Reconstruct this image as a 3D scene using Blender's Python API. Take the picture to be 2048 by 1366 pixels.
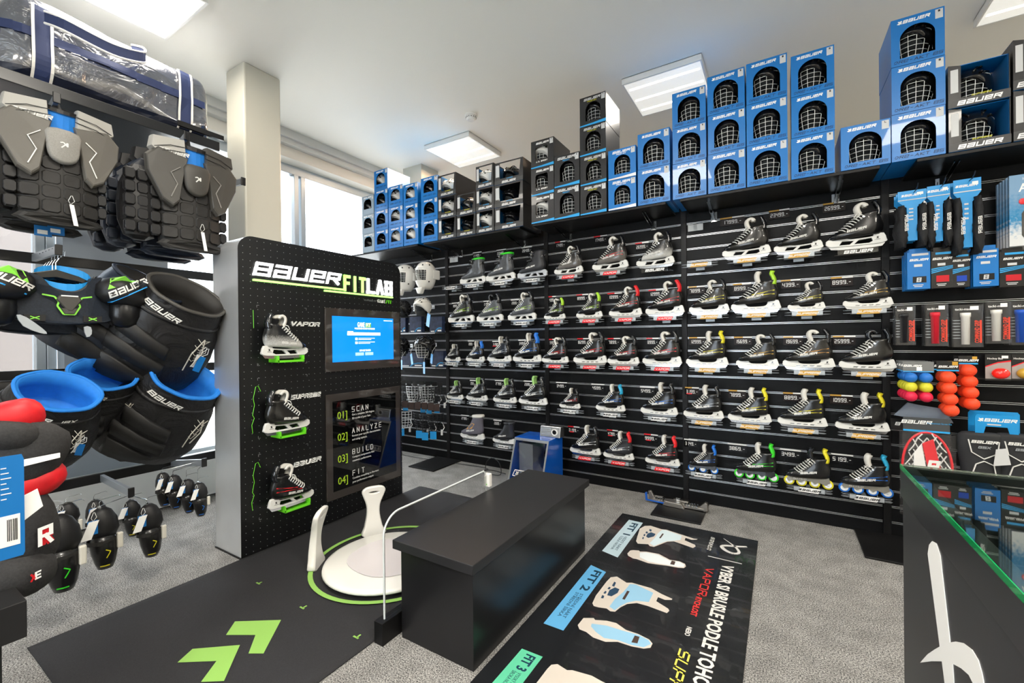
import bpy, bmesh, math, random
from math import pi, sin, cos, radians
from mathutils import Vector, Matrix, Quaternion
from mathutils.bvhtree import BVHTree
random.seed(7)
for o in list(bpy.data.objects): bpy.data.objects.remove(o, do_unlink=True)
S = bpy.context.scene
COL = S.collection
# ------------------------------------------------------------------ camera
CF, YAW, PIT, ROL, HC = 868.0653, radians(31.7195), radians(-0.1317), radians(-0.5908), 1.285
WD = 3.652                                   # distance of the slat wall
_cy, _sy = cos(YAW), sin(YAW)
_fw = Vector((-_sy, _cy, 0)); _rt = Vector((_cy, _sy, 0)); _up = Vector((0, 0, 1))
_f2 = _fw*cos(PIT) + _up*sin(PIT); _u2 = -_fw*sin(PIT) + _up*cos(PIT)
_r3 = _rt*cos(ROL) + _u2*sin(ROL); _u3 = -_rt*sin(ROL) + _u2*cos(ROL)
cam = bpy.data.objects.new('camera', bpy.data.cameras.new('camera')); COL.objects.link(cam)
cam.data.sensor_width = 36; cam.data.lens = CF*36/2048
cam.data.clip_start = 0.02
Mc = Matrix((_r3, _u3, -_f2)).transposed().to_4x4(); Mc.translation = Vector((0, 0, HC))
cam.matrix_world = Mc
S.camera = cam
def ray(px, py): return _f2 + _r3*((px-1024)/CF) + _u3*((683-py)/CF)
def atY(px, py, Y=WD):
    d = ray(px, py); q = d*(Y/d.y); q.z += HC; return q
def atX(px, py, X):
    d = ray(px, py); q = d*(X/d.x); q.z += HC; return q
def atZ(px, py, Z=0.0):
    d = ray(px, py); q = d*((Z-HC)/d.z); q.z += HC; return q
# ------------------------------------------------------------------ view, world, daylight
S.view_settings.view_transform = 'Standard'; S.view_settings.look = 'None'
S.view_settings.gamma = 1; S.view_settings.use_curve_mapping = False
S.view_settings.exposure = 0.50
CEIL = 3.4
wd = bpy.data.worlds.new('sky'); S.world = wd; wd.use_nodes = True
bg = wd.node_tree.nodes['Background']; bg.inputs[0].default_value = (0.80, 0.90, 1.0, 1); bg.inputs[1].default_value = 6.0
def area(name, loc, rot, sx, sy, power, col=(1, 1, 1), spread=180):
    l = bpy.data.lights.new(name, 'AREA'); l.shape = 'RECTANGLE'; l.size = sx; l.size_y = sy
    l.energy = power; l.color = col; l.spread = radians(spread)
    o = bpy.data.objects.new(name, l); COL.objects.link(o); o.location = loc; o.rotation_euler = rot
    return o
sun = bpy.data.lights.new('sun', 'SUN'); sun.energy = 9.0; sun.angle = radians(1.0); sun.color = (1, .95, .88)
so = bpy.data.objects.new('sun', sun); COL.objects.link(so)
so.rotation_euler = Vector((-0.42, 0.30, 0.86)).to_track_quat('Z', 'Y').to_euler()
# ------------------------------------------------------------------ helpers
def lin(h):
    if isinstance(h, str):
        h = h.lstrip('#'); c = [int(h[i:i+2], 16)/255 for i in (0, 2, 4)]
    else: c = h
    return tuple([(x/12.92 if x <= .04045 else ((x+.055)/1.055)**2.4) for x in c]) + (1,)
MATS = {}
def mat(name, col, rough=.5, metal=0., emit=None, es=1., noise=0., nscale=40., bump=0., bscale=200., alpha=1., trans=0., coat=0., spec=.5, ior=1.45):
    if name in MATS: return MATS[name]
    m = bpy.data.materials.new(name); m.use_nodes = True; nt = m.node_tree
    b = nt.nodes['Principled BSDF']; c = lin(col)
    b.inputs['Base Color'].default_value = c; b.inputs['Roughness'].default_value = rough
    b.inputs['Metallic'].default_value = metal; b.inputs['Coat Weight'].default_value = coat
    b.inputs['Specular IOR Level'].default_value = spec; b.inputs['IOR'].default_value = ior
    b.inputs['Transmission Weight'].default_value = trans; b.inputs['Alpha'].default_value = alpha
    if emit: b.inputs['Emission Color'].default_value = lin(emit); b.inputs['Emission Strength'].default_value = es
    tc = None
    if noise or bump:
        tc = nt.nodes.new('ShaderNodeTexCoord')
    if noise:
        n = nt.nodes.new('ShaderNodeTexNoise'); n.inputs['Scale'].default_value = nscale; n.inputs['Detail'].default_value = 4
        nt.links.new(tc.outputs['Object'], n.inputs['Vector'])
        mx = nt.nodes.new('ShaderNodeMapRange'); mx.inputs['From Min'].default_value = .3; mx.inputs['From Max'].default_value = .7
        mx.inputs['To Min'].default_value = 1-noise; mx.inputs['To Max'].default_value = 1+noise
        nt.links.new(n.outputs['Fac'], mx.inputs['Value'])
        vm = nt.nodes.new('ShaderNodeVectorMath'); vm.operation = 'SCALE'; vm.inputs[0].default_value = c[:3]
        nt.links.new(mx.outputs[0], vm.inputs['Scale']); nt.links.new(vm.outputs[0], b.inputs['Base Color'])
    if bump:
        n2 = nt.nodes.new('ShaderNodeTexNoise'); n2.inputs['Scale'].default_value = bscale; n2.inputs['Detail'].default_value = 3
        nt.links.new(tc.outputs['Object'], n2.inputs['Vector'])
        bp = nt.nodes.new('ShaderNodeBump'); bp.inputs['Strength'].default_value = bump; bp.inputs['Distance'].default_value = .01
        nt.links.new(n2.outputs['Fac'], bp.inputs['Height']); nt.links.new(bp.outputs[0], b.inputs['Normal'])
    MATS[name] = m
    return m
class MB:
    def __init__(s): s.v = []; s.f = []; s.mi = []; s.cur = 0
    def add(s, vs, fs):
        n = len(s.v); s.v += [tuple(v) for v in vs]
        for f in fs: s.f.append([i+n for i in f]); s.mi.append(s.cur)
        return s
    def box(s, x0, x1, y0, y1, z0, z1):
        return s.add([(x0,y0,z0),(x1,y0,z0),(x1,y1,z0),(x0,y1,z0),(x0,y0,z1),(x1,y0,z1),(x1,y1,z1),(x0,y1,z1)],
                     [(0,3,2,1),(4,5,6,7),(0,1,5,4),(1,2,6,5),(2,3,7,6),(3,0,4,7)])
    def prism(s, pts, a, b, fn=None):          # pts (u,v) extruded between depth a and b; fn(u,v,w)->xyz, default xz profile along y
        fn = fn or (lambda u, v, w: (u, w, v)); n = len(pts)
        vs = [fn(u, v, a) for u, v in pts] + [fn(u, v, b) for u, v in pts]
        fs = [list(range(n)), list(range(2*n-1, n-1, -1))] + [(i, i+n, (i+1) % n+n, (i+1) % n) for i in range(n)]
        return s.add(vs, fs)
    def tube(s, pts, r, n=6, closed=False, caps=True):
        P = [Vector(p) for p in pts]; N = len(P); rr = r if hasattr(r, '__len__') else [r]*N
        vs = []; prev = None
        for i in range(N):
            if closed: t = P[(i+1) % N]-P[i-1]
            else: t = P[min(i+1, N-1)]-P[max(i-1, 0)]
            t.normalize() if t.length > 1e-9 else None
            if prev is None:
                a = Vector((0, 0, 1)) if abs(t.z) < .9 else Vector((1, 0, 0)); u = t.cross(a).normalized()
            else:
                u = prev - t*prev.dot(t)
                u = u.normalized() if u.length > 1e-6 else prev
            prev = u; w = t.cross(u)
            for k in range(n):
                an = 2*pi*k/n; vs.append(P[i] + (u*cos(an)+w*sin(an))*rr[i])
        fs = []
        for i in range(N if closed else N-1):
            j = (i+1) % N
            for k in range(n): fs.append((i*n+k, i*n+(k+1) % n, j*n+(k+1) % n, j*n+k))
        if caps and not closed: fs += [list(range(n-1, -1, -1)), [(N-1)*n+k for k in range(n)]]
        return s.add(vs, fs)
    def loft(s, rings, cap0=True, cap1=True, closed=True):
        n = len(rings[0]); vs = [p for r in rings for p in r]; fs = []
        for i in range(len(rings)-1):
            for k in range(n if closed else n-1): fs.append((i*n+k, i*n+(k+1) % n, (i+1)*n+(k+1) % n, (i+1)*n+k))
        if cap0: fs.append(list(range(n-1, -1, -1)))
        if cap1: fs.append([(len(rings)-1)*n+k for k in range(n)])
        return s.add(vs, fs)
    def lathe(s, prof, n=16, c=(0, 0, 0), ax='z'):
        rings = []
        for r, h in prof:
            ring = []
            for k in range(n):
                a = 2*pi*k/n; p = (r*cos(a), r*sin(a), h)
                if ax == 'y': p = (p[0], p[2], p[1])
                if ax == 'x': p = (p[2], p[0], p[1])
                ring.append((p[0]+c[0], p[1]+c[1], p[2]+c[2]))
            rings.append(ring)
        return s.loft(rings)
    def ball(s, c, rx, ry=None, rz=None, n=12, m=8):
        ry = ry or rx; rz = rz or rx; rings = []
        for j in range(1, m):
            t = pi*j/m
            rings.append([(c[0]+rx*sin(t)*cos(2*pi*k/n), c[1]+ry*sin(t)*sin(2*pi*k/n), c[2]-rz*cos(t)) for k in range(n)])
        return s.loft(rings)
    def xf(s, M):
        s.v = [tuple(M @ Vector(v)) for v in s.v]; return s
    def mesh(s, name, mats, smooth=False, fix=True):
        me = bpy.data.meshes.new(name); me.from_pydata(s.v, [], s.f)
        if not isinstance(mats, (list, tuple)): mats = [mats]
        for m in mats: me.materials.append(m)
        me.polygons.foreach_set('material_index', s.mi)
        if fix:
            b = bmesh.new(); b.from_mesh(me); bmesh.ops.recalc_face_normals(b, faces=b.faces); b.to_mesh(me); b.free()
        if smooth: me.polygons.foreach_set('use_smooth', [True]*len(me.polygons))
        me.update(); return me
    def build(s, name, mats, parent=None, smooth=False, bevel=0, sub=0, fix=True, seg=2):
        o = bpy.data.objects.new(name, s.mesh(name, mats, smooth, fix)); COL.objects.link(o); o.parent = parent
        if bevel:
            md = o.modifiers.new('b', 'BEVEL'); md.width = bevel; md.segments = seg; md.limit_method = 'ANGLE'; md.angle_limit = radians(40)
        if sub:
            md = o.modifiers.new('s', 'SUBSURF'); md.levels = sub; md.render_levels = sub
        return o
def tag(o, label, cat, group=None, kind=None):
    o['label'] = label; o['category'] = cat
    if group: o['group'] = group
    if kind: o['kind'] = kind
    return o
def struct(o, label, cat):
    o['kind'] = 'structure'; o['label'] = label; o['category'] = cat; return o
def thing(name, loc, label, cat, group=None, rot=(0, 0, 0)):
    o = bpy.data.objects.new(name, None); COL.objects.link(o); o.location = loc; o.rotation_euler = rot
    o.empty_display_size = .05
    return tag(o, label, cat, group)
def inst(name, me, parent, label=None):
    o = bpy.data.objects.new(name, me); COL.objects.link(o); o.parent = parent
    if label: o['label'] = label
    return o
def copy_tree(o, parent=None):
    c = o.copy(); COL.objects.link(c); c.parent = parent
    for ch in list(o.children): copy_tree(ch, c)
    return c
# ---- lettering: a square stroke face used for the wordmarks, price digits and model names
GL = {
'B': [[(0,0),(0,1),(1,1),(1,0),(0,0)], [(0,.5),(1,.5)]], 'a': [[(0,1),(1,1),(1,0),(0,0),(0,.5),(1,.5)]],
'u': [[(0,1),(0,0),(1,0),(1,1)]], 'e': [[(1,0),(0,0),(0,1),(1,1),(1,.5),(0,.5)]],
'R': [[(0,0),(0,1),(1,1),(1,.5),(0,.5)], [(.5,.5),(1,0)]], 'S': [[(1,1),(0,1),(0,.5),(1,.5),(1,0),(0,0)]],
'U': [[(0,1),(0,0),(1,0),(1,1)]], 'P': [[(0,0),(0,1),(1,1),(1,.45),(0,.45)]], 'E': [[(1,1),(0,1),(0,0),(1,0)], [(0,.5),(.9,.5)]],
'M': [[(0,0),(0,1),(1,1),(1,0)], [(.5,1),(.5,0)]], 'V': [[(0,1),(.5,0),(1,1)]], 'A': [[(0,0),(.5,1),(1,0)], [(.25,.35),(.75,.35)]],
'O': [[(0,0),(0,1),(1,1),(1,0),(0,0)]], 'K': [[(0,0),(0,1)], [(1,1),(0,.5),(1,0)]], 'T': [[(0,1),(1,1)], [(.5,1),(.5,0)]],
'-': [[(.2,.5),(.8,.5)]], 'L': [[(0,1),(0,0),(1,0)]], 'I': [[(.5,0),(.5,1)]], 'X': [[(0,0),(1,1)], [(0,1),(1,0)]], 'Y': [[(0,1),(.5,.5),(1,1)], [(.5,.5),(.5,0)]],
'G': [[(1,1),(0,1),(0,0),(1,0),(1,.5),(.5,.5)]], 'H': [[(0,0),(0,1)], [(1,0),(1,1)], [(0,.5),(1,.5)]], 'C': [[(1,1),(0,1),(0,0),(1,0)]], 'D': [[(0,0),(0,1),(.75,1),(1,.75),(1,.25),(.75,0),(0,0)]],
'N': [[(0,0),(0,1),(1,0),(1,1)]], 'F': [[(0,0),(0,1),(1,1)], [(0,.5),(.8,.5)]], 'Z': [[(0,1),(1,1),(0,0),(1,0)]], 'J': [[(1,1),(1,0),(0,0),(0,.3)]],
'0': [[(0,0),(0,1),(1,1),(1,0),(0,0)]], '1': [[(1,0),(1,1)]], '2': [[(0,1),(1,1),(1,.5),(0,.5),(0,0),(1,0)]], '3': [[(0,1),(1,1),(1,0),(0,0)], [(0,.5),(1,.5)]],
'4': [[(0,1),(0,.5),(1,.5)], [(1,1),(1,0)]], '5': [[(1,1),(0,1),(0,.5),(1,.5),(1,0),(0,0)]], '6': [[(1,1),(0,1),(0,0),(1,0),(1,.5),(0,.5)]],
'7': [[(0,1),(1,1),(1,0)]], '8': [[(0,0),(0,1),(1,1),(1,0),(0,0)], [(0,.5),(1,.5)]], '9': [[(0,0),(1,0),(1,1),(0,1),(0,.5),(1,.5)]],
'.': [[(.4,0),(.5,0)]], '&': [[(0,.15),(.9,.75),(.75,1),(.45,.9),(.2,.1),(.5,-.05),(.9,.3)], [(0,1),(.55,.45),(1,.05)]], 'Q': [[(.1,.5),(.3,.95),(.8,.95),(1,.5),(.7,.05),(.2,.1)]],
}
def strokes(text, h, w=.62, th=.16, gap=.24, shear=.25, x0=0, z0=0, centre=False):
    """quads (lists of 4 (x,z)) for text of height h"""
    q = []; x = 0; W = w*h; T = th*h
    for ch in text:
        if ch == ' ': x += W*.7; continue
        g = GL.get(ch) or GL.get(ch.upper()) or []
        cw = W*.25 if ch in '.' else W
        for pl in g:
            for (ax, az), (bx, bz) in zip(pl[:-1], pl[1:]):
                A = Vector((x+T/2+ax*(cw-T), T/2+az*(h-T))); B = Vector((x+T/2+bx*(cw-T), T/2+bz*(h-T)))
                d = B-A
                if d.length < 1e-9: continue
                d.normalize(); n = Vector((-d.y, d.x))*T/2; A2 = A-d*T/2; B2 = B+d*T/2
                q.append([A2-n, B2-n, B2+n, A2+n])
        x += cw + gap*W
    tw = x-gap*W; off = -tw/2 if centre else 0
    return [[(p.x+p.y*shear+x0+off, p.y+z0) for p in qq] for qq in q], tw
def flat(qs, fn=None, t=.0006):
    """quads -> MB of thin raised shapes; fn(u,v,w)->xyz; w=0 at surface, -t outward"""
    m = MB()
    for k, q in enumerate(qs): m.prism(q, 0, -t-.00002*(k % 5), fn)
    return m
def rectq(x0, x1, z0, z1, sh=0): return [(x0, z0), (x1, z0), (x1+sh, z1), (x0+sh, z1)]
def textmesh(s, size, sx=1., bold=0., shear=0., ext=.0004, align='LEFT', key={}):
    k = (s, size, sx, bold, shear, ext, align)
    if k in key: return key[k]
    cu = bpy.data.curves.new('t', 'FONT'); cu.body = s; cu.size = size; cu.offset = bold*size; cu.shear = shear; cu.extrude = ext
    cu.align_x = align; cu.resolution_u = 2; cu.space_line = .95
    ob = bpy.data.objects.new('t', cu); me = bpy.data.meshes.new_from_object(ob); bpy.data.objects.remove(ob)
    me.transform(Matrix.Diagonal((sx, 1, 1, 1)))
    key[k] = me; return me
def text(name, s, size, m, parent, M, sx=1., bold=0., shear=0., ext=.0004, align='LEFT'):
    me = textmesh(s, size, sx, bold, shear, ext, align).copy(); me.materials.clear(); me.materials.append(m)
    me.transform(M); return inst(name, me, parent)
def outline(pts_list, ext, bevel=0., cyc=None):
    """filled 2-D curve with holes -> mesh in xy plane, extruded +-ext along z"""
    cu = bpy.data.curves.new('o', 'CURVE'); cu.dimensions = '2D'; cu.fill_mode = 'BOTH'; cu.extrude = ext; cu.bevel_depth = bevel; cu.bevel_resolution = 1
    for pts in pts_list:
        sp = cu.splines.new('POLY'); sp.points.add(len(pts)-1)
        for i, p in enumerate(pts): sp.points[i].co = (p[0], p[1], 0, 1)
        sp.use_cyclic_u = True
    ob = bpy.data.objects.new('o', cu); me = bpy.data.meshes.new_from_object(ob); bpy.data.objects.remove(ob)
    return me
FRONT = Matrix(((1,0,0,0),(0,0,-1,0),(0,1,0,0),(0,0,0,1)))      # xy plane shape -> xz plane facing -y
def circ(cx, cz, r, n=20, a0=0, a1=2*pi, rz=None):
    rz = rz or r
    return [(cx+r*cos(a0+(a1-a0)*i/(n-(0 if abs(a1-a0-2*pi) < 1e-6 else 1))), cz+rz*sin(a0+(a1-a0)*i/(n-(0 if abs(a1-a0-2*pi) < 1e-6 else 1)))) for i in range(n)]
def smooth_pts(pts, n=4, closed=True):
    out = []; N = len(pts)
    for i in range(N if closed else N-1):
        p0, p1, p2, p3 = pts[(i-1) % N] if closed else pts[max(i-1,0)], pts[i], pts[(i+1) % N], pts[(i+2) % N] if closed else pts[min(i+2,N-1)]
        for k in range(n):
            t = k/n
            out.append(tuple(.5*((2*b)+(-a+c)*t+(2*a-5*b+4*c-d)*t*t+(-a+3*b-3*c+d)*t**3) for a, b, c, d in zip(p0, p1, p2, p3)))
    if not closed: out.append(tuple(pts[-1]))
    return out
def project(me, tree, d=Vector((0, 1, 0)), off=.0012, start=-.5):
    """lay a flat mesh onto a surface along d"""
    for v in me.vertices:
        o = v.co.copy(); o = o + d*(start - o.dot(d)); h = tree.ray_cast(o, d)
        if h[0] is not None: v.co = h[0] - d*(off + (.0004 if False else 0))
    return me
# ------------------------------------------------------------------ materials
M_blk = mat('black_laminate', '#111112', .45, noise=.15, nscale=6, spec=.3)
M_slat = mat('black_slat_board', '#0e0f11', .45, bump=.05, bscale=400, spec=.18)
M_alu = mat('aluminium', '#d8dade', .28, 1.)
M_aluw = mat('satin_aluminium_insert', '#e6e8ea', .30, .85)
M_chrome = mat('chrome', '#dfe3e6', .12, 1.)
M_steel = mat('grey_steel_bracket', '#9aa0a6', .4, .6)
M_white = mat('white_plastic', '#eceae4', .3, coat=.3)
M_blue = mat('box_blue_card', '#0070bd', .36, coat=.2)
M_black = mat('black_plastic', '#101113', .3)
M_dark = mat('dark_fabric', '#17181b', .75, noise=.25, nscale=60, bump=.15, bscale=500)
# ================================================================== ROOM
def carpet():
    m = bpy.data.materials.new('grey_carpet'); m.use_nodes = True; nt = m.node_tree; b = nt.nodes['Principled BSDF']
    tc = nt.nodes.new('ShaderNodeTexCoord')
    n1 = nt.nodes.new('ShaderNodeTexNoise'); n1.inputs['Scale'].default_value = 190; n1.inputs['Detail'].default_value = 3
    n2 = nt.nodes.new('ShaderNodeTexNoise'); n2.inputs['Scale'].default_value = 9; n2.inputs['Detail'].default_value = 5
    mp = nt.nodes.new('ShaderNodeMapping'); mp.inputs['Scale'].default_value = (1, 1, 1)
    nt.links.new(tc.outputs['Object'], mp.inputs[0])
    for n in (n1, n2): nt.links.new(mp.outputs[0], n.inputs['Vector'])
    r1 = nt.nodes.new('ShaderNodeValToRGB'); r1.color_ramp.elements[0].position = .36; r1.color_ramp.elements[0].color = lin('#38383a')
    r1.color_ramp.elements[1].position = .66; r1.color_ramp.elements[1].color = lin('#b4b2ae')
    nt.links.new(n1.outputs['Fac'], r1.inputs[0])
    mr = nt.nodes.new('ShaderNodeMapRange'); mr.inputs['From Min'].default_value = .35; mr.inputs['From Max'].default_value = .65; mr.inputs['To Min'].default_value = .82; mr.inputs['To Max'].default_value = 1.12
    nt.links.new(n2.outputs['Fac'], mr.inputs['Value'])
    vm = nt.nodes.new('ShaderNodeVectorMath'); vm.operation = 'SCALE'; nt.links.new(r1.outputs[0], vm.inputs[0]); nt.links.new(mr.outputs[0], vm.inputs['Scale'])
    nt.links.new(vm.outputs[0], b.inputs['Base Color']); b.inputs['Roughness'].default_value = .95
    bp = nt.nodes.new('ShaderNodeBump'); bp.inputs['Strength'].default_value = .5; bp.inputs['Distance'].default_value = .004
    nt.links.new(n1.outputs['Fac'], bp.inputs['Height']); nt.links.new(bp.outputs[0], b.inputs['Normal'])
    return m
XL, XR, YB, YF = -4.22, 4.6, 5.9, -3.2
M_ceil = mat('satin_ceiling', '#f4f3ec', .5, spec=.08)
M_wall = mat('painted_wall', '#dcdad2', .6)
M_gwall = mat('grey_wall_panel', '#848d96', .5)
M_frame = mat('window_frame_grey', '#b9c3ca', .35, .3)
M_gls = mat('clear_glass', '#ffffff', .0, trans=1., ior=1.45)
struct(MB().box(XL-.2, XR+.2, YF-.2, YB+.2, -.12, 0).build('floor', carpet()), 'mottled grey loop carpet floor', 'floor')
struct(MB().box(XL-.2, XR+.2, YF-.2, YB+.2, CEIL, CEIL+.1).build('ceiling', M_ceil), 'smooth off-white satin ceiling', 'ceiling')
struct(MB().box(XL-.2, XR+.2, YB, YB+.12, 0, CEIL).build('wall_back', M_wall), 'cream wall far behind the skate display', 'wall')
struct(MB().box(XR, XR+.12, YF, YB, 0, CEIL).build('wall_right', M_wall), 'plain cream wall on the right', 'wall')
struct(MB().box(XL-.2, -2.2, YF-.12, YF, 0, CEIL).box(.2, XR+.2, YF-.12, YF, 0, CEIL).box(-2.2, .2, YF-.12, YF, 2.9, CEIL).box(-2.2, .2, YF-.12, YF, 0, .3).build('wall_front', M_wall), 'cream wall with added fill-light opening behind the viewer', 'wall')  # opening added in this unseen wall so sky light reaches ceiling and slatwall
# window wall: header, sill convector, grey panel between glazing
WZ0, WZ1 = .36, 3.16
y_g0 = atX(126, 600, XL).y; y_g1 = atX(338, 800, XL).y; y_l1 = atX(104, 600, XL).y
w = MB().box(XL-.26, XL, YF, YB, WZ1, CEIL).box(XL-.26, XL, YF, YB, 0, .12).box(XL-.26, XL, YF, -1.2, .12, WZ1)
w.box(XL-.26, XL, 4.6, YB, .12, WZ1)
struct(w.build('wall_left', M_wall), 'pale window wall with deep header above the glazing', 'wall')
struct(MB().box(XL-.14, XL+.01, y_g0, y_g1, .12, WZ1).build('wall_left', M_gwall), 'blue-grey wall panel between the windows behind the hanging gear', 'wall')
struct(MB().box(XL-.02, XL+.14, YF, 4.4, .02, .345).box(XL, XL+.15, YF, 4.4, .345, .36).build('baseboard_left', mat('convector_white', '#c9cbc9', .35)), 'white convector box running along the window wall', 'convector')
struct(MB().box(XL, XL+.10, YF, 4.9, 3.32, CEIL).box(XL, XL+.07, YF, 4.9, 3.27, 3.32).build('trim_1', mat('rail_white', '#cfd0cd', .4)), 'curtain rail strip where ceiling meets window wall', 'trim')
def window(n, ya, yb, label, mull):
    fr = MB(); t = .05; x0, x1 = XL-.24, XL-.16
    fr.box(x0, x1, ya, yb, WZ1-.09, WZ1); fr.box(x0, x1, ya, yb, .12, WZ0)
    for y in [ya, yb-t]+mull: fr.box(x0-.01, x1+.01, y, y+t, WZ0, WZ1-.09)
    f = struct(fr.build('window_%d' % n, M_frame, bevel=.004), label, 'window')
    MB().box(XL-.205, XL-.20, ya+.01, yb-.01, WZ0, WZ1-.09).build('window_pane', M_gls, f)
    return f
window(1, -1.2, y_g0, 'grey framed window at far left behind the shoulder pads', [y_l1-.05, -.2])
window(2, y_g1, 4.6, 'tall bright grey framed window behind the kiosk', [atX(586, 450, XL-.18).y, atX(598, 450, XL-.18).y+.01])
f = MB()  # frame and pane of the added fill-light window, out of view
for x in (-2.2, -1.0, .15): f.box(x, x+.05, YF-.09, YF-.03, .3, 2.9)
f.box(-2.2, .2, YF-.09, YF-.03, .3, .35).box(-2.2, .2, YF-.09, YF-.03, 2.85, 2.9)
f = struct(f.build('window_3', M_frame), 'added unseen window behind the viewer, lets in fill light', 'window'); MB().box(-2.2, .2, YF-.065, YF-.06, .35, 2.85).build('window_pane', M_gls, f)
# rendered outbuilding wall seen through the left window
o = MB().box(-6.6, -6.4, -4.5, 2.2, -.5, 3.6).build('building', mat('outside_render', '#8a807a', .9)); tag(o, 'pale rendered outside wall seen through the left window', 'building')
o = MB().box(-14, XL-.25, -12, 14, -.6, -.5).build('pavement', mat('pavement_grey', '#c6c1b8', .9)); tag(o, 'grey pavement outside the windows', 'pavement')
# column
p = [atZ(452, 145, CEIL), atZ(487, 121, CEIL), atZ(563, 158, CEIL)]
cx0, cx1, cy0, cy1 = p[0].x, p[1].x, p[1].y, p[2].y
struct(MB().box(cx0, cx1, cy0, cy1, 0, CEIL).build('wall_column', mat('column_paint', '#c9c7bb', .35), bevel=.012), 'square satin beige column rising behind the kiosk', 'column')
q = atZ(806, 338, CEIL)
struct(MB().box(q.x, q.x+.3, q.y, q.y+.3, 0, CEIL).build('wall_column', mat('column_paint', '#c9c7bb', .35)), 'far square column in the corner behind the helmet boxes', 'column')
# ceiling lamps: (x, y, on)
M_lampb = mat('lamp_body_white', '#e9e9e6', .4)
M_difoff = mat('diffuser', '#f2f1ec', .3, emit='#fffdf4', es=.36)
M_tube = mat('lit_strip', '#ffffff', .3, emit='#fffaf0', es=3.)
def lamp(x0, y0, s, label, warm=1., power=26):
    t = thing('ceiling_panel_light', (x0+s/2, y0+s/2, CEIL), label, 'ceiling light', 'square ceiling panels')
    h = s/2; f = MB(); e = .012
    f.box(-h, h, -h, -h+e, -.05, 0).box(-h, h, h-e, h, -.05, 0).box(-h, -h+e, -h+e, h-e, -.05, 0).box(h-e, h, -h+e, h-e, -.05, 0).box(-h, h, -h, h, -.004, 0)
    f.build('lamp_frame', M_lampb, t)
    MB().box(-h+e, h-e, -h+e, h-e, -.046, -.042).build('diffuser', M_difoff, t)
    for k in (-.5, 0, .5): MB().box(-h+.03, h-.03, k*s*.62-.012, k*s*.62+.012, -.0475, -.046).build('lit_strip', M_tube, t)
    a = area('panel_lamp', (0, 0, -.055), (0, 0, 0), s-.06, s-.06, power, (1, .93*warm, .82*warm**2)); a.parent = t
    return t
lamp(-1.08, 3.485, .60, 'square lit ceiling panel just left of the tall blue box stacks', 1.0, 9)
lamp(-3.25, 3.50, .60, 'square glowing ceiling panel above the white helmet boxes', .72, 42)
lamp(-3.54, .69, .60, 'square ceiling panel at upper left above the kit bag', 1.0, 20)
lamp(1.12, 3.53, .60, 'square ceiling panel cut by the upper right corner', 1.0, 12)
for x, y, n in ((-1.0, .7, 'over the bench'), (1.2, .7, 'over the counter'), (-1, -1.8, 'behind the viewer, left'), (1.2, -1.8, 'behind the viewer, right'), (3.3, .7, 'over the far side of the counter'), (3.3, 3.5, 'beyond the right picture edge')):  # out-of-view panels added to carry the interior fill light
    lamp(x-.3, y-.3, .60, 'added unseen fill-light ceiling panel '+n, 1., 46)
q = atZ(942, 230, CEIL)
t = thing('smoke_detector', (q.x, q.y, CEIL), 'small round white smoke detector on the ceiling', 'smoke detector')
MB().lathe([(.001, 0), (.055, 0), (.055, -.015), (.001, -.016)], 24).build('base', M_lampb, t, smooth=False)
MB().lathe([(.001, -.016), (.045, -.016), (.047, -.035), (.035, -.05), (.001, -.052)], 24).build('sensor_head', M_lampb, t)
mb = MB()
for k in range(14):
    a = 2*pi*k/14; mb.box(.0463*cos(a)-.003, .0463*cos(a)+.003, .0463*sin(a)-.003, .0463*sin(a)+.003, -.034, -.026)
mb.build('vents', M_black, t)
# ================================================================== SLAT WALL
UX = [-3.078, -1.868, -.645, .579, 1.80]
UW = .02
ZS = [2.19-.1*k for k in range(22)]
bays = [(-4.17, UX[0]), (UX[0], UX[1]), (UX[1], UX[2]), (UX[2], UX[3]), (UX[3], UX[4])]
bn = ['left end bay behind the kiosk', 'bay right of the kiosk', 'middle bay', 'bay right of the middle', 'far right accessory bay']
for (a, b), nm in zip(bays, bn):
    t = thing('slatwall_panel', ((a+b)/2, WD, 0), 'black slatwall panel with bright aluminium grooves, ' + nm, 'slatwall', 'slatwall panels')
    h = (b-a)/2-UW-.001
    m = MB(); zz = [0]+ZS[::-1]+[2.29]
    m.box(-h, h, .012, .03, 0, 2.34)
    prev = 0
    for z in ZS[::-1]+[2.345]:
        m.box(-h, h, -.0, .012, prev+(.006 if prev else 0), min(z-.006, 2.34)); prev = z
    m.build('slat_board', M_slat, t)
    g = MB()
    for z in ZS:
        g.box(-h+.002, h-.002, -.003, .011, z-.006, z-.0035).box(-h+.002, h-.002, -.003, .008, z+.0035, z+.006)
    g.build('groove_inserts', M_aluw, t)
for k, x in enumerate(UX):
    t = thing('upright_post', (x, WD, 0), 'black steel upright post between slatwall panels, ' + ['left of the goalie skates', 'left of the red-signed skates', 'between red and gold signed skates', 'right of the gold-signed skates', 'right end'][k], 'upright', 'display uprights')
    MB().box(-UW, UW, -.012, .05, 0, 2.36).build('post', M_blk, t, bevel=.002)
    if k in (0, 2, 3): MB().box(-.17, .17, -.44, -.003, 0, .012).build('foot_plate', M_blk, t, bevel=.003)
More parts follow.
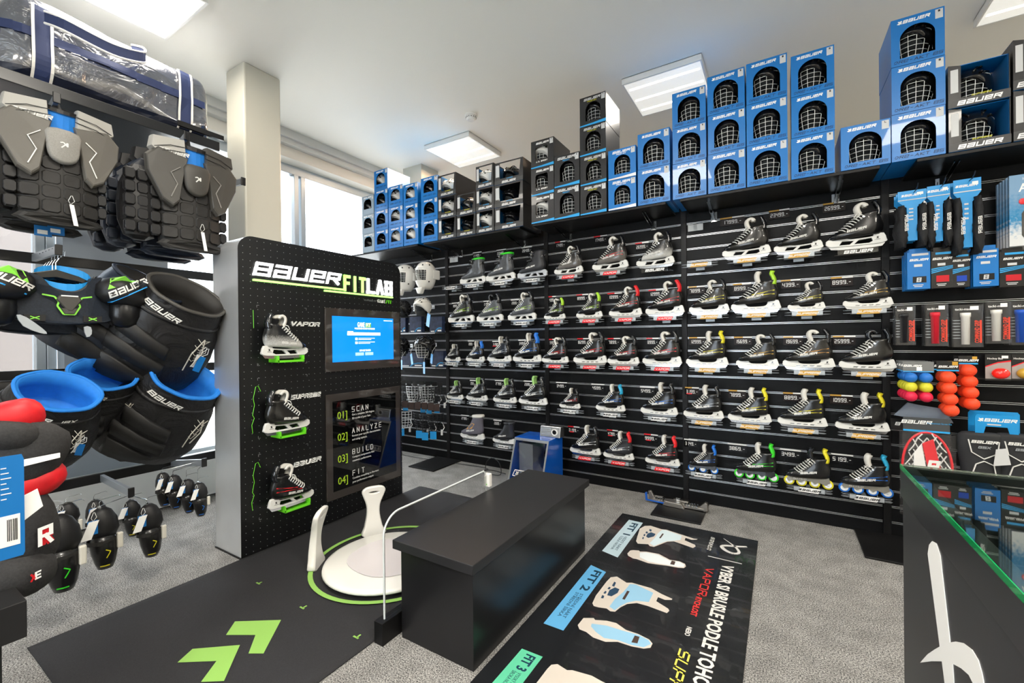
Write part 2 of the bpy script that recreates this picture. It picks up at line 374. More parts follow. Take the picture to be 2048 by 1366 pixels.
# shelves
SZ = 2.262
def bracket(x, y, z, lab):
    t = thing('shelf_bracket', (x, y, z), lab, 'bracket', 'chrome shelf brackets')
    MB().prism([(0, 0), (-.30, 0), (-.31, -.012), (-.02, -.075), (0, -.075)], -.012, -.009, lambda u, v, w: (w, u, v)).prism([(0, 0), (-.30, 0), (-.31, -.012), (-.02, -.075), (0, -.075)], .009, .012, lambda u, v, w: (w, u, v)).build('arm_plates', M_chrome, t)
    MB().box(-.022, .022, -.004, 0, -.085, -.01).box(-.012, .012, -.02, -.004, -.078, -.03).build('wall_plate', M_chrome, t, bevel=.002)
sh = [(-4.17, -3.14, 3.27, 'left end above the goalie masks'), (-3.06, -1.93, 3.27, 'above the goalie skates'), (-1.80, -.70, 3.27, 'above the red-signed skates'), (-.60, .50, 3.27, 'above the gold-signed skates'), (.66, 1.78, 3.27, 'above the accessory packs')]
sh = [(a, b, y, n) for a, b, y, n in sh]
for a, b, y, n in sh:
    o = MB().box(a, b, y, WD-.02, SZ, SZ+.018).build('display_shelf', M_blk, bevel=.002); tag(o, 'long black top shelf, ' + n, 'shelf', 'top shelves')
    for i, f in enumerate((.16, .84)):
        if a < -4 and i == 0: continue
        bracket(a+(b-a)*f, WD-.004, SZ-.001, 'chrome bracket under the top shelf ' + n + (', left one' if i == 0 else ', right one'))
# ================================================================== SKATES
def se_ring(xf, xb, w, z, n=26, ex=.75, taper=.25):
    c = (xf+xb)/2; a = (xb-xf)/2; r = []
    for k in range(n):
        t = 2*pi*k/n; cs, sn = cos(t), sin(t)
        x = c + a*math.copysign(abs(cs)**ex, cs); y = w*math.copysign(abs(sn)**ex, sn)
        u = (x-xf)/(xb-xf) if xb > xf else .5
        y *= 1 - taper*max(0, .35-u)/.35 - .18*max(0, u-.8)/.2
        r.append((x, y, z + x*.075))
    return r
def interp(tab, n):
    out = []
    for i in range(n):
        z = tab[0][0] + (tab[-1][0]-tab[0][0])*i/(n-1)
        for a, b in zip(tab[:-1], tab[1:]):
            if z <= b[0]+1e-9:
                t = (z-a[0])/(b[0]-a[0]); out.append([z]+[a[j]+(b[j]-a[j])*t for j in range(1, len(a))]); break
    return out
BOOT = [(.070,-.118,.118,.036),(.078,-.136,.126,.043),(.092,-.140,.132,.047),(.106,-.128,.136,.047),(.120,-.094,.137,.045),
        (.138,-.064,.135,.043),(.158,-.036,.129,.041),(.178,-.012,.123,.040),(.196,.006,.121,.041),(.210,.014,.126,.040)]
TALL = BOOT[:6]+[(.158,-.044,.130,.044),(.18,-.022,.127,.045),(.205,-.006,.126,.046),(.235,.008,.128,.045),(.262,.016,.130,.044)]
def boot_mb(tab=BOOT, n=14, g=0.):
    m = MB(); rr = [se_ring(f-g, b+g, w+g, z) for z, f, b, w in interp(tab, n)]
    top = rr[-1]; cxx = sum(p[0] for p in top)/len(top); zz = sum(p[2] for p in top)/len(top)
    rr.append([((p[0]-cxx)*.84+cxx, p[1]*.78, p[2]+.001) for p in top])
    rr.append([((p[0]-cxx)*.80+cxx, p[1]*.74, p[2]-.03) for p in top])
    m.loft(rr); return m
MESH = {}
def me_cached(key, fn, mt, smooth=True):
    k = (key, tuple(x.name for x in mt) if isinstance(mt, (list, tuple)) else mt.name)
    if k in MESH: return MESH[k]
    r = fn()
    if isinstance(r, MB): me = r.mesh(key if isinstance(key, str) else key[0], mt, smooth)
    else:
        me = r.copy(); me.materials.clear(); [me.materials.append(x) for x in (mt if isinstance(mt, (list, tuple)) else [mt])]
    MESH[k] = me; return me
def tree_of(mb):
    return BVHTree.FromPolygons([Vector(v) for v in mb.v], [list(f) for f in mb.f])
T_BOOT = tree_of(boot_mb()); T_TALL = tree_of(boot_mb(TALL))
def cap_mesh():
    m = boot_mb(BOOT, 14, .0018); me = m.mesh('toe_cap', [], True)
    b = bmesh.new(); b.from_mesh(me)
    bmesh.ops.bisect_plane(b, geom=b.verts[:]+b.edges[:]+b.faces[:], plane_co=(-.092, 0, .1), plane_no=(1, 0, -.35), clear_outer=True)
    bmesh.ops.bisect_plane(b, geom=b.verts[:]+b.edges[:]+b.faces[:], plane_co=(-.092, 0, .128), plane_no=(0, 0, 1), clear_outer=True)
    b.to_mesh(me); b.free(); me.polygons.foreach_set('use_smooth', [True]*len(me.polygons)); return me
HA = [[(-.139,.066),(-.147,.050),(-.148,.034),(-.135,.018),(-.11,.010),(0,.006),(.11,.009),(.135,.016),(.149,.026),(.146,.044),(.136,.078),(.125,.082),(.078,.079),(.072,.060),(.058,.047),(.03,.042),(-.03,.042),(-.052,.050),(-.066,.068),(-.08,.070)]] + \
     [[(x,.014),(x+.030,.014),(x+.037,.025),(x+.007,.025)] for x in (-.078,-.038,.002,.042)]
HB = [[(-.139,.066),(-.149,.050),(-.149,.034),(-.135,.016),(-.11,.009),(0,.006),(.11,.009),(.135,.016),(.149,.028),(.146,.046),(.134,.080),(.09,.080),(.085,.066),(.05,.062),(-.02,.060),(-.06,.068)],
      [(-.088,.020),(-.030,.020),(-.002,.053),(-.068,.055)], [(-.014,.020),(.064,.020),(.086,.038),(.078,.060),(.014,.054)]]
HG = [[(-.142,.068),(-.152,.040),(-.15,.012),(-.11,.004),(.11,.004),(.15,.012),(.150,.040),(.138,.080),(0,.074)],
      [(-.09,.022),(-.03,.022),(-.005,.056),(-.06,.056)], [(-.015,.022),(.06,.022),(.045,.056),(.015,.056)], [(.075,.022),(.125,.022),(.11,.056),(.06,.056)]]
BL = [(-.138,.024),(-.124,.006),(-.08,.001),(0,0),(.08,.001),(.128,.005),(.142,.024),(.12,.03),(-.12,.03)]
def fade_mat(name, top, bot, z0=.08, z1=.15):
    if name in MATS: return MATS[name]
    m = mat(name, top, .28, coat=.4); nt = m.node_tree; b = nt.nodes['Principled BSDF']
    tc = nt.nodes.new('ShaderNodeTexCoord'); sp = nt.nodes.new('ShaderNodeSeparateXYZ'); mr = nt.nodes.new('ShaderNodeMapRange')
    nz = nt.nodes.new('ShaderNodeTexNoise'); nz.inputs['Scale'].default_value = 160
    ad = nt.nodes.new('ShaderNodeMath'); ad.operation = 'MULTIPLY_ADD'; ad.inputs[1].default_value = .05
    mr.inputs['From Min'].default_value = z0+.025; mr.inputs['From Max'].default_value = z1+.025
    mx = nt.nodes.new('ShaderNodeMix'); mx.data_type = 'RGBA'; mx.inputs[6].default_value = lin(bot); mx.inputs[7].default_value = lin(top)
    nt.links.new(tc.outputs['Object'], sp.inputs[0]); nt.links.new(tc.outputs['Object'], nz.inputs['Vector'])
    nt.links.new(nz.outputs['Fac'], ad.inputs[0]); nt.links.new(sp.outputs['Z'], ad.inputs[2])
    nt.links.new(ad.outputs[0], mr.inputs['Value']); nt.links.new(mr.outputs[0], mx.inputs[0]); nt.links.new(mx.outputs[2], b.inputs['Base Color'])
    return m
def stripes(accent):
    pts = []
    for k in range(2):
        z = .118+.016*k; pts.append([(-.05+.03*k, z-.012), (.06, z+.002), (.115, z+.004+.01*k), (.112, z+.009+.01*k), (.055, z+.006), (-.05+.03*k, z-.008)])
    return pts
def proj_quads(quads, tree, t=.0012, sub=3):
    """subdivided flat shapes laid on the visible side (-y) of a boot"""
    m = MB()
    for q in quads:
        b = bmesh.new(); vs = [b.verts.new((u, -.3, v)) for u, v in q]; b.faces.new(vs)
        if sub: bmesh.ops.subdivide_edges(b, edges=b.edges[:], cuts=sub, use_grid_fill=True)
        b.verts.index_update(); pts = []
        for v in b.verts:
            h = tree.ray_cast(v.co, Vector((0, 1, 0))); pts.append((v.co.x, (h[0].y if h[0] is not None and h[0].y < .01 else -.03)-t, v.co.z))
        m.add(pts, [[v.index for v in f.verts] for f in b.faces]); b.free()
    return m
M_lace = mat('white_lace', '#dededa', .8); M_lime = mat('lime_felt', '#9fd07a', .7); M_felt = mat('white_felt', '#d6d4cd', .85)
M_holder = mat('white_blade_holder', '#dcdcd8', .3, coat=.3); M_run = mat('polished_runner', '#c9cdd2', .15, 1.)
M_cap = mat('toe_cap_gloss', '#15181d', .18, coat=.6)
BOOTM = {'black': mat('boot_black', '#0d0e10', .3, noise=.3, nscale=50, coat=.3), 'carbon': mat('boot_carbon', '#151514', .3, noise=.5, nscale=90, coat=.5),
 'grey': mat('boot_grey', '#45484c', .35, noise=.2, coat=.3), 'fade': None, 'charcoal': mat('boot_charcoal', '#26272b', .45), 'tan': mat('boot_slate', '#5c5a64', .6)}
ACC = {'red': '#d8232a', 'yellow': '#d9cf2c', 'lime': '#a7d83a', 'blue': '#1f6fd0', 'gold': '#c9a03a', 'white': '#e6e6e6', 'green': '#39d02e', 'cyan': '#2aa3cf', 'orange': '#c08a3c', 'silver': '#b9bdc2'}
def acc(c): return mat('accent_'+c, ACC[c], .35)
def laces(tall=False):
    m = MB(); n = 8
    for i in range(n):
        u = i/(n-1); x = -.082+.092*u; z = .118+.082*u + x*.03
        w = .030
        m.tube([(x+.030, -w-.009, z-.010), (x+.014, -w-.004, z+.002), (x+.002, -w*.5, z+.008), (x-.002, 0, z+.010), (x+.004, w*.5, z+.008), (x+.016, w+.004, z)], .0030, 5)
    m.tube([(.012, -.030, .212), (.0, -.04, .206), (-.012, -.036, .186), (.0, -.038, .180), (.012, -.036, .196)], .0025, 5)
    return m
def plate(pts, w0, w1, t, n=5, cup=.0):
    """bent plate: centre line pts (x,z), half width from w0 to w1, thickness t, cup bends edges along -x..."""
    m = MB(); N = len(pts); rings = []
    for i, (x, z) in enumerate(pts):
        u = i/(N-1); w = w0+(w1-w0)*u
        if i == N-1: w *= .72
        a = pts[max(i-1, 0)]; b = pts[min(i+1, N-1)]; d = Vector((b[0]-a[0], b[1]-a[1])).normalized(); nx, nz = -d.y, d.x
        r = []
        for k in range(n+1):
            s = -1+2*k/n; r.append((x+nx*t/2+cup*s*s, s*w, z+nz*t/2))
        for k in range(n, -1, -1):
            s = -1+2*k/n; r.append((x-nx*t/2+cup*s*s, s*w, z-nz*t/2))
        rings.append(r)
    return m.loft(rings)
TONG = smooth_pts([(.026,.17),(.012,.20),(-.002,.235),(.0,.258),(.016,.270),(.034,.262),(.040,.252)], 3, False)
TONG2 = smooth_pts([(.026,.17),(.014,.20),(.004,.235),(.004,.262),(.012,.276),(.014,.282)], 3, False)
TEND = smooth_pts([(.118,.19),(.122,.215),(.120,.24),(.110,.262),(.098,.283)], 3, False)
TENDY = smooth_pts([(.118,.19),(.120,.22),(.112,.245),(.104,.262),(.112,.284)], 3, False)
def wheel(name, r, m_rim, m_tyre, parent, x, z):
    w = MB(); w.cur = 0
    w.lathe([(r*.62, -.011), (r*.8, -.012), (r*.96, -.008), (r, 0), (r*.96, .008), (r*.8, .012), (r*.62, .011)], 20, (x, 0, z), 'y')
    h = MB()
    for k in range(5):
        a = 2*pi*k/5; h.tube([(x, -.009, z), (x+r*.62*cos(a), -.009, z+r*.62*sin(a))], .0035, 5)
    h.lathe([(.001, -.013), (r*.25, -.013), (r*.25, .013), (.001, .013)], 10, (x, 0, z), 'y')
    h.lathe([(r*.55, -.0125), (r*.66, -.0125), (r*.66, .0125), (r*.55, .0125)], 20, (x, 0, z), 'y')
    a = w.build(name, m_tyre, parent, True); inst('hub', h.mesh('hub', m_rim, True), a)
    return a
for H_ in (HA, HB, HG):
    H_[0] = [(x, z if z > .045 else .045-(.045-z)*.62) for x, z in H_[0]]
HA[1:] = [[(x, z+.010) for x, z in p] for p in HA[1:]]
for H_ in (HB, HG): H_[1:] = [[(x, max(z, .026)) for x, z in p] for p in H_[1:]]
def skate(label, loc, L=.30, kind='A', boot='black', accent=None, tongue='white', tendon='black', tip='curl', logo=True, hz=1., rot=0., group='skates on the slatwall stands', flip=False, wheels='blue', frame='black', strap=None, holder=None, mirror=False):
    t = thing('ice_skate' if kind != 'W' else 'inline_skate', loc, label, 'skate', group, rot=(0, 0, pi if flip else rot))
    s = L/.30; t.scale = (s, -s if mirror else s, s*hz)
    if boot == 'fade': bm = fade_mat('boot_fade', '#17181a', '#c8c8c4')
    elif boot == 'fade2': bm = fade_mat('boot_fade_grey', '#1a1b1c', '#6f6b66', .07, .16)
    else: bm = BOOTM[boot]
    tall = kind in ('K', 'O')
    tab = TALL if tall else BOOT; tr = T_TALL if tall else T_BOOT
    dz = Vector((0, 0, .0))
    b = inst('boot', me_cached('boot_tall' if tall else 'boot', lambda: boot_mb(tab), bm), t)
    c = inst('toe_cap', me_cached('toe_cap', cap_mesh, M_cap if not tall else bm), t)
    if kind != 'O':
        am = acc(tendon) if tendon in ACC else M_cap
        inst('tendon_guard', me_cached('tendon_'+('y' if tip == 'curl' else 's'), lambda: plate(TEND if tip == 'curl' else TENDY, .034, .020, .013, cup=-.014), am), t)
    tm = {'white': M_felt, 'lime': M_lime, 'black': M_cap, 'green': acc('green'), 'blue': acc('cyan')}[tongue]
    if kind == 'K':
        inst('tongue', me_cached('tongue_k', lambda: plate([(-.004,.2),(-.008,.24),(-.004,.268)], .03, .024, .010, cup=.01), tm), t)
        m = MB()
        for x, z in ((-.028, .175), (-.01, .215), (.0, .245)):
            m.box(x-.004, x+.05, -.052, -.044, z-.006, z+.006); m.lathe([(.001, -.058), (.008, -.058), (.008, -.05), (.001, -.05)], 8, (x+.03, 0, z), 'y')
        inst('buckles', me_cached('buckles', lambda: m, M_cap), t)
        if strap: inst('strap', me_cached('strapk', lambda: MB().loft([[(p[0], p[1]*1.04, p[2]) for p in se_ring(.002, .134, .049, z)] for z in (.244, .262)]), acc(strap)), t)
    elif kind == 'O':
        inst('lining_cuff', me_cached('cuff', lambda: MB().loft([se_ring(.004+g, .138-g, .05-g, z) for z, g in ((.25, .004), (.258, -.002), (.272, -.002), (.28, .006))]), M_felt if accent else BOOTM['charcoal']), t)
    else:
        inst('tongue', me_cached('tongue_'+tip, lambda: plate(TONG if tip == 'curl' else TONG2, .026, .032, .017 if tip == 'curl' else .020, cup=.014), tm), t)
        inst('laces', me_cached('laces', laces, M_lace), t)
        inst('eyelet_row', me_cached('eyelets', lambda: proj_quads([[(-.058+.1*u, .112+.086*u), (-.050+.1*u, .106+.086*u), (-.044+.1*u, .112+.086*u), (-.052+.1*u, .118+.086*u)] for u in [i/8 for i in range(8)]], T_BOOT, .001, 0), M_run), t)
    if accent:
        if kind == 'O': q = [[(-.06, .12), (.02, .135), (.06, .19), (.03, .2), (-.03, .16)]]
        elif kind == 'K': q = [[(.0, .10), (.10, .11), (.11, .16), (.06, .15)]]
        else: q = stripes(accent)
        inst('side_accent', me_cached('accent_'+('o' if kind == 'O' else 'k' if kind == 'K' else 's'), lambda: proj_quads(q, tr), acc(accent)), t)
    if logo:
        def lg():
            qs, w = strokes('BaueR', .015, w=1.15, th=.24, gap=.16, shear=.3)
            A = .16
            if mirror: A = -.12; qs = [[(.046-p[0]*cos(A)-p[1]*sin(A), .108+p[0]*sin(A)+p[1]*cos(A)-.012) for p in qq] for qq in qs]
            else: qs = [[(-.048+p[0]*cos(A)-p[1]*sin(A), .098+p[0]*sin(A)+p[1]*cos(A)) for p in qq] for qq in qs]
            return proj_quads(qs, tr, .0018, 0)
        inst('brand_lettering', me_cached('boot_logo'+('t' if tall else '')+('m' if mirror else ''), lg, M_lace), t)
    if kind == 'W':
        fm = {'black': M_cap, 'silver': mat('inline_chassis_silver', '#a7a59c', .3, .7)}[frame]
        fr = [(-.12,.072),(-.13,.05),(-.118,.032),(-.07,.045),(-.05,.03),(-.02,.045),(.02,.045),(.04,.03),(.06,.045),(.10,.03),(.128,.05),(.122,.082),(0,.076)]
        inst('chassis', me_cached('chassis', lambda: MB().prism(fr, -.017, -.013).prism(fr, .013, .017).box(-.1, .11, -.02, .02, .066, .078), fm, False), t)
        R = .034
        for x in ((-.115, -.04, .038, .115) if wheels != 'blue3' else (-.105, .0, .105)):
            wheel('wheel', R if wheels != 'blue3' else .036, mat('wheel_hub', '#dfe3e6', .3), acc({'blue': 'blue', 'blue3': 'blue', 'green': 'green', 'yellow': 'yellow'}[wheels]), t, x, .034)
        if wheels in ('yellow', 'blue'):
            qs, w = strokes('HI-LO', .012, w=1.1, th=.22, gap=.2, shear=.25, x0=-.09, z0=.05)
            inst('frame_lettering', me_cached('hilo', lambda: flat(qs, lambda u, v, w_: (u, -.0175+w_, v)), M_lace, False), t)
    else:
        H = {'A': HA, 'B': HB, 'G': HG, 'K': HG, 'O': HA}[kind]
        hm = M_holder if holder is None else acc(holder)
        def hold():
            me = outline([smooth_pts(H[0], 2)]+H[1:], .0095, .002); me.transform(FRONT); return me
        inst('blade_holder', me_cached('holder_'+kind, hold, hm, False), t)
        inst('runner', me_cached('runner', lambda: MB().prism(BL, -.0018, .0018), M_run, False), t)
        if kind in 'AB':
            inst('holder_mark', me_cached('hmark', lambda: flat([[(.098,.05),(.104,.05),(.112,.062),(.108,.064)],[(.112,.05),(.108,.05),(.100,.062),(.104,.064)],[(.09,.043),(.118,.044),(.118,.046),(.09,.045)]], lambda u, v, w_: (u, -.0118+w_, v)), M_cap, False), t)
    return t
# ---- stands
M_gold = mat('sign_gold', '#c99a35', .4); M_red = mat('sign_red', '#e0202c', .35); M_signw = mat('sign_white', '#f1f1ef', .4); M_gplate = mat('stand_plate_grey', '#aab0b5', .4, .3)
M_clear = mat('clear_acrylic', '#ffffff', .02, trans=1., ior=1.49)
SIGN = {'g': (M_gold, 'SUPReMe', M_signw, 'gold'), 'r': (M_red, 'VAPOR', M_signw, 'red'), 'w': (M_signw, '&BaueR', M_black, 'white')}
def stand_base():
    m = MB(); m.box(-.085, .085, -.175, -.172, -.014, .014); m.box(-.085, .085, -.175, -.11, -.014, -.011)
    return m
def stand(label, x, z, kind='g', w=1.):
    t = thing('skate_stand', (x, WD, z), label, 'skate stand', 'metal skate stands on the slatwall')
    if kind == 'a':
        inst('acrylic_tray', me_cached('acr', lambda: MB().box(-.10, .10, -.20, -.01, -.002, .002).box(-.10, .10, -.203, -.199, -.028, .002), M_clear, False), t)
        qs, _ = strokes('BaueR', .020, w=1.25, th=.24, gap=.16, shear=.3, centre=True, z0=-.024)
        inst('brand_lettering', me_cached('acrl', lambda: flat(qs, lambda u, v, w_: (u, -.204+w_, v)), M_signw, False), t)
        return t
    inst('plate', me_cached('st_plate', stand_base, M_gplate, False), t)
    def loops():
        m = MB()
        for sx in (-1, 1):
            for zz in (.009, -.009):
                m.tube([(sx*.08, -.171, zz), (sx*.118, -.168, zz), (sx*.126, -.155, zz), (sx*.118, -.140, zz), (sx*.06, -.140, zz)], .002, 5)
            m.tube([(sx*.055, -.150, -.011), (sx*.055, -.150, .03)], .0018, 5)
        m.tube([(-.118, -.150, -.009), (.118, -.150, -.009)], .002, 5)
        return m
    inst('wire_loops', me_cached('st_loops', loops, M_steel), t)
    inst('wall_arm', me_cached('st_arm', lambda: MB().box(-.012, .012, -.14, -.004, -.018, -.012).box(-.03, .03, -.118, -.112, -.034, -.012), M_gplate, False), t)
    sm, word, lm, _ = SIGN[kind]
    sg = inst('name_sign', me_cached('st_sign'+kind, lambda: MB().prism([(-.062, -.016), (.050, -.016), (.062, .013), (-.050, .013)], -.179, -.1755), sm, False), t)
    qs, tw = strokes(word, .014, w=1.25 if kind != 'g' else 1.05, th=.17 if kind != 'w' else .24, gap=.18, shear=.35, centre=True, z0=-.008)
    inst('lettering', me_cached('st_txt'+kind, lambda: flat(qs, lambda u, v, w_: (u, -.1795+w_, v)), lm, False), sg)
    return t
M_tagp = mat('price_display', '#131417', .35, spec=.2); M_tagr = mat('display_brown_glass', '#1e1513', .35, spec=.2); M_digit = mat('segment_digits', '#f4f4f2', .5)
def price(label, a, b, val, head='g', two=False):
    """a,b pixel corners of the display"""
    A = atY(a[0], a[1], WD-.012); B = atY(b[0], b[1], WD-.012)
    wv = B.x-A.x; x = (A.x+B.x)/2; zc = (A.z+B.z)/2; h = .052
    t = thing('price_tag', (x, WD-.006, zc), label, 'price tag', 'digital price tags on the slatwall')
    p = MB().box(-wv/2, wv/2, -.006, -.001, -h/2, h/2).build('display', M_tagp if head != 'g' else M_tagr, t)
    hd = {'g': M_gold, 'r': M_red, 'w': M_signw}[head]
    MB().box(-wv/2, 0, -.008, -.002, h/2+.001, h/2+.010).build('header_strip', hd, t); MB().box(.0005, wv/2, -.008, -.002, h/2+.001, h/2+.010).build('header_strip', M_signw, t)
    sz = .026; qs, tw = strokes(val, sz, w=.58, th=.12, gap=.34, shear=0, centre=True, z0=-sz/2)
    k = min(1, (wv-.018)/tw); qs = [[(p_[0]*k, p_[1]) for p_ in q] for q in qs]
    flat(qs, lambda u, v, w_: (u, -.0062+w_, v)).build('digits', M_digit, t)
    if two: MB().box(-.04, 0, -.0075, -.0062, -.020, -.012).build('promo_strip', M_red, t)
    return t
def fin(n): return ['leftmost', 'second from left', 'third from left', 'rightmost'][n]
ROWZ = [1.835, 1.445, 1.052, .662, .272]
RN = ['top', 'second', 'third', 'fourth', 'bottom']
PL = WD-.155
# (x0, x1, sign kind, look, opts, price, price px box)
D3 = [[(1360,1441,'g',None,None,None,None),
  (1446,1543,'g','carbon black hockey skate with white curled tongue',dict(kind='B',boot='carbon'),'17999.-',((1440,434.7),(1489,452))),
  (1549,1647.5,'g','black hockey skate with angular white holder',dict(kind='B',boot='black'),'23499.-',((1538,421),(1579,438))),
  (1653,1775,'a','large black hockey skate on a clear tray',dict(kind='B',boot='black'),'26999.-',((1646,405),(1691,426)))],
 [(1378,1459,'g','black hockey skate with thin yellow lines',dict(kind='A',boot='carbon',accent='yellow'),'7899.-',((1377,574),(1410,589))),
  (1462,1562,'g','tall carbon hockey skate with yellow lines',dict(kind='A',boot='carbon',accent='yellow',tendon='lime',tip='y'),'8999.-',((1466,568.6),(1502,585))),
  (1575,1651,'g','small junior hockey skate with yellow flashes',dict(kind='A',boot='carbon',accent='yellow'),'4399.-',((1561.6,560),(1601,579))),
  (1685.5,1787,'g','black hockey skate with crossed laces and yellow edge',dict(kind='A',boot='carbon',accent='gold'),'8999.-',((1661.6,555),(1706,574)))],
 [(1371,1456,'g','black hockey skate with yellow collar lining',dict(kind='A',boot='black',accent='yellow',tendon='yellow',tip='y'),'12999.-',((1378,676),(1411,691))),
  (1471,1557,'g','black hockey skate with gold stripes',dict(kind='A',boot='black',accent='gold'),'15699.-',((1468,675),(1504,691))),
  (1564,1669.6,'g','large black hockey skate with orange-gold stripes',dict(kind='A',boot='carbon',accent='orange'),'19699.-',((1566.6,675),(1606,691))),
  (1676.5,1792,'g','glossy carbon hockey skate with black tongue',dict(kind='A',boot='carbon',tongue='black'),'25999.-',((1665.6,674),(1711,691)))],
 [(1365,1446,'g','black hockey skate with straight white tongue',dict(kind='A',boot='black',accent='silver',tip='s'),'3199.-',((1370,778),(1398,789))),
  (1453.5,1541.5,'g','black hockey skate with yellow heel panel',dict(kind='A',boot='black',accent='yellow',tendon='yellow',tip='s'),'7899.-',((1457,782),(1492,798))),
  (1553,1653.5,'g','black hockey skate with bright yellow tendon guard',dict(kind='A',boot='black',accent='yellow',tendon='yellow',tip='s'),'8899.-',((1566,787),(1606,804))),
  (1668,1778,'g','large black hockey skate with yellow heel flap',dict(kind='A',boot='black',tendon='yellow',tip='s'),'10999.-',((1660,791),(1705.5,810)))],
 [(1371,1435.6,'w','small black inline skate on three blue wheels',dict(kind='W',accent='blue',wheels='blue3',tendon='blue',tip='s'),'3149.-',((1368,881),(1395,894))),
  (1464.6,1555,'w','bright green inline skate on green wheels',dict(kind='W',boot='black',accent='green',wheels='green',tendon='green',tip='s'),'3869.-',((1455.6,889.6),(1493,905))),
  (1564,1665,'w','black inline skate with yellow wheels and silver frame',dict(kind='W',wheels='yellow',tendon='yellow',tongue='black',frame='silver',tip='s'),'3499.-',((1560,900),(1602,918))),
  (1673,1785,'w','black inline skate with blue wheels and silver frame',dict(kind='W',accent='blue',wheels='blue',tendon='cyan',frame='silver',tip='s'),'5199.-',((1662,910),(1706.5,928)))]]
D2 = [[(1109.7,1166.8,'r','hockey skate with silver fade and red collar',dict(kind='B',boot='fade2',accent=None,tendon='black'),'17499.-',((1110,484),(1131,497))),
  (1186,1257.5,'r','silver-fade hockey skate with red ankle patch',dict(kind='B',boot='fade2',accent='red'),'17499.-',((1187.6,472),(1214,487))),
  (1274,1350,'a','black and silver fade hockey skate on clear tray',dict(kind='B',boot='fade'),'26999.-',((1270.6,487),(1297.5,500)))],
 [(1088,1130.5,'r','small junior skate with yellow-green trim',dict(kind='A',accent='lime',tendon='lime'),'4399.-',((1097,594),(1112,606))),
  (1152.5,1204.8,'r','black skate with yellow-green side panel',dict(kind='A',accent='lime',tendon='lime'),'8999.-',((1153,590),(1176.6,603))),
  (1218,1284,'r','black skate with red collar and red line',dict(kind='A',accent='red',tendon='red'),'10999.-',((1215,587),(1243.6,601))),
  (1291,1369,'r','large black skate with red collar and red line',dict(kind='A',accent='red',tendon='red'),'12999.-',((1297,581),(1327,595)))],
 [(1083,1136,'r','small black skate with red toe stripe',dict(kind='A',accent='red'),'5499.-',((1098,679),(1112,692))),
  (1146,1213,'r','black skate with red stripe',dict(kind='A',accent='red'),'8299.-',((1154.7,679),(1178,690))),
  (1214,1277.7,'r','black skate with narrow red stripe',dict(kind='A',accent='red'),'7899.-',((1215,678),(1240,691))),
  (1284,1363,'r','large black skate with red side stripe',dict(kind='A',boot='carbon',accent='red'),'8999.-',((1293,678),(1317,691)))],
 [(1117,1158.6,'w','small junior skate with red collar lines',dict(kind='A',accent='red',tip='s'),'3499.-',((1112,767),(1134,777))),
  (1190,1248.7,'w','black skate with blue side panel',dict(kind='A',accent='blue',tendon='cyan',tip='s'),'4599.-',((1183,770),(1209,782))),
  (1279.4,1354,'w','large black skate with long blue panel',dict(kind='A',accent='blue',tip='s'),'5499.-',((1280,776),(1309.5,788)))],
 [(1137.5,1198.6,'r','black skate with white zigzag line',dict(kind='A',accent='white',tip='s'),'3199.-',((1136,855),(1159,866))),
  (1204,1265,'r','black and grey skate with red lined collar',dict(kind='A',boot='charcoal',accent='silver',tendon='red',tip='s'),'4799.-',((1214,863),(1236,873))),
  (1287.6,1357,'r','matt black skate with bright red collar',dict(kind='A',accent='red',tendon='red',tip='s'),'9999.-',((1288,870),(1316,884)))]]
D1 = [[(881,927.5,'w',None,None,None,None),
  (922,971,'w','grey shell goalie skate with green strap',dict(kind='K',boot='grey',strap='green',logo=False),'21499.-',((946,506),(963,516))),
  (974,1030,'w','grey buckled goalie skate with green cuff',dict(kind='K',boot='grey',strap='green'),'22499.-',((993,501),(1012,511))),
  (1037,1094,'w','dark grey buckled goalie skate without green',dict(kind='K',boot='charcoal',holder='silver'),'28499.-',((1043,496),(1064,506)))],
 [(897.7,947,'w','goalie skate with lime heel and white tongue',dict(kind='G',boot='black',accent='lime'),'1899.-',((904,607),(918,617))),
  (954.6,1005,'w','silver goalie skate with lime heel and black tongue',dict(kind='G',boot='grey',accent='lime',tongue='black'),'2199.-',((967,604),(980,613))),
  (1017,1071,'w','silver-grey goalie skate with tall white tongue',dict(kind='G',boot='grey',accent='lime'),'2359.-',((1022,601),(1038,611)))],
 [(889,919,'w','tiny youth skate with pale tongue',dict(kind='A',accent='silver',tip='s'),None,None),
  (931,968,'w','small skate with blue inner collar',dict(kind='A',accent='blue',tendon='blue',tip='s'),'2899.-',((936,683),(948,693))),
  (974,1021.6,'w','medium black skate with grey lines',dict(kind='A',accent='silver',tip='s'),'3199.-',((985,684),(999,694))),
  (1025,1082,'w','large black skate with blue collar edge',dict(kind='A',accent='blue',tendon='blue',tip='s'),'3499.-',((1037,682),(1052,692)))],
 [(891.7,924,'w','tiny youth skate with lime tongue',dict(kind='A',tongue='lime',tip='s',accent='silver'),None,None),
  (931,972.5,'w','small skate with lime tongue',dict(kind='A',tongue='lime',tip='s',accent='silver'),'2599.-',((940,762),(951,772))),
  (984.8,1031,'w','medium skate with wide lime tongue',dict(kind='A',tongue='lime',tip='s',accent='silver'),'2799.-',((990,762),(1008,773))),
  (1036,1092.6,'w','large skate with lime tongue',dict(kind='A',tongue='lime',tip='s',accent='silver'),'2399.-',((1047.6,764),(1065,774)))],
 [(918.7,966,'w','slate leisure skate with tan side and white cuff',dict(kind='O',boot='tan',accent='orange'),'2799.-',((922,832),(938,842))),
  (983,1027.6,'w','plain charcoal leisure skate with high cuff',dict(kind='O',boot='charcoal'),'2699.-',((987,842),(1003,852)))]]
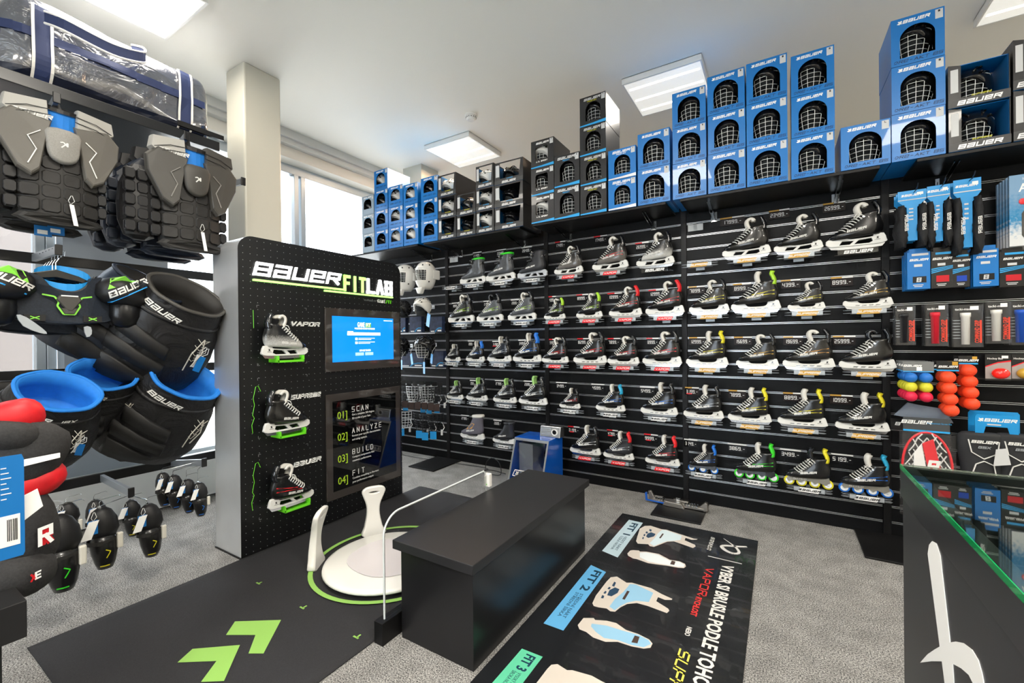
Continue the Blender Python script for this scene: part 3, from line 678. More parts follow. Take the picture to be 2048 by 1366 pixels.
for rows, bay in ((D1, 'kiosk bay'), (D2, 'middle bay'), (D3, 'right bay')):
    for r, row in enumerate(rows):
        for i, (x0, x1, sg, look, op, pv, pb) in enumerate(row):
            yy = 683
            a = atY(x0, 600, PL); b = atY(x1, 600, PL); xc = (a.x+b.x)/2; L = b.x-a.x
            where = '%s row, %s' % (RN[r], bay)
            n = len(row); pos = ['leftmost', 'second', 'third', 'fourth'][i] if i < n-1 else 'rightmost'
            if look is None:
                stand('empty grey stand with %s sign, left end of %s' % (SIGN[sg][3], where), xc, ROWZ[r], sg)
                q = atY(1391 if bay[0] == 'r' else 908, 454 if bay[0] == 'r' else 519, WD-.01)
                t = thing('label_holder', (q.x, WD-.008, q.z), 'clear empty label holder at left of the top row, ' + bay, 'label holder')
                MB().box(-.055, .055, -.006, -.004, -.03, .02).build('label_pocket', mat('frosted_label', '#cfd3d4', .3), t); MB().box(-.012, .012, -.008, -.001, -.02, .035).build('clip', M_clear, t)
                continue
            stand(('clear acrylic' if sg == 'a' else 'grey wire') + ' skate stand%s, %s in %s' % ('' if sg == 'a' else ' with %s sign' % SIGN[sg][3], pos, where), xc+.004, ROWZ[r], sg)
            zb = ROWZ[r] + .014 + (.0 if sg != 'a' else -.004)
            skate('%s, %s in %s' % (look, pos, where), (xc, PL+.004, zb), L, hz={'K': .93, 'O': .93}.get(op['kind'], 1.0), **op)
            if pv: price('digital price tag reading %s %s in %s' % (pv.replace('.-', ''), pos, where), pb[0], pb[1], pv, sg if sg != 'a' else ('r' if bay[0] == 'm' else 'g'), two=(r == 4 and bay[0] == 'm') or pv == '3199.-')
# ================================================================== HELMETS AND CARTONS
M_cage = mat('cage_wire', '#e3e5e4', .3, .3); M_cageb = mat('cage_wire_black', '#1a1b1d', .3, .5)
M_hblk = mat('helmet_black', '#121316', .15, coat=.6); M_hwht = mat('helmet_white', '#ecebe6', .22, coat=.5); M_foam = mat('helmet_foam', '#1f2326', .9)
def dome(w=.105, d=.135, h=.10, cut=-.05, n=28, m=12):
    M = MB(); rings = []
    for j in range(m+1):
        ph = -.42 + (pi/2+.42)*j/m
        if j == m: ph -= .02
        r = cos(ph); z = h*sin(ph)
        ring = []
        for k in range(n):
            a = 2*pi*k/n; x = w*r*cos(a); y = d*r*sin(a)
            zz = z
            if j < 4:                       # brow sits higher at the front (-y), ears and nape lower
                f = max(0, -sin(a)); zz += f**2*.055*(1-j/4)
                zz -= (abs(cos(a))**4)*.045*(1-j/4)
            ring.append((x, y, zz))
        rings.append(ring)
    return M.loft(rings)
def dome_ribs():
    M = MB()
    for s in (-1, 1):
        M.tube([(s*.03, -.118, .050), (s*.042, -.06, .092), (s*.045, .0, .100), (s*.04, .07, .088), (s*.03, .12, .045)], .005, 6)
        M.tube([(s*.072, -.088, .04), (s*.085, -.02, .062), (s*.085, .06, .056)], .004, 6)
    return M
def vents():
    M = MB()
    for s in (-1, 1):
        for y, z, x in ((-.095, .062, .035), (-.05, .088, .055), (-.02, .092, .02), (.03, .08, .062), (-.10, .04, .062)):
            M.ball((s*x, y, z), .009, .013, .007, 8, 5)
    return M
def shell_v():
    a = dome(); b = vents(); a.cur = 1; a.add(b.v, b.f); return a
def cage_mb(w=.092, h0=-.135, h1=.03, d=.115, nx=6, nz=6, r=.0016):
    M = MB()
    def P(u, v):                             # u -1..1 across, v 0..1 down
        a = u*1.12; z = h1+(h0-h1)*v; k = 1-.34*v**2.2
        return (w*1.12*k*sin(a), -d*(1.03-.10*v**3)*cos(a)*1.0+.008*v, z)
    for i in range(nx+1):
        u = -1+2*i/nx; M.tube([P(u, j/9) for j in range(10)], r, 5)
    for j in range(nz+1):
        v = j/nz; M.tube([P(-1+2*k/14, v) for k in range(15)], r if 0 < j < nz else r*1.5, 5)
    return M
def helmet(label, loc, shell=M_hblk, cage=M_cage, rz=0., s=1., group='boxed helmets', rx=0., vis=True):
    t = thing('hockey_helmet', loc, label, 'helmet', group, rot=(rx, 0, rz)); t.scale = (s, s, s)
    inst('shell', me_cached('helm_shell', shell_v, (shell, M_cageb)), t)
    inst('shell_ribs', me_cached('helm_ribs', dome_ribs, shell), t)
    inst('liner', me_cached('helm_liner', lambda: MB().ball((0, .012, -.01), .094, .115, .075, 18, 10).box(-.05, .05, -.06, .05, -.12, -.05), M_foam), t)
    inst('ear_guard', me_cached('helm_ear', lambda: MB().loft([[(-.104+.006*cos(0), .0+.035*cos(a), -.055+.045*sin(a)) for a in [2*pi*k/12 for k in range(12)]], [(-.096, .0+.03*cos(a), -.055+.04*sin(a)) for a in [2*pi*k/12 for k in range(12)]]]), shell), t)
    inst('ear_guard', me_cached('helm_ear2', lambda: MB().loft([[(.098, .0+.035*cos(a), -.055+.045*sin(a)) for a in [2*pi*k/12 for k in range(12)]], [(.090, .0+.03*cos(a), -.055+.04*sin(a)) for a in [2*pi*k/12 for k in range(12)]]]), shell), t)
    if cage: inst('wire_cage', me_cached('helm_cage', cage_mb, cage), t)
    return t
M_crd = mat('dark_card', '#232427', .35, coat=.25, noise=.1, nscale=8); M_crdin = mat('brown_card_inside', '#5b4a38', .8); M_bluein = mat('blue_card_inside', '#0a5f9a', .6)
M_wave = mat('blue_wave_print', '#2aa0df', .4); M_silver = mat('silver_print', '#d9dadb', .35, .2); M_stick = mat('sticker_grey', '#c9cbcc', .6); M_yel = mat('yellow_print', '#c9c82c', .5)
M_inkd = mat('dark_blue_ink', '#0b2b4a', .5); M_pale = mat('pale_blue_card', '#5aaee0', .35, coat=.2)
FV = lambda u, v, w_: (u, -.0014+w_, v)
def arch(w, h, x0=.17, x1=.83, z0=.15, z1=.80):
    a, b = (x0-.5)*w, (x1-.5)*w; r = (b-a)/2; zt = z1*h-r*.95
    return [(a, z0*h), (b, z0*h)] + [((a+b)/2+r*cos(t), zt+r*.95*sin(t)) for t in [pi*k/16 for k in range(17)]]
def carton(label, x, z, w, h, kind, size='S', model='Re-AKT 65', d=.33, y=3.265, rz=0., group='helmet cartons on the top shelf'):
    t = thing('helmet_carton', (x, y, z), label, 'box', group, rot=(0, 0, rz))
    cm = {'blue': M_blue, 'prod': M_blue, 'bluep': M_blue, 'dark': M_crd, 'lil': M_crd, 'tray': M_crd, 'trayb': M_crd, 'pale': mat('grey_blue_card', '#8fa0ad', .4)}[kind]
    th = .003; e = .0007
    body = MB().box(-w/2, -w/2+th, 0, d, e, h-e).box(w/2-th, w/2, 0, d, e, h-e).box(-w/2+th, w/2-th, d-th, d, e, h-e).box(-w/2+th, w/2-th, 0, d-th, e, th)
    if kind not in ('tray', 'trayb'): body.box(-w/2+th, w/2-th, 0, d-th, h-th-e, h-e)
    body.build('carton_sides', cm, t)
    ib = M_bluein if kind in ('tray', 'trayb') else M_crdin if kind == 'lil' else mat('dark_inside', '#1a1714', .9)
    g = .0035
    MB().box(-w/2+g, w/2-g, d-.008, d-.005, .005, h-.006).box(-w/2+g, -w/2+g+.001, .006, d-.008, .005, h-.006).box(w/2-g-.001, w/2-g, .006, d-.008, .005, h-.006).build('inside_lining', ib, t)
    o = [(-w/2, e), (w/2, e), (w/2, h-e), (-w/2, h-e)]
    if kind in ('tray', 'trayb'):
        hole = [(-w*.31, h*.26), (w*.36, h*.26), (w*.42, h*.94), (-w*.31, h*.94)] if kind == 'trayb' else None
        if hole:
            me = outline([o, hole], .0012); me.transform(FRONT)
            inst('front_panel', me, t).data.materials.append(cm)
        else:
            me = outline([[(-w/2, e), (w/2, e), (w/2, h*.20), (-w/2+.05, h*.20), (-w/2+.05, h*.95), (-w/2, h-e)]], .0012); me.transform(FRONT)
            inst('front_panel', me, t).data.materials.append(cm)
            MB().prism([(.02, h-e), (d*.6, h-e), (d*.6, h-.004), (.02, h-.004)], -w/2, w/2, lambda u, v, w_: (w_, u, v)).build('top_flap', M_blue, t)
        MB().box(-w/2-.001, w/2+.001, -.004, .0, 0.001, h*.19).build('front_lip', mat('charcoal_card', '#3a3b3d', .4), t)
        qs, _ = strokes('BaueR', h*.10, w=1.25, th=.24, gap=.16, shear=.3, centre=True, z0=h*.04)
        flat(qs, lambda u, v, w_: (u, -.0042+w_, v)).build('brand_lettering', M_silver, t)
        qs, _ = strokes('SUPReMe', h*.035, w=1.1, th=.2, gap=.2, shear=.3, centre=True, z0=h*.205)
        flat(qs, lambda u, v, w_: (u+.01, -.0022+w_, v)).build('model_lettering', M_yel if kind == 'tray' or model == 'y' else M_wave, t)
        flat([rectq(-w*.46, -w*.33, h*.35, h*.88)], FV).build('size_sticker', M_stick, t)
        MB().box(-w/2+.0, w/2, -.001, .006, .0, .004).build('blue_edge', M_blue, t)
        return t
    if kind == 'lil': a = smooth_pts([(-w*.32, h*.30), (-w*.30, h*.70), (-w*.26, h*.76), (w*.18, h*.78), (w*.24, h*.72), (w*.24, h*.32)], 1)
    else: a = arch(w, h, *((.17, .83, .15, .80) if kind == 'blue' else (.22, .80, .17, .78) if kind in ('prod', 'dark') else (.16, .80, .30, .84)))
    me = outline([o, a], .0012); me.transform(FRONT); inst('front_panel', me, t).data.materials.append(cm)
    lm = M_signw if kind != 'dark' else M_silver
    if kind in ('blue', 'bluep'):
        qs, _ = strokes('&BaueR', h*.068, w=1.1, th=.24, gap=.16, shear=.3, centre=True, z0=h*.87)
        flat(qs, lambda u, v, w_: (u-w*.08, -.0014+w_, v)).build('brand_lettering', lm, t)
        qs, _ = strokes('Q'+model, h*.062, w=1.1, th=.15, gap=.2, shear=.25, centre=True, z0=h*.05 if kind == 'blue' else h*.12)
        flat(qs, lambda u, v, w_: (u, -.0014+w_, v)).build('model_lettering', M_inkd, t)
    elif kind == 'lil':
        qs, _ = strokes('BaueR', h*.07, w=1.3, th=.24, gap=.16, shear=.3, centre=True, z0=h*.85); flat(qs, lambda u, v, w_: (u, -.0014+w_, v)).build('brand_lettering', lm, t)
        qs, _ = strokes('LIL SPORT', h*.05, w=.9, th=.24, gap=.2, shear=.25, centre=True, z0=h*.20); flat(qs, lambda u, v, w_: (u-w*.03, -.0014+w_, v)).build('model_lettering', lm, t)
    else:
        qs, _ = strokes('BaueR', h*.08, w=1.3, th=.24, gap=.16, shear=.3, centre=True, z0=h*.86)
        flat(qs, lambda u, v, w_: (u-w*.03, -.0014+w_, v)).build('brand_lettering', lm, t)
        qs, _ = strokes('PRODIGY' if model == 'y' or kind == 'prod' else 'ReAKT', h*.04, w=1., th=.2, gap=.2, shear=.25, centre=True, z0=h*.80)
        flat(qs, lambda u, v, w_: (u-w*.03, -.0014+w_, v)).build('model_lettering', M_yel if model == 'y' else (lm if kind == 'prod' else M_wave), t)
    if kind in ('dark', 'lil', 'prod'):
        flat([[(-w/2, h*.01), (w/2, h*.01), (w/2, h*.11), (0, h*.07), (-w/2, h*.05)]], lambda u, v, w_: (u, -.0014+w_, v)).build('wave_band', M_wave if kind != 'prod' else M_silver, t)
    st = flat([rectq(w*.33, w*.47, h*.78, h*.965)], lambda u, v, w_: (u, -.0013+w_, v)).build('size_sticker', M_stick, t)
    qs, _ = strokes(size, h*.04, w=.8, th=.25, shear=0, centre=True, z0=h*.91)
    flat(qs, lambda u, v, w_: (u+w*.40, -.0021+w_, v)).build('size_letter', M_black, st)
    return t
ZT = SZ+.018+.0005
def stack(pl, pr, py, top, n, kind, name, sizes='SML', model='Re-AKT 65', cg=True, shell=M_hblk, hs=.86, dy=0., first=0, mods=None, hz=0.):
    a = atY(pl, py, 3.265); b = atY(pr, py, 3.265); w = (b.x-a.x)-.003; x = (a.x+b.x)/2
    H = (atY(top[0], top[1], 3.265).z-ZT)/n
    for i in range(n):
        pos = '' if n == 1 else ['bottom carton', 'top carton'][i] if n == 2 else ['bottom carton', 'middle carton', 'top carton'][i] if n == 3 else ['bottom carton', 'second carton up', 'third carton up', 'top carton'][i]
        dx = random.uniform(-.002, .002)
        kd = kind if not isinstance(kind, list) else kind[i]
        carton((('%s of %s' % (pos, name)) if pos else name), x+dx, ZT+H*i, w, H-.001, kd, sizes[i % len(sizes)], model if not mods else mods[i], rz=random.uniform(-.012, .012) if n > 1 and i else 0)
        sh = shell if not isinstance(shell, list) else shell[i]; c = cg if not isinstance(cg, list) else cg[i]
        col = 'white' if sh is M_hwht else 'black'
        helmet('%s %shelmet in %s' % (col, 'caged ' if c else '', ('the '+pos+' of '+name) if pos else 'the '+name), (x+dx+.022*x*(1 if x < -1.5 else 0), 3.265+.03+.115*min(hs*1.1, w/.235), ZT+H*i+H*(.62 if c else .56)), sh, M_cage if c else None, rz=random.uniform(-.35, .1), s=min(hs*1.15, w/.235*1.02, (H/.27)*1.05))
N3 = ['the first three-high blue stack from left', 'the second three-high blue stack from left', 'the third three-high blue stack from left', 'the rightmost widest three-high blue stack']
stack(1217, 1273, 425, (1270, 289.5), 2, 'prod', 'the narrow short blue stack beside dark cartons', 'YY')
stack(1276, 1341, 410, (1339, 253.5), 2, 'blue', 'the two-high blue stack', 'MS')
stack(1346, 1414, 400, (1412, 168.5), 3, 'blue', 'the leftmost three-high blue stack', 'SSS')
stack(1416, 1492, 385, (1487.5, 133), 3, 'blue', 'the second three-high blue stack', 'LMS')
stack(1494, 1577, 370, (1575, 104), 3, 'blue', 'the third three-high blue stack', 'LLM', 'Re-AKT 85')
stack(1583, 1671, 355, (1665, 89), 3, 'blue', 'the fourth three-high blue stack', 'SSS', 'Re-AKT 85')
stack(1681, 1782, 350, (1782, 234.6), 1, 'blue', 'single low blue carton between the tall blue stacks', 'L', 'Re-AKT 85')
stack(1783.5, 1893, 330, (1889, 10.5), 3, 'blue', 'the tallest blue stack at right', 'LMM', 'Re-AKT 85')
stack(1897, 2023, 305, (2020, 102), 2, 'tray', 'open dark tray cartons at right', 'LL', hs=.95)
stack(2026, 2150, 285, (2048, 75), 2, 'tray', 'open dark cartons cut by right edge', 'LM', hs=.95)
stack(1063, 1109, 445, (1100, 274), 3, 'lil', 'the dark children\'s stack with square windows', 'YYY', cg=[True, True, True], shell=[M_hwht, M_hblk, M_hwht])
stack(1109.5, 1160, 435, (1157, 302), 2, 'dark', 'the two-high dark arch-window stack', 'LS', model='b')
stack(1161, 1214, 425, (1212, 181), 4, 'dark', 'the four-high dark stack', 'YYYY', model='y')
stack(990, 1047, 455, (1037, 315), 3, 'trayb', 'the widest dark slanted-window stack', 'MMS', cg=False, model='b')
stack(953, 989, 462, (986, 325), 3, 'trayb', 'the narrow dark stack with white helmets', 'SMS', cg=False, shell=M_hwht, model='b')
stack(914, 952, 470, (951, 382), 2, 'trayb', 'the two-high dark stack', 'SS', cg=False, model='y')
stack(877, 913, 476, (905, 345), 3, 'trayb', 'the dark stack beside pale blue cartons', 'SSM', cg=False, shell=[M_hblk, M_hwht, M_hwht], model='y')
stack(843, 876, 485, (874, 349), 3, 'bluep', 'the blue stack left of dark cartons', 'SSS', cg=False)
stack(808, 837, 494, (836, 363), 3, 'bluep', 'the right blue stack on end shelf', 'SSS', cg=False, shell=M_hwht)
stack(778, 807, 499, (806, 367), 3, 'bluep', 'the second blue stack on end shelf', 'SSS', cg=False, shell=M_hwht)
stack(750, 777, 503, (772, 336), 4, 'bluep', 'the four-high blue stack on end shelf', 'SSSS', cg=False, shell=[M_hblk, M_hblk, M_hblk, M_hwht])
stack(725, 749, 506, (748, 388), 3, 'pale', 'the grey-blue stack by the window', 'SSS', cg=False)
# ================================================================== KIOSK
KX = -2.73
KM = Matrix(((0,0,1,KX),(1,0,0,0),(0,1,0,0),(0,0,0,1)))          # 2-D (u,v) -> wall plane facing +x: u=Y, v=Z, w=out
def peg():
    m = mat('perforated_black', '#0c0d0f', .38); nt = m.node_tree; b = nt.nodes['Principled BSDF']; L = nt.links.new; N = nt.nodes.new
    tc = N('ShaderNodeTexCoord'); sp = N('ShaderNodeSeparateXYZ'); L(tc.outputs['Object'], sp.inputs[0])
    def mth(op, a, v=None, b2=None):
        n = N('ShaderNodeMath'); n.operation = op; L(a, n.inputs[0])
        if v is not None: n.inputs[1].default_value = v
        if b2 is not None: L(b2, n.inputs[1])
        return n.outputs[0]
    fy = mth('SUBTRACT', mth('FRACT', mth('DIVIDE', sp.outputs['Y'], .042)), .5); fz = mth('SUBTRACT', mth('FRACT', mth('DIVIDE', sp.outputs['Z'], .042)), .5)
    d = mth('ADD', mth('MULTIPLY', fy, None, fy), None, mth('MULTIPLY', fz, None, fz))
    k = mth('LESS_THAN', d, .0026)
    mx = N('ShaderNodeMix'); mx.data_type = 'RGBA'; mx.inputs[6].default_value = lin('#0c0d0f'); mx.inputs[7].default_value = lin('#9aa2a0')
    L(k, mx.inputs[0]); L(mx.outputs[2], b.inputs['Base Color']); return m
M_brush = mat('brushed_steel', '#e2e4e5', .42, .7, noise=.06, nscale=3)
M_letw = mat('lit_white_letter', '#ffffff', .4, emit='#ffffff', es=1.2); M_letg = mat('lit_green_letter', '#b8f08a', .4, emit='#a8ec7a', es=.9)
M_kgreen = mat('bright_green_plastic', '#6fdc2a', .35); M_glassd = mat('smoked_panel', '#3b3735', .06, coat=1.); M_glassb = mat('black_glass', '#060708', .04, coat=1.)
t = thing('display_kiosk', (0, 0, 0), 'tall black and brushed steel fitting kiosk with lit white and green sign', 'kiosk')
y0, y1, zt, r = 1.338, 2.628, 1.935, .085
prof = [(y0, .0), (y1, .0), (y1, zt-r)] + [(y1-r+r*cos(a), zt-r+r*sin(a)) for a in [pi/2*i/8 for i in range(1, 9)]] + [(y0+r-r*sin(a), zt-r+r*cos(a)) for a in [pi/2*i/8 for i in range(0, 9)]]
xf = lambda u, v, w_: (w_, u, v)
MB().prism(prof, -3.035, KX-.004, xf).build('steel_body', M_brush, t, smooth=False)
g = .004
MB().prism(prof, KX-.004, KX, xf).build('front_board', peg(), t)
MB().box(-3.04, KX+.004, y0-.006, y0+.05, .0, .008).build('foot', M_blk, t)
def kq(qs, t_=.004):
    m = MB(); 
    for q in qs: m.prism(q, KX, KX+t_, xf)
    return m
def kfit(s, Y0, Y1, z0, h, **k):
    qs, tw = strokes(s, h, **k); f = (Y1-Y0)/(tw+h*k.get('shear', .25)); return [[(Y0+p[0]*f, z0+p[1]) for p in q] for q in qs]
kq(kfit('BaueR', 1.418, 2.045, 1.700, .084, w=1.3, th=.20, gap=.20, shear=.28), .012).build('lit_brand_letters', M_letw, t)
kq(kfit('FIT', 2.066, 2.262, 1.662, .12, w=.62, th=.19, gap=.24, shear=0), .012).build('lit_green_letters', M_letg, t)
kq(kfit('LAB', 2.276, 2.532, 1.662, .118, w=.62, th=.19, gap=.22, shear=0), .012).build('lit_white_letters', M_letw, t)
kq([rectq(1.419, 2.058, 1.664, 1.676), rectq(1.904, 2.53, 1.643, 1.654)], .02).build('lit_underline', M_letg, t)
def ktext(name, s, y, z, h, m, sx=1., bold=0., out=.001, parent=t, w=None):
    me = textmesh(s, h*1.38, sx, bold, 0, .0006)
    k = 1.
    if w: xs = [v.co.x for v in me.vertices]; k = w/(max(xs)-min(xs))
    return text(name, s, h*1.38, m, parent, Matrix.Translation((out, y, z)) @ KM @ Matrix.Diagonal((k, 1, 1, 1)), sx, bold, 0, .0006)
ktext('small_lettering', 'POWERED BY', 2.252, 1.602, .014, mat('grey_print', '#6a6d70', .6), w=.118)
kq(kfit('GAME', 2.382, 2.46, 1.598, .028, w=.6, th=.2, gap=.2, shear=0), .002).build('maker_lettering', M_signw, t)
kq(kfit('FIT', 2.468, 2.528, 1.598, .028, w=.6, th=.28, gap=.15, shear=0), .002).build('maker_lettering', M_kgreen, t)
# screen
s = MB().box(KX, KX+.014, 1.903, 2.604, 1.075, 1.53).build('touch_screen', M_glassd, t, bevel=.002)
M_scr = mat('blue_screen', '#0a6fd0', .1, emit='#0d78dc', es=.95); M_scrw = mat('screen_white', '#ffffff', .3, emit='#ffffff', es=.9); M_scrp = mat('screen_pale', '#9cc9c8', .3, emit='#9cc9c8', es=.7)
so_ = KX+.0145
MB().box(KX+.014, so_, 1.958, 2.532, 1.142, 1.474).build('lit_display', M_scr, s)
def sbox(name, a, b, c, d, m): MB().box(so_, so_+.0008, a, b, c, d).build(name, m, s)
sbox('entry_field', 2.085, 2.395, 1.336, 1.358, M_scrw); sbox('checkbox', 2.155, 2.175, 1.300, 1.318, M_scrw); sbox('checkbox', 2.155, 2.175, 1.271, 1.289, M_scrw)
sbox('button', 2.155, 2.232, 1.183, 1.206, M_scrp); sbox('button', 2.245, 2.322, 1.183, 1.206, M_scrp)
for tx, y, z, h, w_ in (('GAME', 2.175, 1.400, .036, .066), ('WHERE SHOULD WE SEND YOUR RESULTS?', 2.150, 1.382, .012, .19), ('EMAIL ADDRESS', 2.086, 1.361, .006, .05), ('I agree to receive my scan results by email', 2.183, 1.312, .008, .155), ('and accept the terms of use', 2.183, 1.302, .007, .12), ('I would like news and offers by email', 2.183, 1.283, .008, .155), ('from time to time', 2.183, 1.273, .007, .11), ("LET'S GET STARTED", 2.192, 1.214, .014, .105), ('FLY     BAUER', 2.43, 1.452, .008, .09)):
    if 'agree' in tx or 'accept' in tx or 'would' in tx or 'from time' in tx: 
        sbox('text_line', y, y+w_, z, z+.004, M_scrw); continue
    if 'FLY' in tx or 'EMAIL' in tx: sbox('text_line', y, y+w_, z, z+.006, M_scrw); continue
    ktext('screen_lettering', tx, y, z, h, M_scrw, bold=.02, out=.0148, parent=s, w=w_)
sbox('logo_block', 2.248, 2.303, 1.397, 1.434, M_kgreen); ktext('screen_lettering', 'FIT', 2.252, 1.401, .030, M_scrw, bold=.02, out=.0156, parent=s, w=.046)
# lower panel
s = MB().box(KX, KX+.012, 1.904, 2.602, .158, .915).build('info_panel', M_glassd, t, bevel=.002)
MB().box(KX+.012, KX+.0125, 1.955, 2.552, .215, .862).build('black_panel', M_glassb, s)
M_num = mat('lime_print', '#a9cf2d', .5); M_pw = mat('white_print', '#d8d8d6', .6)
for i, (hd, l1, l2) in enumerate((('SCAN', 'Get a complete 360-degree', '3D model of your feet.'), ('ANALYZE', 'Review your specific characteristics', 'and sizing options.'), ('BUILD', 'Compare components that', 'maximize performance.'), ('FIT', 'Combine everything to fine-tune', 'your performance output.'))):
    zz = .742-.158*i
    ktext('step_number', '0%d]' % (i+1), 1.992, zz-.012, .055, M_num, .8, .0, .0135, s, w=.082)
    qs, tw = strokes(hd, .040, w=.62, th=.12, gap=.7, shear=0); kq([[(2.118+p[0], zz+.022+p[1]) for p in q] for q in qs], .0138).build('step_heading', M_pw, s)
    ktext('step_text', l1, 2.118, zz-.004, .015, M_pw, .9, .0, .0135, s); ktext('step_text', l2, 2.118, zz-.032, .015, M_pw, .9, .0, .0135, s)
# corner marks
cm = MB()
for a, b in ((1.443, 1.518), (1.443, 1.147), (1.443, 1.07), (1.443, .70), (1.443, .60), (1.443, .20)):
    sg = -1 if b in (1.518, 1.07, .60) else 1
    for yy, d in ((a, 1), (1.77, -1)):
        cm.box(KX, KX+.001, min(yy, yy+d*.014), max(yy, yy+d*.014), b-.001, b+.001).box(KX, KX+.001, yy-.001, yy+.001, min(b, b+sg*.014), max(b, b+sg*.014))
cm.build('corner_marks', mat('grey_mark', '#8b8d90', .6), t)
# kiosk skates, their green cradles and name letters
KS = [((570, 717), 0, dict(kind='B', boot='fade'), 'VAPOR', 1.652, 1.868, 1.395, 'top skate on the kiosk, white fading up to black'), ((574, 866), 0, dict(kind='B', boot='carbon'), 'SUPReMe', 1.652, 1.868, .912, 'middle skate on the kiosk, carbon black with white tongue'),
      ((583, 1012), 0, dict(kind='B', boot='black', accent='red'), 'BaueR', 1.664, 1.868, .465, 'lowest skate on the kiosk, black with red patch')]
for i, (yy, zz, op, nm, ta, tb, tz, lab) in enumerate(KS):
    q = atX(yy[0], yy[1], KX+.085); yy, zz = q.y, q.z
    o = skate(lab, (KX+.085, yy, zz), .295, mirror=True, group='kiosk skates', **op); o.rotation_euler = (0, 0, -pi/2)
    kq(kfit(nm, ta, tb, tz, .030, w=1.1, th=.2, gap=.2, shear=.3), .012).build('name_letters', M_signw, t)
    c = thing('skate_cradle', (KX, yy+.03, zz-.004), 'bright green cradle under the %s kiosk skate' % ['top', 'middle', 'lowest'][i], 'skate holder', 'green skate cradles')
    MB().box(0, .11, -.085, -.080, -.016, .022).build('prong', M_kgreen, c); MB().box(0, .11, .080, .085, -.016, .022).build('prong', M_kgreen, c)
    MB().box(.104, .110, -.085, .085, -.016, -.006).box(0, .11, -.085, .085, -.019, -.015).build('tray', M_kgreen, c)
    oy, oz = yy-.165, zz
    pl = [(0,.02),(-.005,.07),(.01,.11),(.0,.13),(.012,.19),(.005,.23),(.02,.30),(.035,.305),(.05,.27)] if i else [(.02,.19),(.018,.30)]
    MB().tube([(KX+.002, oy+a+(0 if i < 2 else -.03), oz+b) for a, b in pl], .0016, 4).build('green_outline', M_kgreen, t)
# ================================================================== BENCH
t = thing('bench', (-1.215, 1.9, 0), 'long black laminate fitting bench in the middle of the floor', 'bench')
M_lam = mat('bench_laminate', '#18181a', .30, noise=.12, nscale=5, spec=.5)
M_lamt = mat('bench_top_laminate', '#222224', .42, noise=.08, nscale=5)
MB().box(-.194, .194, -.556, .575, 0, .392).build('body', M_lam, t, bevel=.0015)
MB().box(-.216, .216, -.585, .60, .392, .431).build('top', M_lamt, t, bevel=.003)
# ================================================================== ACRYLIC SCREEN
t = thing('acrylic_divider', (-1.455, 0, 0), 'clear acrylic divider standing in a black block beside the bench', 'divider')
MB().box(-.03, .022, 1.258, 2.05, 0, .095).build('base_block', M_blk, t, bevel=.002)
o = [(1.29, .08), (2.045, .08), (2.045, .50), (2.03, .53)] + [(1.38-.09*sin(a), .445+.09*cos(a)) for a in [pi/2*k/8 for k in range(9)]]
MB().prism(o, -.006, .006, xf).build('clear_sheet', M_clear, t)
ed = [(1.289, .095)]+[(1.38-.091*cos(a), .445+.091*sin(a)) for a in [pi/2*k/10 for k in range(11)]]+[(2.03, .536), (2.046, .52), (2.046, .42)]
MB().tube([(0, a, b) for a, b in ed], .0045, 6).build('polished_edge', mat('frosted_edge', '#e9efee', .3, trans=.2), t)
# ================================================================== MATS
def ripple_mat():
    m = MB(); nx, ny = 30, 70; X0, X1, Y0, Y1 = -2.727, -1.49, .475, 2.83
    def H(x, y):
        e = max(0, 1-abs(x+2.55)/.3); h = .006+.013*e*max(0, sin((y-1.2)*7.5))*(1 if 1.2 < y < 2.6 else .0)
        h += .008*max(0, 1-abs(x+2.3)/.5)*max(0, sin((y-1.35)*11+x*3))*(1 if 1.3 < y < 2.0 else 0); return h*max(0.3, min(1, (x-X0)/.05+.6))
    vs = [(X0+(X1-X0)*i/nx, Y0+(Y1-Y0)*j/ny, H(X0+(X1-X0)*i/nx, Y0+(Y1-Y0)*j/ny)) for j in range(ny+1) for i in range(nx+1)]
    m.add(vs, [(j*(nx+1)+i, j*(nx+1)+i+1, (j+1)*(nx+1)+i+1, (j+1)*(nx+1)+i) for j in range(ny) for i in range(nx)])
    return m
t = thing('floor_mat', (0, 0, 0), 'black rubber scanning mat with green arrows and ring in front of kiosk', 'floor mat')
M_rub = mat('black_speckled_rubber', '#27272a', .8, noise=.35, nscale=400, bump=.3, bscale=500)
o = ripple_mat().build('rubber_sheet', M_rub, t, True, fix=False); md = o.modifiers.new('s', 'SOLIDIFY'); md.thickness = .004
M_gprint = mat('lime_mat_print', '#8fbf5c', .7)
def floorpoly(px, z=.0075):
    return [(lambda q: (q.x, q.y))(atZ(x, y, z)) for x, y in px]
def fl(polys, z=.0075, th=.0006):
    m = MB()
    for p in polys: m.prism(p, z, z+th, lambda u, v, w_: (u, v, w_))
    return m
fl([floorpoly([(470, 1243), (562, 1240), (527, 1307), (497, 1307), (511, 1270), (452, 1270)]), floorpoly([(385, 1298), (480, 1290), (448, 1362), (402, 1364), (433, 1322), (355, 1325)])]).build('green_arrow', M_gprint, t)
m = MB()
for k in range(64):
    a, b = 2*pi*k/64, 2*pi*(k+1)/64; c = (-1.955, 1.79)
    m.prism([(c[0]+.415*cos(a), c[1]+.425*sin(a)), (c[0]+.44*cos(a), c[1]+.45*sin(a)), (c[0]+.44*cos(b), c[1]+.45*sin(b)), (c[0]+.415*cos(b), c[1]+.425*sin(b))], .0125, .0132, lambda u, v, w_: (u, v, w_))
m.build('green_ring', M_gprint, t)
m = MB()
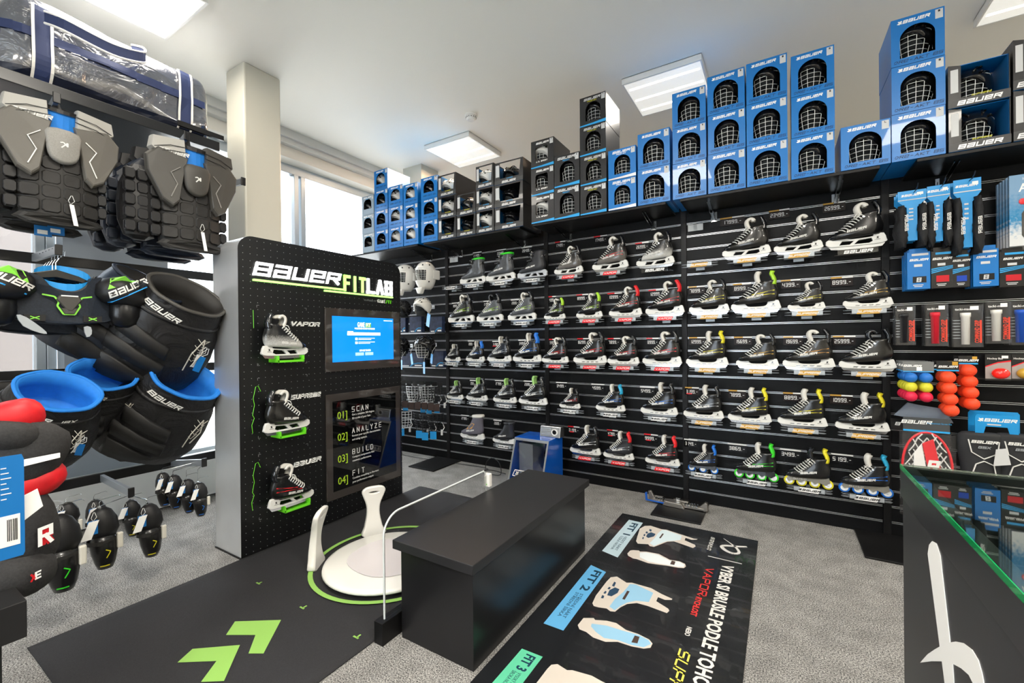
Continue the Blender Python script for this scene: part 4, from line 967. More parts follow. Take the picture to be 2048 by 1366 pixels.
for x, y in ((517, 1167), (605, 1216), (713, 1275), (806, 1034)):
    q = atZ(x, y, .008); m.box(q.x-.02, q.x+.012, q.y-.004, q.y+.004, .0075, .0082).box(q.x-.004, q.x+.004, q.y, q.y+.022, .0075, .0082)
m.build('corner_mark', M_gprint, t)
# printed mat
t = thing('floor_mat', (0, 0, 0), 'black printed mat beside the bench showing boot fit drawings in three rows', 'floor mat')
M_pmat = mat('printed_vinyl', '#1d1f22', .22, noise=.08, nscale=12, coat=.3)
MB().box(-.998, -.128, .35, 3.135, 0, .006).build('vinyl_sheet', M_pmat, t, bevel=.001)
Z = .0062
def G3(*pts): return floorpoly([(1180+x/6.0235, 1020+y/6.0235) for x, y in pts], Z)
def G4(*pts): return floorpoly([(940+x/3.657, 1130+y/3.657) for x, y in pts], Z)
def ptile(name, polys, col, z=Z, th=.0004): fl(polys, z, th).build(name, mat('print_'+name, col, .45), t)
MF = Matrix(((0, 1, 0, 0), (-1, 0, 0, 0), (0, 0, 1, 0), (0, 0, 0, 1)))
def ftext(name, s, p0, p1, cap, m, bold=.02, z=Z+.0006, shear=0):
    """text running along -Y from p0 to p1 (floor x,y of the base line), cap height in metres"""
    me = textmesh(s, cap*1.38, 1., bold, shear, .0002); xs = [v.co.x for v in me.vertices]; a = min(xs); k = (p0[1]-p1[1])/(max(xs)-a)
    return text(name, s, cap*1.38, m, t, Matrix.Translation((p0[0], p0[1], z)) @ MF @ Matrix.Diagonal((k, 1, 1, 1)) @ Matrix.Translation((-a, 0, 0)), 1., bold, shear, .0002)
def fstroke(name, s, p0, p1, cap, m, **k):
    qs, tw = strokes(s, cap, **k); f = (p0[1]-p1[1])/tw
    fl([[(p0[0]+p[1], p0[1]-p[0]*f) for p in q] for q in qs], Z, .0006).build(name, m, t)
M_ink = mat('navy_print', '#14384e', .5); M_pwh = mat('mat_white_print', '#d8d6d2', .45); M_pred = mat('mat_red_print', '#e23a3a', .45); M_pyel = mat('mat_yellow_print', '#e9dc5a', .45)
BAN = [(G3((470,118),(638,155),(333,572),(145,492)), '#b4c9d2'), (G4((885,0),(995,52),(683,480),(538,427)), '#5fa8d8'), (G4((380,612),(532,672),(290,990),(130,900)), '#5fc49c')]
for i, (p_, c) in enumerate(BAN): ptile(['pale_banner', 'blue_banner', 'green_banner'][i], [p_], c)
for i, (y_off, nm, l1, l2) in enumerate(((0, 'FIT 1', 'NÍZKÝ NÁRT', 'ÚZKÁ NOHA'), (-.62, 'FIT 2', 'STŘEDNÍ NÁRT', 'STŘEDNÍ ŠÍRKA'), (-1.24, 'FIT 3', 'VYSOKÝ NÁRT', 'ŠIROKÁ NOHA'))):
    b = BAN[i][0]; xa = min(q[0] for q in b); xb = max(q[0] for q in b); ya = max(q[1] for q in b); yb = min(q[1] for q in b); H = ya-yb
    ftext('banner_text', nm, (xa+(xb-xa)*.38, ya-.07*H), (0, ya-.44*H), (xb-xa)*.42, M_ink, .03)
    ftext('banner_text', l1, (xa+(xb-xa)*.56, ya-.49*H), (0, ya-.86*H), (xb-xa)*.17, M_ink, 0)
    ftext('banner_text', l2, (xa+(xb-xa)*.33, ya-.49*H), (0, ya-.86*H), (xb-xa)*.17, M_ink, 0)
def drawing(Gf, pts): return Gf(*pts)
bo = [(600,225),(660,192),(730,190),(860,232),(920,238),(1250,345),(1295,350),(1285,358),(1225,360),(1150,335),(1140,365),(1265,420),(1272,440),(1240,458),(1120,415),(1010,378),(930,382),(860,410),(770,445),(720,435),(700,412),(620,408),(575,405),(555,375),(570,320)]
b2 = [(1000,120),(1030,90),(1075,85),(1145,130),(1185,130),(1325,170),(1400,212),(1480,248),(1475,256),(1425,255),(1375,235),(1362,265),(1450,320),(1458,335),(1440,352),(1300,300),(1220,278),(1150,285),(1100,310),(1060,342),(1025,338),(1000,318),(940,310),(905,300),(895,280),(920,225)]
b3 = [(x-435, y+640) for x, y in b2]
for p in (G3(*bo), G4(*b2), G4(*b3)): ptile('boot_drawing', [p], '#cdc4ba')
p_ = [G3((735,270),(790,290),(770,320),(700,338),(675,320),(695,285)), G4((1060,165),(1093,178),(1080,205),(1035,230),(1003,222),(1020,185))]
for p in p_+[G3((720,230),(745,240),(735,262),(712,250)), G3((680,258),(700,268),(688,286),(668,276)), G3((655,290),(668,298),(658,318),(642,308)), G3((635,325),(650,332),(645,352),(627,348)), G4((1055,123),(1068,130),(1055,160),(1038,152)), G4((1018,160),(1030,166),(1020,180),(1005,175)), G4((990,190),(1000,197),(990,212),(975,207)), G4((968,220),(982,228),(975,245),(957,243))]: ptile('holder_window', [p], '#28435c', Z+.0006)
ptile('boot_colour', [G3((870,240),(915,245),(1105,312),(1090,362),(1000,372),(930,376),(850,402),(770,435),(718,402),(780,340),(820,280))], '#cfe0e6', Z+.0006)
ptile('boot_colour_blue', [G4((1170,140),(1215,145),(1340,205),(1308,272),(1215,262),(1150,275),(1100,300),(1058,332),(1020,305),(1060,250),(1120,200),(1150,165))], '#8fbcd8', Z+.0006)
ptile('logo_patch', [G3((872,285),(890,290),(850,345),(832,338)), G4((1150,190),(1168,195),(1132,256),(1113,250)), G3((985,612),(1030,625),(1015,665),(965,655)), G4((1205,518),(1240,528),(1225,575),(1180,568))], '#4a3a34', Z+.0012)
so1 = [(450,525),(485,488),(520,484),(590,488),(600,500),(680,502),(830,530),(960,600),(1080,620),(1145,650),(1155,680),(1130,700),(1060,695),(920,670),(800,655),(700,640),(560,590),(520,585),(458,550)]
so2 = [(788,440),(830,388),(905,388),(915,402),(1000,408),(1070,425),(1140,475),(1230,505),(1310,545),(1335,575),(1320,605),(1270,612),(1180,595),(1080,562),(990,562),(900,530),(850,490),(800,470)]
for p in (G3(*so1), G4(*so2)): ptile('sole_drawing', [p], '#cdc4ba')
ptile('sole_colour', [G4((890,430),(1000,445),(1110,480),(1230,512),(1305,550),(1325,578),(1270,603),(1180,585),(1080,550),(980,535),(920,490),(885,450))], '#8fbcd8', Z+.0006)
ptile('sole_colour_pale', [G3((600,515),(680,512),(820,540),(950,608),(1080,628),(1140,660),(1130,688),(1060,685),(920,660),(800,642),(700,620),(600,570))], '#dfe6e8', Z+.0006)
# wordmarks
a = G3((1600, 655), (1740, 672))
cap = a[1][0]-a[0][0]; e = G4((1640, 863))[0]
M_bw = M_pwh
ftext('headline_text', 'VYBER SI BRUSLE PODLE TOHO', (a[0][0], a[0][1]), (0, e[1]-.01), .058, M_pwh, .03)
ftext('headline_text', 'JAK HRAJEŠ', (a[0][0], e[1]-.08), (0, e[1]-.50), .058, M_pwh, .03)
v0 = G3((1395, 690), (1265, 1010)); xb = v0[0][0]
fstroke('red_wordmark', 'VAPOR', (xb-.0, v0[0][1]), (0, v0[1][1]), .042, M_pred, w=1.2, th=.15, gap=.2, shear=-.0)
v1 = G3((1280, 1045)); v2 = G4((1630, 372)); ftext('red_text', '· RYCHLOST', (xb-.0, v1[0][1]+.02), (0, v2[0][1]), .027, M_pred, .03)
v3 = G4((1590, 450), (1578, 515)); ftext('white_text', 'NEBO', (xb+.002, v3[0][1]), (0, v3[1][1]), .022, M_pwh, .02)
v4 = G4((1510, 600)); fstroke('yellow_wordmark', 'SUPReMe', (xb, v4[0][1]), (0, v4[0][1]-.42), .045, M_pyel, w=1.2, th=.16, gap=.2, shear=.3)
v5 = G3((1460, 320), (1460, 485)); fstroke('brand_wordmark', 'BaueR', (v5[0][0]-.0, v5[0][1]), (0, v5[1][1]), .024, M_pwh, w=.8, th=.24, gap=.16, shear=.25)
def ribbon(pts, wd):
    qs = []; 
    for (a_, b_), (w0, w1) in zip(zip(pts[:-1], pts[1:]), zip(wd[:-1], wd[1:])):
        A = Vector(a_); B = Vector(b_); d = (B-A).normalized(); n = Vector((-d.y, d.x)); qs.append([tuple(A-n*w0), tuple(B-n*w1), tuple(B+n*w1), tuple(A+n*w0)])
    return qs
rp = smooth_pts([(1890,446),(1760,442),(1640,432),(1588,440),(1620,480),(1700,520),(1775,528),(1795,505),(1760,455),(1735,432)], 3, False)
rb = G3(*rp); wds = [.0075+.004*sin(pi*min(1, i/len(rb)*1.3)) for i in range(len(rb))]
fl(ribbon(rb, wds)+ribbon(G3((1607,345),(1680,395),(1740,440)), [.001, .003, .006])).build('brand_icon', M_pwh, t)
for k, q in enumerate([(1890, 446), (1775, 528)]): pass
fl(ribbon(G3((1422, 557), (1830, 652)), [.003, .003])).build('divider_line', M_pwh, t)
# ================================================================== FOOT SCANNER
t = thing('foot_scanner', (-1.925, 1.735, .012), 'white oval foot scanner with upright looped handles on the mat', 'scanner')
pf = [(.001, .0), (.30, .0), (.335, .010), (.350, .022), (.346, .032), (.325, .040), (.001, .046)]
MB().lathe(pf, 48).build('base_disc', M_white, t, True)
pl = [(-.20, -.09), (-.10, -.19), (.10, -.20), (.22, -.08), (.22, .08), (.10, .20), (-.08, .20), (-.20, .10)]
MB().prism(smooth_pts(pl, 4), .0455, .0475, lambda u, v, w_: (u, v, w_)).build('standing_plate', mat('pale_grey_plate', '#dcd6d8', .25), t)
def handle(px, py, lab):
    q = atZ(px, py, .02); d = Vector((q.x+1.925, q.y-1.735, 0)).normalized(); tg = Vector((-d.y, d.x, 0))
    ob = smooth_pts([(-.062,0),(-.050,.05),(-.034,.13),(-.036,.20),(-.058,.265),(-.066,.298),(-.045,.318),(0,.322),(.045,.318),(.066,.298),(.058,.265),(.036,.20),(.034,.13),(.050,.05),(.062,0)], 3)
    me = outline([ob, circ(0, .288, .040, 20, rz=.014)], .010, .008); 
    b = Vector((q.x+1.925, q.y-1.735, .0))*1.0
    for v in me.vertices:
        u, z, n = v.co.x, v.co.y, v.co.z
        off = .03-.035*(z/.32)**2+.012*sin(pi*z/.32); v.co = b+tg*u+Vector((0, 0, 1))*max(z, 0)+d*(n*(1.3-.5*z/.32)+off-.01)
    o = inst('handle', me, t); me.materials.append(M_white)
    [setattr(p_, 'use_smooth', True) for p_ in me.polygons]
handle(640, 1128, ''); handle(748, 1068, '')
# ================================================================== BLUE OVEN, BOX, CABLES, JIG
a = atY(1030, 882, 3.2); b = atY(1098, 890, 3.2)
x0, x1 = a.x, b.x; zt = .452
t = thing('skate_oven', ((x0+x1)/2, 3.2, 0), 'blue metal skate oven with sloping glass door behind the bench', 'oven')
M_bl = mat('oven_blue_enamel', '#0c55b8', .22, coat=.4); h = (x1-x0)/2
MB().prism([(-.16, 0), (.26, 0), (.26, zt), (0, zt)], h-.006, h, lambda u, v, w_: (w_, u, v)).prism([(-.16, 0), (.26, 0), (.26, zt), (0, zt)], -h, -h+.006, lambda u, v, w_: (w_, u, v)).box(-h+.006, h-.006, 0, .26, zt-.006, zt).box(-h+.006, h-.006, .254, .26, 0, zt-.006).box(-h+.006, h-.006, -.158, .254, .001, .01).build('cabinet', M_bl, t)
sl = lambda u, v, w_: (u, -.162+.165*v/zt-w_, v)
fr = MB()
for q in (rectq(-h, h, zt-.022, zt-.002), rectq(-h, -h+.014, .0, zt-.022), rectq(h-.014, h, .0, zt-.022), rectq(-h+.014, h-.014, .004, .018)): fr.prism(q, 0, .006, sl)
fr.build('door_frame', M_alu, t)
MB().prism(rectq(-h+.013, h-.013, .015, zt-.02), 0, .004, sl).build('door_glass', M_gls, t)
MB().box(-h+.03, .0, .02, .25, .02, .40).build('inner_liner', M_steel, t)
f = MB().lathe([(.001, .235), (.07, .235), (.07, .228), (.001, .226)], 24, (.07, 0, .27), 'y').build('fan', M_black, t)
fg = MB()
for k in range(10):
    an = 2*pi*k/10; fg.tube([(.07, .222, .27), (.07+.07*cos(an), .222, .27+.07*sin(an))], .0015, 4)
for rr in (.025, .05, .07): fg.tube([(.07+rr*cos(2*pi*k/24), .222, .27+rr*sin(2*pi*k/24)) for k in range(24)], .0015, 4, closed=True)
fg.build('fan_guard', M_chrome, f)
lq = MB()
for q in ribbon([(-h+.04, .155), (-h+.055, .20), (h-.07, .20), (h-.055, .155), (-h+.04, .155)], [.003]*5): lq.prism(q, .0062, .0068, sl)
lq.build('door_outline_print', M_pwh, t)
qs, tw = strokes('&', .028, w=1.2, th=.2); qs2, tw2 = strokes('BaueR', .026, w=1.15, th=.22, gap=.16, shear=.3)
lq = MB()
for q in [[(p[0]-h+.06, p[1]+.163) for p in q] for q in qs]+[[(p[0]-h+.11, p[1]+.163) for p in q] for q in qs2]: lq.prism(q, .0062, .0068, sl)
lq.build('door_lettering', M_pwh, t)
t = thing('heater_box', (x1-.06, 3.36, zt+.0005), 'small grey metal control box with round dial on the blue oven', 'control box')
MB().prism([(-.03, 0), (.06, 0), (.06, .088), (-.01, .088)], -.095, .095, lambda u, v, w_: (w_, u, v)).build('case', M_alu, t, bevel=.003)
MB().lathe([(.020, -.034), (.028, -.036), (.028, -.028), (.020, -.028)], 20, (.045, .005, .045), 'y').build('dial_ring', M_white, t); MB().lathe([(.001, -.030), (.019, -.030), (.019, -.02), (.001, -.02)], 20, (.045, .0, .045), 'y').build('dial', M_black, t)
m = MB()
for k in range(4): m.box(-.085, .005, -.0305+.005*k, -.028+.005*k, .02+.015*k, .026+.015*k)
m.build('label_lines', M_gplate, t)
def cable(pts, name, lab, r=.004):
    o = MB().tube(smooth_pts(pts, 5, False), r, 6).build(name, M_black, None, True); tag(o, lab, 'cable')
c = atZ(985, 945, .01)
cable([(c.x-.12, c.y+.05, .012), (c.x-.08, c.y+.02, .10), (c.x, c.y, .15), (c.x+.1, c.y-.03, .12), (c.x+.12, c.y-.04, .02), (c.x+.02, c.y-.06, .012), (c.x-.1, c.y-.05, .012), (c.x-.02, c.y, .03), (c.x+.14, c.y+.02, .012)], 'power_cable', 'looped black power cable on the floor left of the blue oven')
q = atZ(912, 880, .0); 
cable([(q.x-.3, 3.60, .015), (q.x-.1, 3.55, .008), (q.x+.1, 3.5, .008), (c.x-.2, c.y+.1, .008), (c.x-.12, c.y+.03, .008)], 'power_cable', 'thin black cable along the foot of the slatwall', .003)
t = thing('power_adapter', (atZ(968, 975, .0).x, atZ(968, 975, .0).y, 0), 'white plug adapter with green light standing at the far end of the divider', 'adapter')
q = atX(967, 952, -1.45); t.location = (-1.452, 2.063, .44)
MB().box(-.02, .02, -.012, .018, 0, .075).build('case', M_white, t, bevel=.004); MB().box(-.004, .004, -.0135, -.012, .012, .018).build('indicator', M_kgreen, t)
# skate clamp
q = atZ(1362, 1003, .03)
t = thing('skate_clamp', (-.675, 3.47, .0125), 'silver metal skate sharpening clamp lying on a black foot plate', 'clamp', rot=(0, 0, -.05))
M_cast = mat('cast_alloy', '#a09a92', .3, .85, bump=.2, bscale=200)
MB().prism([(-.19, .006), (-.02, .0), (.19, .006), (.19, .02), (.05, .03), (-.05, .035), (-.19, .022)], -.022, .022).build('rail', M_cast, t, bevel=.002)
MB().prism([(-.10, .0), (.06, .0), (.04, .034), (-.08, .038)], -.055, -.022).build('clamp_jaw', M_cast, t, bevel=.004); MB().box(-.04, .07, .022, .05, .0, .035).build('clamp_jaw', M_cast, t, bevel=.004)
MB().prism([(.15, .02), (.19, .0), (.215, .005), (.212, .062), (.195, .065)], -.018, .018).build('end_stop', M_cast, t, bevel=.003)
MB().prism([(-.22, .01), (-.19, .0), (-.17, .02), (-.205, .075), (-.225, .07)], .004, .024).build('end_stop', M_cast, t, bevel=.003)
MB().prism([(-.235, .006), (-.08, .004), (-.08, .012), (-.222, .014), (-.226, .07), (-.24, .065)], -.034, -.018).build('blue_lever', M_bl, t, bevel=.002)
MB().box(-.01, .02, -.01, .012, .03, .062).build('locking_cam', M_chrome, t, bevel=.003)
m = MB()
for k in range(16):
    if abs(-.16+.02*k) > .05: m.box(-.16+.02*k-.006, -.16+.02*k+.004, -.0225, .0225, .018, .031-.0*k)
m.build('rail_teeth', M_chrome, t)
# ================================================================== LEFT RACK
RX = -3.42
M_rail = mat('rack_black', '#141416', .35)
for i, (z, n) in enumerate(((2.37, 'second rail from the ceiling behind the chest protectors'), (1.755, 'rail at shoulder pad height'), (1.125, 'rail above the lower padded pants'), (.50, 'lowest rail behind the elbow pads'))):
    o = MB().box(RX-.012, RX+.012, -.6, 1.60, z-.028, z+.028).build('rack_rail', M_rail, bevel=.003); tag(o, 'long black wall ' + n, 'rail', 'horizontal rack rails')
for y in (-.55,):
    o = MB().box(RX-.05, RX-.014, y-.02, y+.02, 0, 3.0).build('rack_upright', M_rail, bevel=.002); tag(o, 'black rack upright %s' % ('beside the column' if y > 0 else 'left of the picture edge'), 'upright', 'rack uprights')
def arm(px, py, z, label, X0=RX+.012, X1=-2.97, tilt=.0):
    q = atX(px, py, X1); t = thing('garment_faceout', (X0, q.y, z), label, 'display arm', 'arms sticking out of the rack rails')
    L = X1-X0; dz = q.z-z
    MB().loft([[(0, -.009, -.02), (0, .009, -.02), (0, .009, .02), (0, -.009, .02)], [(L, -.009, dz-.02), (L, .009, dz-.02), (L, .009, dz+.02), (L, -.009, dz+.02)]]).build('bar', M_steel, t, bevel=.002)
    MB().box(L-.002, L+.008, -.014, .014, dz-.026, dz+.026).build('end_cap', M_rail, t, bevel=.003)
    return Vector((X0+L, q.y, q.z))
a1 = arm(113, 196, 2.37, 'arm holding the left chest protector')
a2 = arm(373, 272, 2.37, 'arm holding the three chest protectors on the right')
a3 = arm(486, 363, 2.37, 'empty arm poking out in front of the column')
a4 = arm(117, 500, 1.755, 'arm carrying the black hangers of shoulder pads')
a5 = arm(120, 752, 1.125, 'short arm behind the lower padded pants')
a6 = arm(262, 985, .50, 'low arm carrying the yellow and black elbow pads')
a7 = arm(408, 925, .50, 'low arm by the kiosk carrying blue and black elbow pads')
# bag shelf
o = MB().box(-3.95, -3.16, -.6, 1.44, 2.585, 2.605).box(-3.18, -3.155, -.6, 1.44, 2.56, 2.62).build('display_shelf', mat('shelf_black', '#1b1d20', .3), bevel=.003); tag(o, 'black shelf carrying the big shiny kit bag', 'shelf')
o = MB().box(-3.15, -3.13, 1.2, 1.455, 2.63, 2.66).build('shelf_rail', M_rail); tag(o, 'short black bar beyond the end of the bag shelf', 'rail')
# ------------------------------------------------------------------ kit bag
M_vinyl = mat('shiny_navy_vinyl', '#262e44', .2, .0, coat=1., spec=1.)
M_vinyl.node_tree.nodes['Principled BSDF'].inputs['Coat IOR'].default_value = 2.6; M_vinyl.node_tree.nodes['Principled BSDF'].inputs['Coat Roughness'].default_value = .1; M_web = mat('navy_webbing', '#27345c', .6); M_pipe = mat('white_piping', '#f3f1ea', .5)
def bumpy(name, src, sc, st):
    m = MATS[src].copy(); m.name = name; nt = m.node_tree; b = nt.nodes['Principled BSDF']; tc = nt.nodes.new('ShaderNodeTexCoord')
    n = nt.nodes.new('ShaderNodeTexNoise'); n.inputs['Scale'].default_value = sc; n.inputs['Detail'].default_value = 4; n.inputs['Distortion'].default_value = 1.2
    bp = nt.nodes.new('ShaderNodeBump'); bp.inputs['Strength'].default_value = st; bp.inputs['Distance'].default_value = .05
    nt.links.new(tc.outputs['Object'], n.inputs['Vector']); nt.links.new(n.outputs['Fac'], bp.inputs['Height']); nt.links.new(bp.outputs[0], b.inputs['Normal']); MATS[name] = m; return m
M_vin2 = bumpy('crumpled_navy_vinyl', 'shiny_navy_vinyl', 7, .9)
t = thing('kit_bag', (-3.47, 1.0, 2.607), 'large shiny navy kit bag with white striped straps on the top shelf', 'bag', rot=(0, 0, pi/2))
def bag():
    m = MB(); rings = []; rnd = random.Random(3)
    for i in range(25):
        u = i/24; x = -.62+1.09*u; e = min(1, (1-u)*14)**.5 if u > .93 else 1; e2 = min(1, u*6)**.5
        h = (.50-.04*u)*min(e, 1)*e2*(1.0+.12*max(0, .5-u)); d = .26*min(e, 1)**.5*e2
        ring = []
        for k in range(28):
            a = 2*pi*k/28; cx_ = math.copysign(abs(cos(a))**.55, cos(a)); sz_ = math.copysign(abs(sin(a))**.62, sin(a))
            w = 1 + .03*sin(5*a+u*9)+.02*sin(9*a-u*17)+rnd.uniform(-.012, .012)
            ring.append((x, cx_*d*w, h*.5*(1+sz_*min(w, 1.03))))
        rings.append(ring)
    return m.loft(rings)
bm_ = bag(); b = bm_.build('bag_body', M_vin2, t, True); md = b.modifiers.new('s', 'SUBSURF'); md.levels = 1; md.render_levels = 2
T_BAG = tree_of(bm_)
def lay(tree, quads, off=.006, sub=3, th=0):
    m = MB()
    for q in quads:
        bb = bmesh.new(); vs = [bb.verts.new((u, -.6, v)) for u, v in q]; bb.faces.new(vs)
        if sub: bmesh.ops.subdivide_edges(bb, edges=bb.edges[:], cuts=sub, use_grid_fill=True)
        bb.verts.index_update(); pts = []
        for v in bb.verts:
            h = tree.ray_cast(v.co, Vector((0, 1, 0))); y = h[0].y if h[0] is not None else (pts[-1][1]+off if pts else -.1)
            pts.append((v.co.x, y-off, v.co.z))
        m.add(pts, [[v.index for v in f.verts] for f in bb.faces]); bb.free()
    return m
for sx in (-.36, .27):
    lay(T_BAG, [rectq(sx-.028, sx+.028, .015+.10*k, .115+.10*k) for k in range(4)], .010).build('strap', M_web, t)
    lay(T_BAG, [rectq(sx-.040, sx-.028, .015+.10*k, .115+.10*k) for k in range(4)]+[rectq(sx+.028, sx+.040, .015+.10*k, .115+.10*k) for k in range(4)], .013).build('white_strap_edge', M_pipe, t)
lay(T_BAG, [rectq(-.58+.12*k, -.46+.12*k, .25-.004*k, .295-.004*k) for k in range(8)], .007).build('side_webbing', M_web, t)
lay(T_BAG, [rectq(-.58+.12*k, -.46+.12*k, .018, .085) for k in range(8)], .006).build('base_band', mat('navy_band', '#141b2e', .35), t)
hp = smooth_pts([(-.355, -.275, .36), (-.30, -.34, .33), (-.12, -.38, .29), (.02, -.36, .33), (.05, -.28, .40), (.02, -.2, .43)], 5, False)
m = MB(); rings = []
for i, p in enumerate(hp): rings.append([(p[0], p[1]-.004, p[2]-.03), (p[0], p[1]+.004, p[2]-.03), (p[0], p[1]+.004, p[2]+.03), (p[0], p[1]-.004, p[2]+.03)])
m.loft(rings).build('carry_handle', M_web, t)
MB().tube([(p[0], p[1], p[2]+.03) for p in hp], .006, 6).tube([(p[0], p[1], p[2]-.03) for p in hp], .006, 6).build('handle_piping', M_pipe, t)
qs, tw = strokes('BaueR', .06, w=1.1, th=.22, gap=.16, shear=.0)
lay(T_BAG, [[(-.60+.0-p[1]+.07, .34-p[0]*.55) for p in q] for q in qs], .006, 0).build('brand_lettering', mat('bag_print', '#a8acb5', .4), t)
MB().prism([(.36, 0), (.50, .0), (.46, .03), (.36, .09)], -.20, -.10).build('end_fold', M_vinyl, t, bevel=.01)
# ------------------------------------------------------------------ soft goods helpers
M_q1 = mat('charcoal_nylon', '#232221', .6, noise=.12, nscale=30); M_q2 = mat('black_nylon', '#151517', .5, noise=.2, nscale=20); M_q3 = mat('blue_black_nylon', '#1b2433', .45)
M_gry = mat('silver_grey_mesh', '#8e8c87', .55, noise=.12, nscale=250); M_gry2 = mat('dark_grey_panel', '#45433f', .5); M_bli = mat('blue_lining', '#1c78cf', .7, noise=.06); M_tagw = mat('white_card_tag', '#efefec', .6); M_tagb = mat('blue_card_tag', '#1270b8', .5)
M_wr = bumpy('wrinkled_black_nylon', 'black_nylon', 9, .35)
def centroid(p): return (sum(a for a, b in p)/len(p), sum(b for a, b in p)/len(p))
def puff(m, pts, y0, t, inset=.82, bend=0., rnd=3):
    c = centroid(pts); f = lambda u, v, y: (u, y+bend*u*u, v); R = []
    for s, yy in ((1., y0), (1., y0-t*.5), (.5+.5*inset, y0-t*.88), (inset, y0-t)):
        R.append([f(c[0]+(a-c[0])*s, c[1]+(b-c[1])*s, yy) for a, b in pts])
    return m.loft(R)
def rq(x0, x1, z0, z1, r=.12):
    dx, dz = (x1-x0)*r, (z1-z0)*r; return [(x0+dx, z0), (x1-dx, z0), (x1, z0+dz), (x1, z1-dz), (x1-dx, z1), (x0+dx, z1), (x0, z1-dz), (x0, z0+dz)]
def hangtag(parent, x, y, z, h=.10, w=.022, m=None, tilt=.15, blue=False):
    MB().tube([(x, y, z+.05), (x-.012, y-.004, z+.02), (x-.004, y-.004, z), (x+.012, y-.004, z+.02), (x+.004, y, z+.05)], .0012, 4).build('tag_string', M_tagw, parent)
    MB().prism([(x-w/2, z), (x+w/2, z), (x+w/2+tilt*h, z-h), (x-w/2+tilt*h, z-h)], y-.006, y-.0045).build('hang_tag', M_tagb if blue else M_tagw, parent)
def brand(parent, tree, x, z, h, ang=0., m=None, name='brand_lettering', off=.004, w=1.1, s='BaueR'):
    qs, tw = strokes(s, h, w=w, th=.22, gap=.16, shear=.28); c, sn = cos(ang), sin(ang)
    lay(tree, [[(x+p[0]*c-p[1]*sn, z+p[0]*sn+p[1]*c) for p in q] for q in qs], off, 0).build(name, m or M_lace, parent)
def chest(label, loc, s=1., light=True, detail=True, rz=pi/2, gset='chest protectors on the rack arms'):
    t = thing('chest_protector', loc, label, 'chest protector', gset, rot=(0, 0, rz)); t.scale = (s, s, s)
    # torso
    tor = MB(); tor.loft([[(w*cos(2*pi*k/24), d*sin(2*pi*k/24), z) for k in range(24)] for z, w, d in ((-.52, .13, .07), (-.50, .15, .085), (-.40, .165, .09), (-.28, .165, .09), (-.16, .15, .085), (-.08, .12, .07))])
    for r in range(4):
        for c in range(4):
            x0 = -.155+.078*c; z0 = -.475+.075*r
            puff(tor, rq(x0, x0+.072, z0, z0+.068, .16), -.075+.0*abs(c-1.5), .018, .86, bend=1.4)
    puff(tor, smooth_pts([(-.13, -.535), (.13, -.535), (.15, -.485), (-.15, -.485)], 2), -.075, .02, .8, bend=1.4)
    tor.build('quilted_torso', M_q1 if light else M_q3, t)
    for sx in (-1, 1):
        p = [(sx*.035, -.06), (sx*.16, .04), (sx*.235, -.05), (sx*.23, -.12), (sx*.15, -.27), (sx*.09, -.30), (sx*.065, -.26), (sx*.06, -.12)]
        p = [(sx*.040, .0), (sx*.185, .03), (sx*.238, -.03), (sx*.232, -.12), (sx*.165, -.27), (sx*.115, -.305), (sx*.085, -.27), (sx*.062, -.11)]
        m = MB(); puff(m, smooth_pts(p, 1), -.085, .035, .90, bend=.5); o = m.build('shoulder_panel', (mat('mid_grey_panel', '#625f59', .5) if light == 2 else M_gry2) if light else M_q3, t)
        q = [(sx*.085, -.07), (sx*.13, -.11), (sx*.10, -.17), (sx*.13, -.25)]
        MB().tube([(a, -.124+.5*a*a, b) for a, b in q], .0028, 5).build('reflective_line', M_gry if light != 2 else M_pipe, o)
        m = MB(); puff(m, [(sx*.055, .10), (sx*.205, .085), (sx*.215, .02), (sx*.20, .005), (sx*.048, -.01)], -.06, .055, .92, bend=.5); o2 = m.build('shoulder_cap', (mat('pale_grey_mesh', '#a9a7a1', .5) if light == 2 or sx < 0 else M_gry2) if light else M_q2, t, False)
        if detail:
            m = MB()
            for k in range(2): m.tube([(sx*.045, -.115, .055-.03*k), (sx*.13, -.113, .045-.03*k), (sx*.20, -.095, .02-.03*k)], .0022, 5)
            m.build('seam', M_q2, o2)
    # arm pads
    for sx, nn in ((-1, 1), (1, 0)):
        if not detail and sx > 0: continue
        m = MB(); c0 = Vector((sx*.235, .02, -.30))
        if sx < 0:
            m.loft([[(c0.x+w*cos(2*pi*k/18), c0.y+.06*w/.085*sin(2*pi*k/18), z) for k in range(18)] for z, w in ((-.50, .03), (-.48, .07), (-.40, .095), (-.30, .10), (-.2, .09), (-.12, .06), (-.08, .03))])
            for r in range(5):
                for c in range(3):
                    x0 = c0.x-.085+.057*c; z0 = -.47+.072*r; puff(m, rq(x0, x0+.052, z0, z0+.066, .18), c0.y-.05, .022, .78)
        else:
            for r in range(4): puff(m, rq(.145, .185, -.46+.072*r, -.395+.072*r, .2), -.045, .022, .8)
        m.build('arm_pad', M_q2 if light else M_q3, t)
    cp = MB(); puff(cp, smooth_pts([(-.06, -.04), (.06, -.04), (.065, -.12), (.05, -.19), (0, -.215), (-.05, -.19), (-.065, -.12)], 3), -.10, .03, .84); co = cp.build('chest_plate', M_gry2 if light != 2 else M_gry, t, True)
    T_ = tree_of(cp)
    flat(ribbon([(-.012, -.135), (.012, -.105), (.012, -.125), (-.004, -.105), (-.016, -.11)], [.003]*5), lambda u, v, w_: (u, -.132+w_, v)).build('chest_icon', M_lace, co)
    MB().loft([[(.068*cos(a)*1.1, -.045+.062*sin(a), z+.022*sin(a)) for a in [2*pi*k/20 for k in range(20)]] for z in (-.06, .085)], cap0=False, cap1=False).build('blue_neck_lining', M_bli, t)
